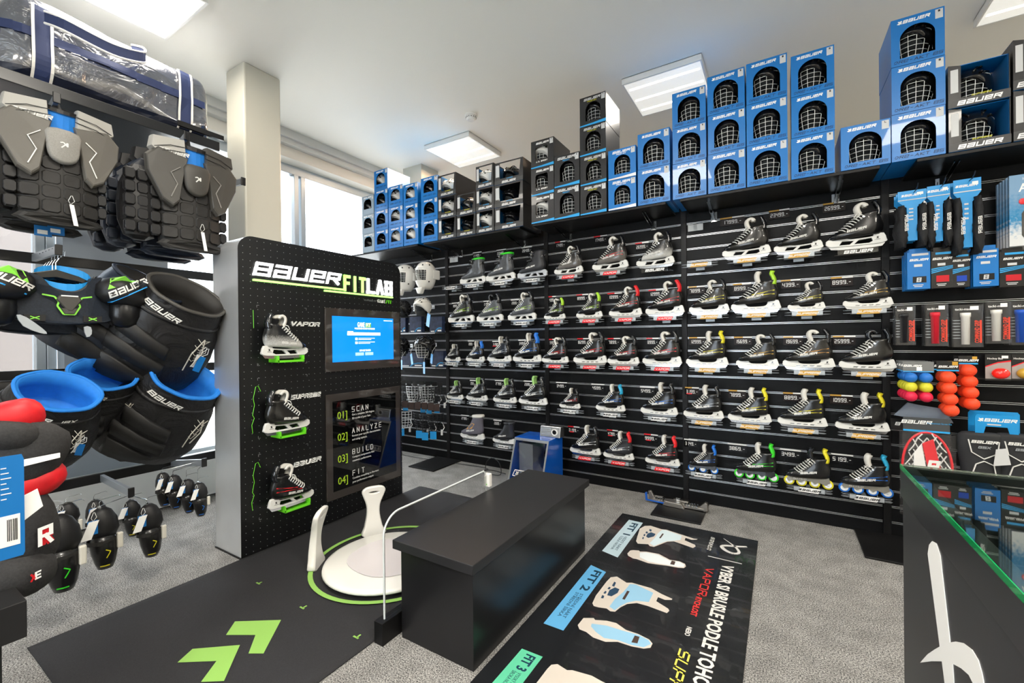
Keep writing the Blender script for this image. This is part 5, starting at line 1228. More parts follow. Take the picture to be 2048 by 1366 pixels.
    MB().loft([[(.078*cos(a)*1.0, -.045+.072*sin(a), .08+.032*sin(a)+z) for a in [2*pi*k/20 for k in range(20)]] for z in (0, .02)], cap0=False, cap1=False).build('collar_edge', M_q2, t)
    MB().box(-.05, .05, .018, .024, .0, .12).build('back_yoke', M_bli, t)
    MB().prism([(-.02, .10), (.02, .10), (.006, .17), (-.006, .17)], .0, .006).build('hanging_loop', M_q2, t)
    if detail: hangtag(t, .03, -.10, -.42, .11, .018)
    for sx in (-1, 1):
        if detail:
            fz = -.112; qs, tw = strokes('BaueR', .022, w=1.2, th=.22, gap=.15, shear=.25)
            if sx < 0: flat([[(-.19+p[0], .0+p[1]) for p in q] for q in qs], lambda u, v, w_: (u, -.115+.5*u*u+w_-.0, v)).build('brand_lettering', M_lace, t)
    return t
c1 = atX(113, 235, -2.98)
chest('grey and silver chest protector with blue neck lining, hanging at upper left', (-3.0, c1.y+.005, c1.z-.05), .90, 2)
chest('dark chest protector mostly hidden behind the silver-grey one at left edge', (-3.22, c1.y-.02, c1.z-.06), .9, True, False)
c2 = atX(375, 315, -2.98)
chest('charcoal chest protector with white icon, frontmost of three near the column', (-3.0, c2.y+.01, c2.z-.035), .98, 1)
chest('blue-black chest protector, middle one of three near the column', (-3.19, c2.y-.01, c2.z-.06), .97, 0, False)
chest('blue-black chest protector, rearmost of three near the column', (-3.33, c2.y-.03, c2.z-.07), .97, 0, False)
def label_cards(px, py, lab):
    q = atX(px, py, -3.05); t = thing('swing_tag', q, lab, 'tag', None, rot=(0, 0, pi/2))
    MB().box(-.03, .03, -.002, 0, -.05, 0).build('card', M_tagb, t); MB().box(-.02, .015, -.0028, -.002, -.04, -.02).build('barcode_patch', M_tagw, t)
label_cards(86, 452, 'blue swing tag hanging under the silver-grey chest protector'); label_cards(112, 450, 'second blue swing tag under the silver-grey protector, right of first')
# ------------------------------------------------------------------ shoulder pads
M_sg = mat('lime_green_print', '#8be04a', .5); M_sb = mat('bright_blue_trim', '#2a9ae6', .5); M_hang = mat('black_hanger', '#0f1012', .2, coat=.6)
def hanger(parent, y=0.):
    m = MB(); m.loft([[(x, y-.010+.0*x, z-.012*w), (x, y+.010, z-.012*w), (x, y+.010, z+.010*w), (x, y-.010, z+.010*w)] for x, z, w in ((-.15, -.055, 1), (-.08, -.02, 1.3), (0, .0, 1.8), (.08, -.02, 1.3), (.15, -.055, 1))])
    m.build('hanger_arms', M_hang, parent, bevel=.003)
    MB().tube([(0, y, .01), (0, y, .05), (.012, y, .075), (.03, y, .088), (.032, y, .112), (.012, y, .128), (-.012, y, .118)], .0022, 6).build('hanger_hook', M_chrome, parent)
def hang_thing(px, X, lab):
    q = atX(px, 520, X); t = thing('clothes_hanger', (X, a4.y-.0, a4.z-.108+.0), lab, 'hanger', 'hangers on the shoulder pad arm', rot=(0, 0, pi/2)); hanger(t); return t
for k in range(5): hang_thing(117, -3.02-.055*k, ['frontmost', 'second', 'third', 'fourth', 'rearmost'][k] + ' black hanger with chrome hook holding the shoulder pads')
def shoulder(label, loc, s=1., detail=True):
    t = thing('shoulder_pads', loc, label, 'shoulder pads', 'shoulder pads on hangers', rot=(0, 0, pi/2)); t.scale = (s, s, s)
    body = MB(); P = smooth_pts([(-.09, -.01), (-.06, -.055), (-.02, -.078), (.03, -.078), (.07, -.05), (.095, .0), (.16, -.0), (.19, -.08), (.19, -.19), (.15, -.225), (.0, -.24), (-.14, -.225), (-.19, -.19), (-.19, -.08), (-.15, .0)], 2)
    R = []; c = (0, -.14)
    for sc_, yy in ((1., .03), (1., -.015), (.985, -.032), (.96, -.04)): R.append([(c[0]+(a-c[0])*sc_, yy+.9*a*a, c[1]+(b-c[1])*sc_) for a, b in P])
    body.loft(R); bo_ = body.build('chest_panel', mat('navy_black_mesh', '#17202c', .6, noise=.3, nscale=120), t)
    F = lambda d: (lambda u, v, w_: (u, -.0405+.9*u*u-d+w_, v))
    MB().loft([[(x, y, z+d) for x, y, z in [(.10*cos(a)+.002, .035+.055*sin(a), -.01+.05*sin(a)-.0) for a in [2*pi*k/20 for k in range(20)]]] for d in (-.05, .02)], False, False).build('blue_neck_lining', M_sb, t)
    MB().tube([(a, -.03+.9*a*a, b) for a, b in smooth_pts([(-.105, .0), (-.065, -.055), (-.02, -.078), (.03, -.078), (.07, -.05), (.105, .005)], 3, False)], .007, 6).build('neck_binding', M_q2, t)
    for sx in (-1, 1):
        cap = MB(); cap.loft([[(sx*(.205+.0)+w*cos(a), -.03+.075*w/.095*sin(a), z-.35*abs(w*cos(a))*(1 if cos(a)*sx > 0 else .0)) for a in [2*pi*k/18 for k in range(18)]] for z, w in ((-.13, .04), (-.115, .08), (-.08, .105), (-.03, .10), (.0, .075), (.015, .03))])
        o = cap.build('shoulder_cap', M_q2, t, True); tr = tree_of(cap)
        arm_ = MB(); arm_.loft([[(sx*.23+w*cos(a), -.01+.8*w*sin(a), z) for a in [2*pi*k/16 for k in range(16)]] for z, w in ((-.25, .03), (-.235, .055), (-.19, .072), (-.13, .07), (-.10, .05))]); arm_.build('upper_arm_pad', M_black, t, True)
        gq = [[(sx*.135, -.06), (sx*.20, -.03), (sx*.255, -.005), (sx*.20, .015), (sx*.15, .0)]]
        lay(tr, gq, .003, 2).build('lime_print', M_sg, o)
        qs, tw = strokes('BaueR', .032, w=1.0, th=.22, gap=.14, shear=.25); A = -.42*-sx*-1 if sx < 0 else .75
        A = -.45 if sx < 0 else .55
        org = (-.295, -.015) if sx < 0 else (.145, -.105)
        lay(tr, [[(org[0]+p[0]*cos(A)-p[1]*sin(A), org[1]+p[0]*sin(A)+p[1]*cos(A)) for p in q] for q in qs], .005, 0).build('brand_lettering', M_lace, o)
        lay(tr, ribbon([(org[0]+.0*cos(A), org[1]-.018), (org[0]+.17*cos(A), org[1]-.018+.17*sin(A))], [.003, .003]), .004, 1).build('blue_line', M_sb, o)
    if detail:
        flat(ribbon([(-.085, -.098), (-.045, -.106), (-.03, -.13), (-.036, -.15), (-.015, -.19), (.025, -.19), (.045, -.15), (.038, -.13), (.052, -.106), (.09, -.098)], [.0035]*10), F(0)).build('green_emblem_line', M_sg, t)
        m = MB(); puff(m, [(-.03, -.10), (.04, -.10), (.05, -.12), (.015, -.175), (.0, -.175), (-.04, -.12)], -.038, .012, .85); puff(m, [(-.025, -.16), (.035, -.16), (.022, -.188), (-.012, -.188)], -.038, .010, .85); m.build('centre_emblem', M_gry2, t)
        flat([rectq(-.025, .035, -.104, -.098)], F(.012)).build('emblem_label', M_tagw, t)
        for x in (-.11, .09):
            MB().box(x-.035, x+.035, -.040, -.034+.9*x*x-.0, -.225, -.195).build('lower_patch', M_q2, t)
            qs, _ = strokes('X', .016, w=1.9, th=.25, shear=0, centre=True, z0=-.218); flat([[(x+p[0], p[1]) for p in q] for q in qs], lambda u, v, w_: (u, -.0405+w_, v)).build('green_cross', M_sg, t)
        MB().prism(smooth_pts([(-.17, -.20), (-.14, -.21), (-.09, -.26), (-.075, -.285), (-.10, -.28), (-.15, -.25)], 2), -.06, -.05).build('grey_strap_end', M_gplate, t)
        MB().prism(smooth_pts([(.06, -.25), (.085, -.25), (.088, -.285), (.07, -.30)], 2), -.03, -.02).build('grey_strap_end', M_gplate, t)
    return t
q = atX(131, 560, -2.98)
shoulder('black shoulder pads with lime and blue print, hanging frontmost at left', (-2.99, q.y, q.z+.02), 1.0)
shoulder('second set of black shoulder pads behind the frontmost lime and blue one', (-3.12, q.y-.03, q.z-.03), 1.0, False)
# ------------------------------------------------------------------ padded pants
def pants(label, loc, rot, s=1., lining=None, belt=None, txt=True, tagc=True, body=None, laces_=True, num=None):
    t = thing('padded_pants', loc, label, 'hockey pants', 'padded pants on the rack', rot=rot); t.scale = (s, s, s)
    body = body or M_wr; lining = lining or M_q1; n = 36
    def ring(w, d, z, sag=0.): return [(w*cos(2*pi*k/n)*(1+.02*sin(5*2*pi*k/n)), d*sin(2*pi*k/n)*(1+.02*sin(7*2*pi*k/n+z*20)), z + sag*sin(2*pi*k/n)) for k in range(n)]
    sh = MB(); sh.loft([ring(.17, .12, .0, .02), ring(.185, .13, -.05, .02), ring(.19, .135, -.10), ring(.22, .16, -.16), ring(.25, .18, -.28), ring(.26, .185, -.38), ring(.24, .17, -.46), ring(.20, .14, -.47)], False, True)
    sh.build('shell', body, t, True)
    tr = tree_of(sh)
    MB().loft([ring(.168, .118, .005, .02), ring(.155, .105, .008, .02), ring(.15, .10, -.06), ring(.16, .11, -.16), ring(.14, .10, -.17)], False, True).build('lining', lining, t, True)
    MB().tube([(x, y, z+.004) for x, y, z in ring(.170, .120, .0, .02)], .009, 6, True).build('waist_binding', belt or body, t, True)
    MB().tube([(x*1.0, y*1.0, z) for x, y, z in ring(.189, .134, -.095)], .010, 6, True).build('belt_seam', body, t, True)
    pads = MB()
    for x0, x1, z0, z1 in ((-.19, .03, -.24, -.16), (-.20, .05, -.33, -.25), (-.18, .03, -.45, -.34)):
        P = smooth_pts([(x0, z1), ((x0+x1)/2, z1-.015), (x1, z1-.05), (x1+.01, z0-.03), ((x0+x1)/2, z0+.0), (x0+.01, z0+.015)], 1); R = []; c = centroid(P)
        for sc_, off in ((1.02, -.006), (1, .012), (.93, .019)):
            rr = []
            for a, b in P:
                u, v = c[0]+(a-c[0])*sc_, c[1]+(b-c[1])*sc_; h = tr.ray_cast(Vector((u, -.5, v)), Vector((0, 1, 0))); y = h[0].y if h[0] is not None else -.08
                rr.append((u, y-off, v))
            R.append(rr)
        pads.loft(R)
    pads.build('thigh_padding', mat('matt_black_padding', '#1b1b1b', .55), t, True)
    if txt: brand(t, tr, -.150, -.066, .025, -.16, w=1.1, off=.009)
    if num:
        brand(t, tr, .03, -.095, .020, .05, s=num, name='model_lettering', off=.006)
    if laces_:
        m = MB()
        for k in range(4): m.tube([(.115, -.135, -.13-.035*k), (.14, -.16, -.14-.035*k), (.165, -.13, -.125-.035*k), (.14, -.165, -.115-.035*k)], .0016, 5)
        m.tube([(.14, -.14, -.12), (.12, -.17, -.20), (.13, -.17, -.30)], .003, 5); m.tube([(.14, -.14, -.12), (.16, -.16, -.19), (.15, -.165, -.27)], .003, 5)
        m.build('fly_laces', mat('grey_lace', '#b5b1a6', .8), t)
    if tagc: hangtag(t, .17, -.155, -.20, .09, .03, blue=True); hangtag(t, .16, -.15, -.20, .075, .03)
    return t
q = atX(352, 590, -2.93)
pants('dark padded goalie pants with wide open waist, right beside the kiosk', (q.x, q.y+.06, q.z), (radians(34), radians(24), pi/2-.15), 1.18, M_q1, M_gry2, body=M_wr)
q = atX(288, 575, -3.1)
pants('dark navy padded pants half hidden behind those beside the kiosk', (q.x-.02, q.y+.03, q.z+.02), (radians(20), radians(28), pi/2), 1.05, M_q1, body=M_q3, tagc=False, laces_=False)
q = atX(225, 610, -3.05)
t = thing('thigh_guard', q, 'grey hinged thigh guard with white label hanging left of navy pants', 'padding', None, rot=(0, radians(-30), pi/2))
m = MB(); puff(m, rq(-.05, .07, -.07, .07, .15), 0, .04, .85); m.build('guard_shell', M_gry2, t, True)
m = MB(); puff(m, rq(-.08, .06, -.24, -.07, .2), .02, .03, .85); m.build('fabric_flap', M_q3, t, True)
MB().box(.01, .06, -.043, -.040, .05, .075).build('white_label', M_tagw, t)
qs, _ = strokes('BaueR', .016, w=1.1, th=.2, gap=.16, shear=.25); flat([[(-.035+p[1], -.05+p[0]) for p in q_] for q_ in qs], lambda u, v, w_: (u, -.041+w_, v)).build('brand_lettering', M_lace, t)
q = atX(125, 775, -2.9)
pants('black padded pants with bright blue lining and number, lower left', (q.x+.05, q.y-.02, q.z-.015), (radians(42), radians(18), pi/2-.1), .88, M_bli, M_bli, num='1BX')
q = atX(195, 760, -3.05)
pants('black padded pants with blue lining, behind and right of the numbered pair', (q.x, q.y+.03, q.z+.03), (radians(45), radians(6), pi/2), .85, M_bli, M_bli)
q = atX(375, 760, -3.0)
pants('largest black padded pants with blue lining, left of the kiosk edge', (q.x, q.y-.0, q.z-.0), (radians(40), radians(22), pi/2-.05), 1.12, M_bli, M_bli, tagc=False)
q = atX(40, 790, -3.15)
pants('dark pants hidden at the left picture edge above red gloves', (q.x, q.y-.03, q.z), (radians(30), radians(0), pi/2), .8, M_q1, None, False, False)
# ------------------------------------------------------------------ elbow pads
def elbow(label, px, py, X, L, accent, rz=0., tip=0., to=None):
    q = atX(px, py, X); t = thing('elbow_pad', q, label, 'elbow pad', 'elbow pads on clip hangers', rot=(0, tip, pi/2+rz)); s = L/.36; t.scale = (s, s, s)
    up = MB(); up.loft([[(w*cos(a)+c, d*sin(a), z) for a in [2*pi*k/18 for k in range(18)]] for z, w, d, c in ((-.0, .02, .02, 0), (-.02, .045, .04, 0), (-.07, .066, .055, .005), (-.13, .072, .06, .008), (-.18, .055, .05, .004))]); up.build('upper_cup', M_q2, t, True)
    lo = MB(); lo.loft([[(w*cos(a)+c, d*sin(a)-.01, z) for a in [2*pi*k/18 for k in range(18)]] for z, w, d, c in ((-.16, .05, .045, .0), (-.2, .064, .055, .004), (-.26, .06, .052, .008), (-.32, .048, .045, .012), (-.355, .035, .035, .012))]); lo.build('forearm_guard', mat('gloss_black_guard', '#121213', .3, coat=.3), t, True)
    MB().loft([[(w*cos(a), .058*sin(a)-.006, z) for a in [2*pi*k/18 for k in range(18)]] for z, w in ((-.205, .069), (-.18, .069))], False, False).build('elastic_strap', M_q1, t)
    MB().box(.055, .082, -.06, -.035, -.25, -.16).build('strap_end', mat('off_white_tab', '#cfcbbf', .5), t, bevel=.006)
    tr = tree_of(lo); lay(tr, ribbon([(.0, -.235), (.022, -.25), (.004, -.285)], [.0025]*3)+[rectq(-.02, .02, -.335, -.328)], .003, 1).build('accent_line', accent, t)
    MB().tube([(-.01, 0, -.01), (-.01, 0, .03), (.0, 0, .045), (.08, .0, .05), (.09, 0, .04)], .0018, 5).box(-.016, -.004, -.006, .006, -.02, .012).build('clip_wire', M_chrome, t)
    to = to or a6; W = Matrix.Translation(q) @ Matrix.Rotation(pi/2+rz, 4, 'Z') @ Matrix.Scale(s, 4); g = W.inverted() @ Vector((min(to.x-.02, max(RX+.05, q.x)), to.y, to.z-.018)); e_ = Vector((-.01, 0, .02))
    MB().tube([e_, (e_.x, e_.y, max(g.z, .03)-.02), (g.x, g.y, g.z)], .0022, 5).build('hanger_wire', M_chrome, t)
    hangtag(t, -.05, -.06, -.05, .10, .045, tilt=-.35); MB().box(-.075, -.03, -.052, -.050, -.13, -.05).build('blue_tag', M_tagb, t)
    return t
M_ey = acc('yellow')
elbow('yellow and black elbow pad, front left one on the low arm', 203, 1015, -2.85, .30, M_ey)
elbow('yellow and black elbow pad, front right one on the low arm', 297, 1008, -2.88, .28, M_ey)
elbow('yellow-lined elbow pad behind the front left one', 190, 1000, -3.05, .22, M_ey, .3)
elbow('yellow-lined elbow pad behind the front right one', 262, 1000, -3.08, .2, M_ey, -.2)
elbow('green and black elbow pad, lowest at left beside the red gloves', 118, 1030, -2.75, .34, acc('green'), to=Vector((RX+.03, .60, .49)))
elbow('black elbow pad behind the green-lined one near the red gloves', 135, 1005, -2.95, .2, acc('green'), to=Vector((RX+.03, .60, .49)))
elbow('small blue and black elbow pad, left end of the row by the kiosk', 325, 945, -3.1, .2, acc('blue'), .2, to=a7)
elbow('small blue and black elbow pad, second in row by the kiosk', 348, 950, -3.05, .2, acc('blue'), to=a7)
elbow('small blue and black elbow pad, third in row by the kiosk', 375, 958, -3.0, .2, acc('blue'), -.2, to=a7)
elbow('small blue and black elbow pad, last in row by the kiosk', 398, 965, -2.95, .2, acc('blue'), to=a7)
# ------------------------------------------------------------------ red goalie gloves in the left foreground
M_redf = mat('red_glove_fabric', '#c8141e', .5, noise=.1, nscale=40); M_blf = mat('black_glove_fabric', '#2a2a2b', .8, noise=.3, nscale=150, bump=.2, bscale=400)
def blob(t, name, m_, px, py, X, w, h, d, ang=0., n=16):
    q = atX(px, py, X); m = MB(); R = []
    for j in range(9):
        ph = -pi/2+pi*(j+.35)/8.7 if j < 8 else pi/2-.05
        R.append([(w/2*math.copysign(abs(cos(2*pi*k/n))**.8, cos(2*pi*k/n))*cos(ph)**.6, d/2*sin(2*pi*k/n)*cos(ph)**.6, h/2*sin(ph)) for k in range(n)])
    m.loft(R); m.xf(Matrix.Translation(q) @ Matrix.Rotation(pi/2, 4, 'Z') @ Matrix.Rotation(ang, 4, 'Y'))
    return m.build(name, m_, t, True), m
GX = -1.95
t = thing('goalie_pad', (0, 0, 0), 'red, black and white goalie leg pad standing at the left edge', 'goalie pad')
for a_ in (('knee_roll', M_redf, 22, 838, GX-.05, .15, .11, .12, -.3), ('knee_roll', M_blf, 20, 870, GX-.02, .14, .09, .14, .3), ('padded_roll', M_blf, 60, 905, GX-.02, .17, .19, .12, .5), ('red_roll', M_redf, 60, 965, GX-.04, .17, .10, .14, -.35), ('shin_panel', M_blf, 40, 1060, GX-.02, .17, .26, .14, -.15), ('boot_roll', M_blf, 25, 1150, GX, .19, .13, .16, .1)):
    o, mm = blob(t, *a_)
q = atX(72, 925, GX+.055); MB().prism([(-.04, -.006), (.05, .004), (.05, .018), (-.04, .014)], -.006, 0).xf(Matrix.Translation(q) @ Matrix.Rotation(pi/2, 4, 'Z')).build('white_stripe', M_tagw, t)
q = atX(80, 1085, GX+.065); qs, _ = strokes('1', .06, w=.5, th=.22, shear=.2)
for nm, s_, c_, wd_, (px_, py_) in (('red_outline', 'R', M_redf, .30, (76, 1095)), ('white_letter', 'R', M_tagw, .17, (76, 1095)), ('model_lettering', 'X', M_redf, .2, (61, 1165)), ('model_lettering', 'E', M_tagw, .2, (70, 1160))):
    h_ = .055 if s_ == 'R' else .022; qs, _ = strokes(s_, h_, w=.6, th=wd_, shear=.2); q = atX(px_, py_, GX+(.068 if s_ == 'R' else .085)+(.002 if wd_ == .17 else 0))
    flat(qs, lambda u, v, w_: (u, w_, v)).xf(Matrix.Translation(q) @ Matrix.Rotation(pi/2, 4, 'Z') @ Matrix.Rotation(-.2, 4, 'Y')).build(nm, c_, t)
def card(px0, py0, px1, py1, X, lab, m_, parts=()):
    a = atX(px0, py0, X); b = atX(px1, py1, X); w = b.y-a.y; h = a.z-b.z
    t = thing('swing_tag', (X, a.y, b.z), lab, 'tag', None, rot=(0, 0, pi/2))
    MB().prism(smooth_pts([(0, 0), (w*.96, 0), (w, h*.03), (w, h*.95), (w*.95, h), (0, h)], 1), -.0015, 0).build('card', m_, t)
    return t, w, h
t, w, h = card(-50, 922, 50, 1108, -1.70, 'large blue swing tag with barcode hanging on the red goalie pad', M_tagb)
MB().box(.2*w, w*.90, -.0022, -.0015, .12*h, .42*h).build('white_label', M_tagw, t)
m = MB(); rnd = random.Random(5); x = w*.62
while x < w*.85: d = rnd.uniform(.0006, .002); m.box(x, x+d, -.0026, -.0022, .17*h, .38*h); x += d+rnd.uniform(.0006, .0016)
m.build('barcode', M_black, t)
m = MB()
for k in range(7): m.box(w*.5, w*(.62+.05*(k % 3)), -.0022, -.0015, h*(.88-.05*k), h*(.885-.05*k)+.001)
m.build('text_lines', M_signw, t)
MB().prism([(.0, .0), (.045, .035), (.035, .085), (-.02, .06)], .004, .006).xf(Matrix.Translation((w-.01, 0, h*.30))).build('white_card', M_tagw, t)
a = atX(0, 1204, -1.75); b = atX(54, 1200, -1.75)
t = thing('display_plinth', (-1.75, b.y, 0), 'dark grey plinth corner at the lower left picture edge', 'plinth')
MB().box(-.5, .0, -.6, 0, b.z-.10, b.z).build('plinth_top', mat('plinth_dark', '#1a1a1b', .5), t, bevel=.002); MB().box(-.46, -.04, -.56, -.04, 0, b.z-.10).build('plinth_base', mat('plinth_dark', '#1a1a1b', .5), t)
# ================================================================== ACCESSORY BAY (far right)
M_prong = mat('dark_steel_prong', '#3a4250', .3, .8); M_bcard = mat('cyan_blue_card', '#1590d4', .4, coat=.3); M_kcard = mat('black_glossy_card', '#121315', .3, coat=.4)
M_bag = mat('clear_bag', '#ffffff', .08, trans=.96, ior=1.2, alpha=.35); M_org = mat('orange_ball', '#f04a22', .55, noise=.12, nscale=300); M_orgr = mat('red_ball_gloss', '#ff2a22', .15, coat=.6)
def put(px0, py0, px1, py1, Y): a = atY(px0, py0, Y); b = atY(px1, py1, Y); return a.x, b.x, b.z, a.z
def hook(x, z, Y, lab):
    t = thing('display_hook', (x, WD-.003, z), lab, 'hook', 'slatwall hooks'); L = WD-Y+.03
    MB().box(-.02, .02, -.004, 0, -.03, .02).build('back_plate', M_aluw, t); MB().tube([(0, -.003, 0), (0, -L*.9, .0), (0, -L, .012), (0, -L-.012, .028)], .0028, 6).build('prong', M_prong, t)
def back(n, fn, Y, gap=.022):
    """fn(Y, k) builds the k-th copy; k=0 is the front one"""
    for k in range(n): fn(min(Y+gap*k, WD-.03), k)
OR = ['frontmost', 'second', 'third', 'fourth', 'rearmost']
def cardm(t, w, h, m_, name='backing_card', z0=0, th=.002, pts=None):
    return MB().prism(pts or [(-w/2, z0), (w/2, z0), (w/2, z0+h), (-w/2, z0+h)], 0, th).build(name, m_, t)
def logo(t, s, x, z, h, m_, y=-.0006, w=1.15, th=.22, shear=.3, name='brand_lettering', centre=True, tt=.0006):
    qs, tw = strokes(s, h, w=w, th=th, gap=.16, shear=shear, centre=centre, z0=z); flat([[(p[0]+x, p[1]) for p in q] for q in qs], lambda u, v, w_: (u, y+w_, v), tt).build(name, m_, t)
# skate guards
for i, (x0, y0, x1, y1, Y, lab) in enumerate(((1793, 385, 1856, 478, WD-.26, 'left'), (1852, 374, 1903, 480, WD-.26, 'middle'), (1904, 362, 1966, 492, WD-.26, 'right'))):
    def gd(Y, k, i=i, x0=x0, y0=y0, x1=x1, y1=y1, lab=lab):
        A = put(x0, y0, x1, y1, WD-.26); w = A[1]-A[0]; h = A[3]-A[2]; xc = (A[0]+A[1])/2
        t = thing('skate_guard_pack', (xc, Y, A[2]), 'pair of black cloth skate guards on blue card, %s, %s hook' % (OR[k], lab), 'skate guards', 'skate guard packs')
        cardm(t, 0, 0, M_bcard, pts=[(-w*.17, .0), (w*.17, .0), (w*.17, h*.66), (w*.46, h*.80), (w*.46, h), (-w*.46, h), (-w*.46, h*.80), (-w*.17, h*.66)])
        for sx in (-1, 1):
            m = MB(); R = []
            for j in range(9):
                u = j/8; ww = w*.17*(.6+.4*sin(pi*min(1, u*1.1+.1))); zz = -.03+h*.80*u
                R.append([(sx*w*.34+ww*cos(2*pi*q/12)+.006*sin(u*12+q), -.01+.022*sin(2*pi*q/12), zz+.008*(-1 if q % 2 else 1)*(u < .05)) for q in range(12)])
            o = m.loft(R).build('cloth_guard', M_dark, t, True)
            if k == 0:
                qs, tw = strokes('BaueR', .016, w=1.0, th=.2, gap=.2, shear=.2)
                flat([[(sx*w*.34+.008-p[1]*sx, h*.18+(p[0] if sx < 0 else tw-p[0])) for p in q] for q in qs], lambda u, v, w_: (u, -.034+w_, v)).build('brand_lettering', M_lace, o)
        if k == 0:
            logo(t, '&BaueR', -.005, h*.885, .013, M_silver, w=1.0)
            flat([rectq(-w*.1, w*.04, h*(.62-.07*j), h*(.645-.07*j)) for j in range(4)]+[rectq(-w*.46, w*.46, h*.81, h*.825)], FV).build('print_lines', M_stick, t)
            flat([rectq(w*.16, w*.36, h*.90, h*.95)], FV).build('price_sticker', M_tagw, t)
    back(3 if i == 0 else 2, gd, WD-.26, .05)
    A = put(x0, y0, x1, y1, WD-.26); hook((A[0]+A[1])/2+.01, A[3]-.012, WD-.30, 'steel hook holding the %s skate guard packs' % lab)
# glossy photo packs
M_photo = mat('photo_print_pack', '#3b8fd0', .15, coat=.8); nt = M_photo.node_tree; tc = nt.nodes.new('ShaderNodeTexCoord'); sp = nt.nodes.new('ShaderNodeSeparateXYZ'); rp_ = nt.nodes.new('ShaderNodeValToRGB'); nz = nt.nodes.new('ShaderNodeTexNoise'); nz.inputs['Scale'].default_value = 60
mr = nt.nodes.new('ShaderNodeMath'); mr.operation = 'MULTIPLY_ADD'; mr.inputs[1].default_value = 3.2; md_ = nt.nodes.new('ShaderNodeMath'); md_.operation = 'ADD'
nt.links.new(tc.outputs['Object'], sp.inputs[0]); nt.links.new(tc.outputs['Object'], nz.inputs['Vector']); nt.links.new(nz.outputs['Fac'], md_.inputs[0]); md_.inputs[1].default_value = -.45
ml = nt.nodes.new('ShaderNodeMath'); ml.operation = 'MULTIPLY'; ml.inputs[1].default_value = .6; nt.links.new(md_.outputs[0], ml.inputs[0])
nt.links.new(sp.outputs['Z'], mr.inputs[0]); nt.links.new(ml.outputs[0], mr.inputs[2]); nt.links.new(mr.outputs[0], rp_.inputs[0])
rp_.color_ramp.elements[0].color = lin('#d9dcdd'); rp_.color_ramp.elements[0].position = .2; rp_.color_ramp.elements[1].color = lin('#7fa3c4'); rp_.color_ramp.elements[1].position = .95
e = rp_.color_ramp.elements.new(.5); e.color = lin('#2f86b8')
nt.links.new(rp_.outputs[0], nt.nodes['Principled BSDF'].inputs['Base Color'])
A = put(2018, 352, 2110, 486, WD-.24); w = A[1]-A[0]; h = A[3]-A[2]
def photo(Y, k):
    t = thing('accessory_pack', ((A[0]+A[1])/2, Y, A[2]), 'glossy blue and white photo pack at the right edge, %s in its row' % OR[k], 'pack', 'blue and white photo packs')
    MB().box(-w/2, w/2, 0, .02, 0, h).build('pack_body', M_photo, t, bevel=.002)
    if k == 0:
        text('title_lettering', 'ADV', .06, M_tagw, t, Matrix.Translation((-w*.28, -.0005, h*.76)) @ FRONT, .8, .02); text('title_lettering', 'ICE', .018, M_tagw, t, Matrix.Translation((-w*.2, -.0005, h*.92)) @ FRONT)
        MB().ball((-w*.18, -.002, h*.62), .018, .003, .018, 12, 6).build('red_circle_print', M_red, t); MB().prism(rq(-w*.22, w*.3, h*.1, h*.5), -.002, 0).build('figure_print', M_gry2, t)
back(5, photo, WD-.24, .038)
# pocket packs, second row
for i, (x0, y0, x1, y1, kd, lab) in enumerate(((1814, 506, 1861, 577, 'b', 'leftmost blue'), (1862, 503, 1906, 575, 'r', 'black card with red window'), (1905, 508, 1940, 573, 'u', 'black card with blue window'), (1946, 500, 1998, 571, 'b', 'second blue'), (1999, 504, 2052, 572, 'r', 'rightmost black card with red window'))):
    def pk(Y, k, x0=x0, y0=y0, x1=x1, y1=y1, kd=kd, lab=lab):
        A = put(x0, y0, x1, y1, WD-.22); w = A[1]-A[0]; h = A[3]-A[2]; cm = M_blue if kd == 'b' else M_kcard
        t = thing('accessory_pack', ((A[0]+A[1])/2, Y, A[2]), '%s pack in the row below skate guards, %s' % (lab, OR[k]), 'pack', 'card packs in the second accessory row')
        MB().box(-w/2, w/2, 0, .016, 0, h).box(-w*.40, w*.40, .004, .007, h, h*1.10).build('card_box', cm, t, bevel=.001)
        if k == 0:
            MB().box(-w*.26, w*.33, -.001, .001, h*.17, h*.34).build('window', M_black if kd == 'b' else mat('red_cloth', '#c01824', .7) if kd == 'r' else mat('blue_cloth', '#1440a8', .7), t)
            logo(t, 'BaueR', .0, h*.76, h*.06, M_tagw, w=1.1); flat([rectq(-w*.2, w*.16, h*.60, h*.67)], FV).build('price_sticker', M_stick, t)
            flat([rectq(-w*.3, w*.42, h*.90, h*.96)], FV).build('top_sticker', M_stick if kd == 'b' else M_wave, t)
            if kd != 'b': flat([[(-w/2, h*(.40+.05*j)), (w/2, h*(.52+.03*j)), (w/2, h*(.535+.03*j)), (-w/2, h*(.43+.05*j))] for j in range(3)], FV).build('wave_print', M_wave, t)
            flat([rectq(-w*.25, w*.2, h*.10, h*.12), rectq(-w*.2, w*.15, h*.06, h*.08)], FV).build('small_print', M_stick, t)
            if kd == 'b': logo(t, '8', .0, h*.19, h*.12, M_stick, w=.8, shear=.1, name='knit_mark')
    back(4 if i in (0, 3) else 2, pk, WD-.22, .04)
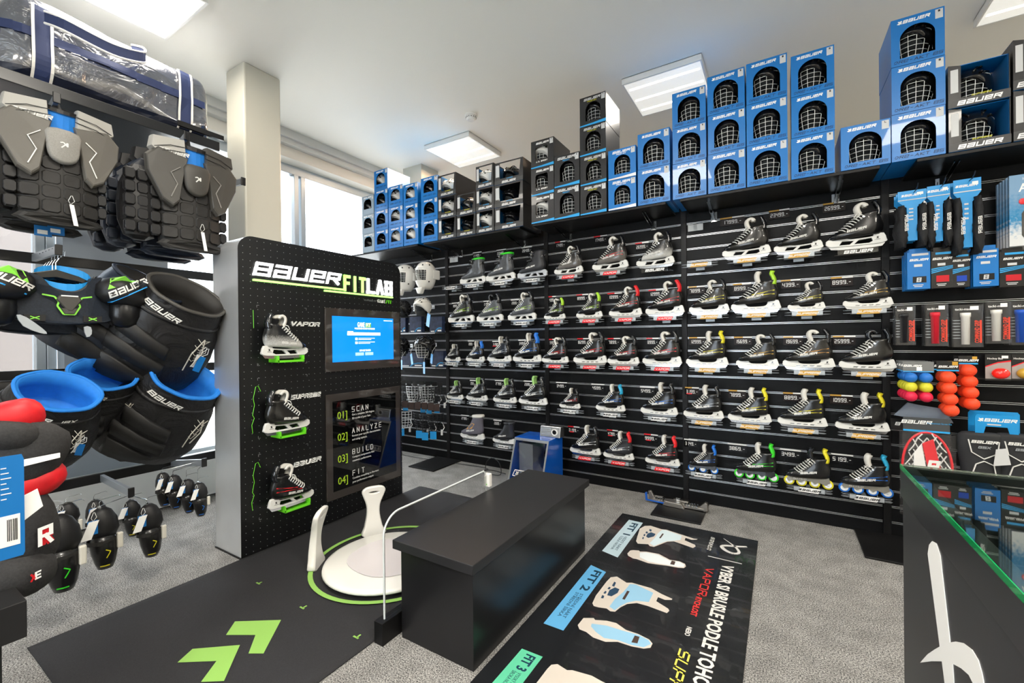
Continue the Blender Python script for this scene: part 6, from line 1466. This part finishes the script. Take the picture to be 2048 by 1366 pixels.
# grip packs
M_txo = mat('orange_red_print', '#e8432a', .5)
for i, (x0, y0, x1, y1, col, lab) in enumerate(((1790, 612, 1829, 690, '#15161a', 'black'), (1849, 609, 1894, 692, '#d11a30', 'red'), (1903, 610, 1963, 694, '#e8e6df', 'first white'), (1969, 604, 2018, 687, '#dedcd4', 'second white'), (2018, 603, 2064, 690, '#1450b8', 'blue'))):
    A = put(x0, y0, x1, y1, WD-.24); w = A[1]-A[0]; h = A[3]-A[2]; xc = (A[0]+A[1])/2
    def gr(Y, k, w=w, h=h, xc=xc, z=A[2], col=col, lab=lab):
        t = thing('stick_grip_pack', (xc, Y, z), 'stick grip in clear blister with %s tube, %s on its hook' % (lab, OR[k]), 'grip pack', 'stick grip blister packs')
        cardm(t, w, h, M_kcard, 'backing_card'); MB().box(-w*.5, w*.5, -.03, -.0285, .0, h*.98).box(-w*.5, -w*.49, -.03, 0, 0, h*.98).box(w*.49, w*.5, -.03, 0, 0, h*.98).build('clear_blister', M_bag, t)
        MB().lathe([(.001, h*.06), (.017, h*.06), (.019, h*.70), (.022, h*.71), (.022, h*.80), (.001, h*.80)], 16, (-w*.06, -.015, 0)).build('grip_tube', mat('grip_'+lab.replace(' ', '_'), col, .4), t, True)
        if k == 0:
            text('vertical_lettering', 'COMMAND GRIP', .026, M_txo, t, Matrix.Translation((w*.36, -.0315, h*.10)) @ FRONT @ Matrix.Rotation(pi/2, 4, 'Z'), .78*h/.30, .015)
            MB().box(w*.38, w*.44, -.032, -.031, h*.10, h*.62).build('red_bar', M_txo, t)
            text('header_lettering', 'tacki-mac', .018, M_tagw, t, Matrix.Translation((-w*.45, -.0315, h*.86)) @ FRONT, .9, .01); MB().box(w*.06, w*.34, -.032, -.031, h*.86, h*.95).build('price_sticker', M_tagw, t)
            m = MB()
            for j in range(7): m.box(-w*.46, -w*.2, -.0008, 0, h*(.2+.07*j), h*(.215+.07*j))
            m.build('small_print', M_gplate, t)
    back(2, gr, WD-.24, .06)
hz = put(1790, 604, 2060, 606, WD-.01)
# ball packs
def ball(parent, x, y, z, r, m_): return MB().ball((x, y, z), r, r, r, 16, 10).build('ball', m_, parent, True)
M_b1 = mat('blue_ball', '#1f6fc4', .5, noise=.1, nscale=300); M_b2 = mat('yellow_ball', '#d4cf34', .5, noise=.1, nscale=300); M_b3 = mat('pink_ball', '#e0224a', .5, noise=.1, nscale=300)
A = put(1806, 723, 1868, 745, WD-.28); w = A[1]-A[0]
def six(Y, k):
    t = thing('ball_pack', ((A[0]+A[1])/2, Y, A[2]), 'net of six small balls in blue, yellow and red, %s' % OR[k], 'ball pack', 'six-ball net packs')
    cardm(t, w, A[3]-A[2], mat('silver_header_card', '#85888a', .2, .5), 'header_card'); logo(t, 'BaueR', -w*.2, (A[3]-A[2])*.5, .012, M_tagw); flat([rectq(-w*.06, w*.12, .008, .03)], FV).build('price_sticker', M_tagw, t); MB().box(-w/2, w/2, -.0008, 0, .001, .006).build('blue_stripe', M_wave, t)
    for r, m_ in enumerate((M_b1, M_b2, M_b3)):
        for c in (-1, 1): ball(t, c*.033+.0*r, .0, -.032-.055*r, .030, m_)
back(4, six, WD-.28, .06)
def four(x0, y0, x1, y1, Y0, n, lab, nb, rr):
    A = put(x0, y0, x1, y1, Y0); w = A[1]-A[0]
    def f(Y, k):
        t = thing('ball_pack', ((A[0]+A[1])/2, Y, A[2]), 'net of orange street balls in a column, %s, %s' % (lab, OR[k]), 'ball pack', 'orange ball net packs')
        cardm(t, w, A[3]-A[2], M_kcard, 'header_card'); logo(t, 'BaueR', 0, (A[3]-A[2])*.35, .012, M_tagw); MB().box(-w/2, w/2, -.0008, 0, .001, .008).build('blue_stripe', M_wave, t); flat([rectq(w*.2, w*.45, (A[3]-A[2])*.6, (A[3]-A[2])*.95)], FV).build('gold_patch', M_gold, t)
        for j in range(nb): ball(t, .004*j, 0, -.034-.062*j, rr, M_org)
    back(n, f, Y0, .08)
four(1873, 722, 1918, 743, WD-.28, 2, 'left column', 4, .035)
four(1917, 712, 1956, 729, WD-.24, 2, 'right column', 4, .035)
for i, (x0, x1, m_, lab) in enumerate(((1970, 2022, M_orgr, 'red'), (2023, 2070, mat('ochre_ball', '#c9a23a', .2, coat=.5), 'ochre'))):
    A = put(x0, 708, x1, 762, WD-.2); w = A[1]-A[0]; h = A[3]-A[2]
    t = thing('ball_blister', ((A[0]+A[1])/2, WD-.2, A[2]), 'single %s street hockey ball in blister on grey and black card' % lab, 'ball pack', None)
    cardm(t, w, h, M_kcard); flat([[(-w/2, .01), (w/2, .01), (w/2, h*.72), (0, h*.66), (-w/2, h*.5)]], FV).build('grey_swoosh', mat('warm_grey_print', '#a49d98', .4), t); flat([[(-w/2, h*.5), (0, h*.66), (w/2, h*.72), (w/2, h*.77), (0, h*.7), (-w/2, h*.54)]], FV, .001).build('red_swoosh', M_red, t)
    MB().ball((.005, -.02, h*.28), .036, .030, .030, 18, 10).build('ball', m_, t, True); text('header_lettering', 'Hockey Ball', .014, M_tagw, t, Matrix.Translation((-w*.42, -.001, h*.80)) @ FRONT, .9, .01); MB().box(w*.15, w*.4, -.001, 0, h*.84, h*.94).build('price_sticker', M_tagw, t)
    t = thing('ball_blister', ((A[0]+A[1])/2-.02, WD-.12, A[2]), 'blister card behind the single %s ball' % lab, 'ball pack'); cardm(t, w, h, M_kcard)
# catching-net pack
A = put(1806, 833, 1900, 868, WD-.30); x0, x1, z0, z1 = A; w = x1-x0
t = thing('net_repair_pack', ((x0+x1)/2, WD-.30, z0), 'clear bag with red ringed white net pocket and red glove panel', 'net pack')
cardm(t, w, z1-z0, mat('smoke_header', '#4b4f52', .15, .3, coat=.5), 'header_card'); logo(t, 'BaueR', -w*.22, (z1-z0)*.55, .020, M_tagw); MB().box(-w/2, w/2, -.001, 0, 0, .010).build('blue_stripe', M_wave, t)
text('header_lettering', 'Replacement Screw Kit', .012, M_wave, t, Matrix.Translation((w*.02, -.001, (z1-z0)*.60)) @ FRONT, .9)
MB().box(-w*.56, w*.56, -.05, -.0485, -.50, .0).box(-w*.56, w*.56, .03, .0315, -.50, 0).build('clear_bag', M_bag, t)
rg = [(.0+w*.53*cos(a), -.01, -.20+.20*sin(a)) for a in [2*pi*k/40 for k in range(40)]]
MB().tube(rg, .006, 6, True).build('red_rim', M_red, t)
m = MB(); rnd = random.Random(9)
for i in range(-5, 6):
    for s in (-1, 1):
        pts = []
        for k in range(11):
            u = -1+.2*k; x = u*w*.5; z = -.20+s*u*.16+i*.055
            if (x/(w*.5))**2+((z+.2)/.19)**2 < 1.02: pts.append((x, -.018+rnd.uniform(-.006, .006), z+rnd.uniform(-.008, .008)))
        if len(pts) > 2: m.tube(pts, .0032, 5)
m.build('white_net', M_lace, t)
MB().prism([(-w*.12, -.06), (w*.12, -.03), (w*.42, -.36), (w*.16, -.40)], -.035, -.028).build('red_panel', M_red, t, bevel=.003)
qs, _ = strokes('R', .07, w=.7, th=.22, shear=.2); flat([[(p[0]-.01, p[1]-.22) for p in q] for q in qs], lambda u, v, w_: (u, -.0355+w_, v)).build('white_letter', M_tagw, t)
MB().prism([(-w*.30, -.12), (-w*.12, -.06), (w*.1, -.40), (-w*.30, -.40)], -.030, -.024).build('white_panel', M_tagw, t, bevel=.003)
MB().prism([(-w*.2, -.50), (w*.3, -.42), (w*.4, -.66), (w*.15, -.70)], -.02, -.015).build('blue_insert', M_bcard, t)
q = atY(1790, 850, WD-.15)
t = thing('accessory_pack', (q.x+.03, WD-.15, q.z-.03), 'black header card partly hidden behind the red-ringed net pack', 'pack'); cardm(t, .10, .07, M_kcard, 'header_card'); logo(t, 'B', -.02, .03, .02, M_tagw)
q = atY(1835, 822, WD-.12); t = thing('folded_bags', (q.x, WD-.2, q.z-.02), 'bundle of folded clear plastic bags above the net pack', 'plastic bags')
m = MB(); rnd = random.Random(4)
for k in range(5): m.loft([[(rnd.uniform(-.13, -.09), -.03+.01*k, .0), (rnd.uniform(.10, .15), -.03+.01*k, -.03), (rnd.uniform(.05, .12), -.027+.01*k, .05), (-.06, -.027+.01*k, .06+rnd.uniform(0, .02))], [(-.1, -.026+.01*k, .005), (.12, -.026+.01*k, -.025), (.08, -.024+.01*k, .045), (-.06, -.024+.01*k, .06)]])
m.build('clear_folds', mat('cloudy_plastic', '#9aa7b8', .15, trans=.5, alpha=.7), t)
# blue bracket cards with elbow guards
for i, (x0, x1, y0, y1, Y, lab) in enumerate(((1950, 2038, 828, 877, WD-.26, 'front'), (1936, 2040, 820, 872, WD-.18, 'rear'))):
    A = put(x0, y0, x1, y1, Y); w = A[1]-A[0]; h = A[3]-A[2]
    t = thing('hanger_card', ((A[0]+A[1])/2, Y, A[2]), 'blue bracket-shaped hanger card above the grey lined pads, %s one' % lab, 'hanger card', 'blue hanger cards')
    cardm(t, 0, 0, M_bcard, pts=[(-w/2, 0), (-w*.32, 0), (-w*.25, h*.45), (w*.25, h*.45), (w*.32, 0), (w/2, 0), (w/2, h*.9), (w*.46, h), (-w*.46, h), (-w/2, h*.9)])
    logo(t, '&BaueR', 0, h*.68, .018, M_tagw, w=1.2); flat([rectq(-w*.22, w*.1, h*.52, h*.58)], FV).build('small_print', M_stick, t)
def shin(px, py, Y, lab):
    q = atY(px, py, Y); t = thing('arm_guard', q, lab, 'arm guard', 'dark arm guards'); t.scale = (.78, .78, .8)
    m = MB(); m.loft([[(w_*cos(a), .05*sin(a), z) for a in [2*pi*k/16 for k in range(16)]] for z, w_ in ((.12, .10), (.10, .125), (.0, .125), (-.1, .11), (-.22, .10), (-.24, .08))]); m.build('padded_body', mat('charcoal_foam', '#25272a', .7), t, True)
    F = lambda u, v, w_: (u, -.052+2.2*u*u+w_*3, v)
    flat(ribbon([(-.075, .075), (-.06, -.01), (-.0, -.05), (.07, -.01), (.078, .07)], [.003]*5)+ribbon([(-.06, -.17), (-.04, -.09), (.0, -.065), (.05, -.09), (.062, -.17)], [.003]*5), F, .002).build('white_outline', M_lace, t)
    logo(t, 'BaueR', 0, .055, .020, M_tagw, y=-.054, tt=.004)
    logo(t, 'GSX', 0, .02, .016, M_gplate, y=-.054, tt=.004)
    return t
shin(1962, 900, WD-.25, 'dark arm guard with white outline below the blue cards, left one'); shin(2036, 905, WD-.25, 'dark arm guard with white outline below the blue cards, right one')
q = atY(2003, 915, WD-.32); t = thing('swing_tag', q, 'crumpled grey printed tag between the two arm guards', 'tag'); MB().prism([(-.03, -.05), (.035, -.035), (.02, .05), (-.02, .04)], 0, .002).build('card', M_stick, t)
# ================================================================== END BAY (behind the kiosk)
def mask(px, py, Y, lab, rz=.0):
    q = atY(px, py, Y); t = thing('goalie_mask', q, lab, 'goalie mask', 'white goalie masks', rot=(0, 0, rz))
    m = MB(); R = []
    for j in range(13):
        ph = -1.15+(pi/2+1.13)*j/12; r = cos(ph*.92); z = .125*sin(ph); fw = 1+.25*max(0, -sin(ph))
        R.append([(.098*r*cos(a), (.13*r*sin(a))*(fw if sin(a) < 0 else .9), z-.05*max(0, -sin(ph))) for a in [2*pi*k/28 for k in range(28)]])
    m.loft(R); me = m.mesh('mask_shell', M_hwht, True)
    b = bmesh.new(); b.from_mesh(me)
    dl = [f for f in b.faces if f.calc_center_median().y < -.075 and -.062 < f.calc_center_median().z < .035 and abs(f.calc_center_median().x) < .075]
    bmesh.ops.delete(b, geom=dl, context='FACES'); b.to_mesh(me); b.free(); inst('mask_shell', me, t)
    MB().ball((0, .02, -.01), .075, .09, .09, 14, 8).build('dark_lining', M_foam, t, True)
    c = cage_mb(.080, -.075, .045, .128, 7, 7, .0016); c.build('wire_cage', M_cage, t)
    MB().prism([(-.05, -.15), (.05, -.15), (.02, -.215), (-.02, -.215)], -.115, -.06).build('chin_guard', M_hwht, t, bevel=.01)
    MB().box(.075, .10, .0, .11, -.06, .04).box(-.10, -.075, .0, .11, -.06, .04).build('side_plate', M_hwht, t, bevel=.015)
    v = MB()
    for x, y, z in ((-.05, -.10, .075), (.05, -.10, .075), (-.075, -.03, .08), (.075, -.03, .08), (.085, -.05, -.09), (-.085, -.05, -.09)): v.ball((x*1.03, y*1.03, z*1.03), .008, .008, .008, 8, 5)
    v.build('vent_holes', M_black, t)
    return t
mask(852, 548, WD-.26, 'white goalie mask, rightmost of the three under the end shelf'); mask(812, 553, WD-.26, 'white goalie mask, middle of the three under the end shelf'); mask(781, 556, WD-.26, 'white goalie mask, leftmost, partly behind the kiosk')
for px, py, sh_, cg, lab, s in ((845, 612, M_hwht, None, 'white open helmet with blue mark hanging below the goalie masks', .82), (805, 617, M_hblk, None, 'black open helmet left of the white one', .82), (850, 690, M_hblk, M_cage, 'black helmet with wire cage below the white helmet', .95), (800, 692, M_hblk, M_cage, 'black caged helmet partly behind the kiosk', .9)):
    q = atY(px, py, WD-.28); helmet(lab, q, sh_, cg, rz=.1, s=s, group='helmets on slatwall pegs')
    if sh_ is M_hwht:
        o = COL.objects[-1]
def cardtag(px, py, Y, lab, h=.10, w=.06, ang=.3):
    q = atY(px, py, Y); t = thing('swing_tag', q, lab, 'tag', 'blue helmet tags', rot=(0, ang, -.4)); MB().box(-w/2, w/2, -.001, .001, -h, 0).build('card', mat('pale_blue_tag', '#3f9ddf', .4), t); MB().tube([(0, 0, 0), (.005, 0, .03), (.0, .04, .09)], .0014, 4).build('tag_string', M_tagw, t)
cardtag(858, 628, WD-.36, 'large pale blue tag hanging from the white open helmet', .13, .075); cardtag(822, 708, WD-.36, 'blue tag at left side of the lower caged helmet', .11, .05, -.3); cardtag(848, 724, WD-.37, 'blue tag below the lower caged helmet', .12, .045, 0); cardtag(864, 708, WD-.34, 'blue tag at right side of the lower caged helmet', .10, .05, .2); cardtag(803, 720, WD-.34, 'blue tag beside the kiosk edge', .10, .05, .1)
for px, py, Y, lab in ((840, 548, .22, 'rightmost goalie mask'), (800, 553, .22, 'middle goalie mask'), (772, 556, .22, 'leftmost goalie mask'), (838, 612, .22, 'white open helmet'), (800, 617, .22, 'black open helmet'), (842, 690, .22, 'lower caged helmet'), (794, 692, .22, 'caged helmet by the kiosk')):
    q = atY(px+4, py, WD-.2); t = thing('display_peg', (q.x, WD-.003, q.z), 'steel peg carrying the '+lab, 'peg', 'helmet pegs'); MB().tube([(0, 0, 0), (0, -.19, .0)], .005, 6).build('rod', M_steel, t); MB().box(-.02, .02, -.004, 0, -.02, .02).build('back_plate', M_aluw, t)
for z_, lab in ((put(800, 663, 880, 664.5, WD-.12)[2], 'upper'), (put(800, 733, 880, 734.5, WD-.12)[2], 'lower')):
    o = MB().box(-3.98, -3.12, WD-.16, WD-.004, z_-.012, z_-.004).build('display_shelf', M_aluw); tag(o, 'thin pale shelf under the %s row of visor boxes' % lab, 'shelf', 'thin visor shelves')
M_vis = mat('dark_blue_photo_card', '#2a3550', .35, noise=.5, nscale=25)
for i, (x0, x1, y0, y1) in enumerate(((799, 811, 634, 664), (819, 843, 634, 664), (859, 884, 634, 664), (800, 846, 705, 734), (861, 887, 702, 734))):
    A = put(x0, y0, x1, y1, WD-.12); w = A[1]-A[0]; h = A[3]-A[2]
    t = thing('visor_box', ((A[0]+A[1])/2, WD-.12, A[2]), 'dark blue visor box with white arc, ' + ['upper row beside the kiosk', 'upper row middle', 'upper row right', 'lower row left', 'lower row right'][i], 'box', 'visor boxes')
    MB().box(-w/2, w/2, 0, .05, -.002, h).build('card_box', M_vis, t, bevel=.001); flat(ribbon([(-w*.05+.0, h*.02), (w*.1, h*.2), (w*.3, h*.27), (w*.48, h*.25)], [.004]*4), FV).build('arc_print', M_wave, t); flat([rectq(-w*.4, -w*.1, h*.03, h*.09), rectq(w*.15, w*.45, h*.05, h*.14)], FV).build('small_print', M_tagw, t)
A = put(795, 664, 888, 666, WD-.02)
def peg_cage(px, py, Y, m_, lab, s=.75, blue=False):
    q = atY(px, py, Y); t = thing('wire_face_cage', q, lab, 'face cage', 'loose face cages on pegs', rot=(0, 0, .35)); t.scale = (s*1.15, s*1.15, s*1.15)
    inst('wire_grid', me_cached('pcage', lambda: cage_mb(.092, -.12, .06, .09, 6, 6, .0026), m_), t)
    MB().tube([(.07, -.03, -.03), (.09, -.02, -.09), (.07, -.03, -.13)], .004, 5).build('chin_strap', M_tagw, t); MB().box(.055, .078, -.04, -.03, -.17, -.11).build('strap_end', M_stick, t, bevel=.003)
    MB().box(-.03, .03, .0, .004, .06, .11).build('header_card', M_kcard if not blue else M_bcard, t)
    MB().box(-.04, .03, -.10, -.096, -.20, -.12).build('swing_card', M_bcard if blue else mat('brown_card', '#3a2c28', .6), t)
for i, (px, py, m_, bl, Y) in enumerate(((806, 785, M_cageb, 0, .2), (818, 786, M_cageb, 0, .16), (830, 788, M_cage, 0, .2), (843, 787, M_cageb, 0, .22), (856, 788, M_cage, 0, .18), (869, 789, M_cageb, 0, .22), (880, 791, M_cageb, 0, .18), (811, 838, M_cage, 1, .22), (858, 845, M_cageb, 1, .24), (846, 842, M_cageb, 1, .18), (874, 843, M_cageb, 1, .2))):
    peg_cage(px, py-6, WD-Y, m_, '%s wire face cage, number %s from left in %s cluster' % ('black' if m_ is M_cageb else 'bright', ['one', 'two', 'three', 'four', 'five', 'six', 'seven', 'one', 'three', 'two', 'four'][i], 'upper' if i < 7 else 'lower'), .80 if i < 7 else .85, bl)
# ================================================================== COUNTER
CX0 = .233; CY = 1.297; t = thing('sales_counter', (0, 0, 0), 'dark grey glass-topped counter at the lower right with a white icon on its side', 'counter')
M_cpan = mat('graphite_laminate', '#2b2c2e', .38, noise=.05, nscale=4)
MB().box(CX0, CX0+.02, -.9, CY, 0, .985).build('side_panel', M_cpan, t, bevel=.001); MB().box(CX0-.004, CX0, -.9, CY-.001, .925, .985).build('top_band', mat('graphite_edge', '#232427', .3), t)
MB().box(CX0+.02, CX0+.66, CY-.02, CY, 0, .985).box(CX0+.64, CX0+.66, -.9, CY-.02, 0, .985).build('end_panel', M_cpan, t)
MB().box(CX0+.02, CX0+.64, -.9, CY-.02, .80, .815).build('inner_shelf', mat('case_floor', '#17181b', .3), t)
MB().box(CX0-.003, CX0+.663, -.9, CY+.002, .986, .996).build('glass_top', mat('counter_glass', '#dff0e6', .0, trans=1., ior=1.5, spec=.8), t)
MB().box(CX0-.0045, CX0-.003, -.9, CY+.002, .986, .996).build('green_glass_edge', mat('green_glass_edge', '#0d8a4a', .15, coat=.5), t)
qi = [(440,640),(448,590),(465,569),(488,582),(510,650),(566,1139),(600,1134),(640,1142),(690,1180),(725,1240),(745,1310),(756,1366),(758,1440),(700,1440),(694,1366),(672,1322),(630,1285),(580,1258),(592,1440),(545,1440),(520,1245),(460,1244),(398,1252),(440,1205),(480,1178),(508,1162)]
pp = [(lambda q: (q.y, q.z))(atX(1700+x/2.8103, 880+y/2.8103, CX0-.0002)) for x, y in qi]
MB().prism(pp, CX0-.0012, CX0-.0001, lambda u, v, w_: (w_, u, v)).build('white_icon', M_tagw, t)
t = thing('display_paper', (CX0+.36, .93, .816), 'pale paper with key rings lying inside the glass counter', 'paper', rot=(0, 0, .3)); MB().box(-.10, .10, -.07, .07, 0, .002).build('sheet', mat('pale_paper', '#cfd3d6', .7), t)
m = MB()
for k in range(3): m.tube([(.03*k-.03+.011*cos(a), .011*sin(a), .004) for a in [2*pi*j/14 for j in range(14)]], .0014, 5, True)
m.build('key_rings', M_gold, t)
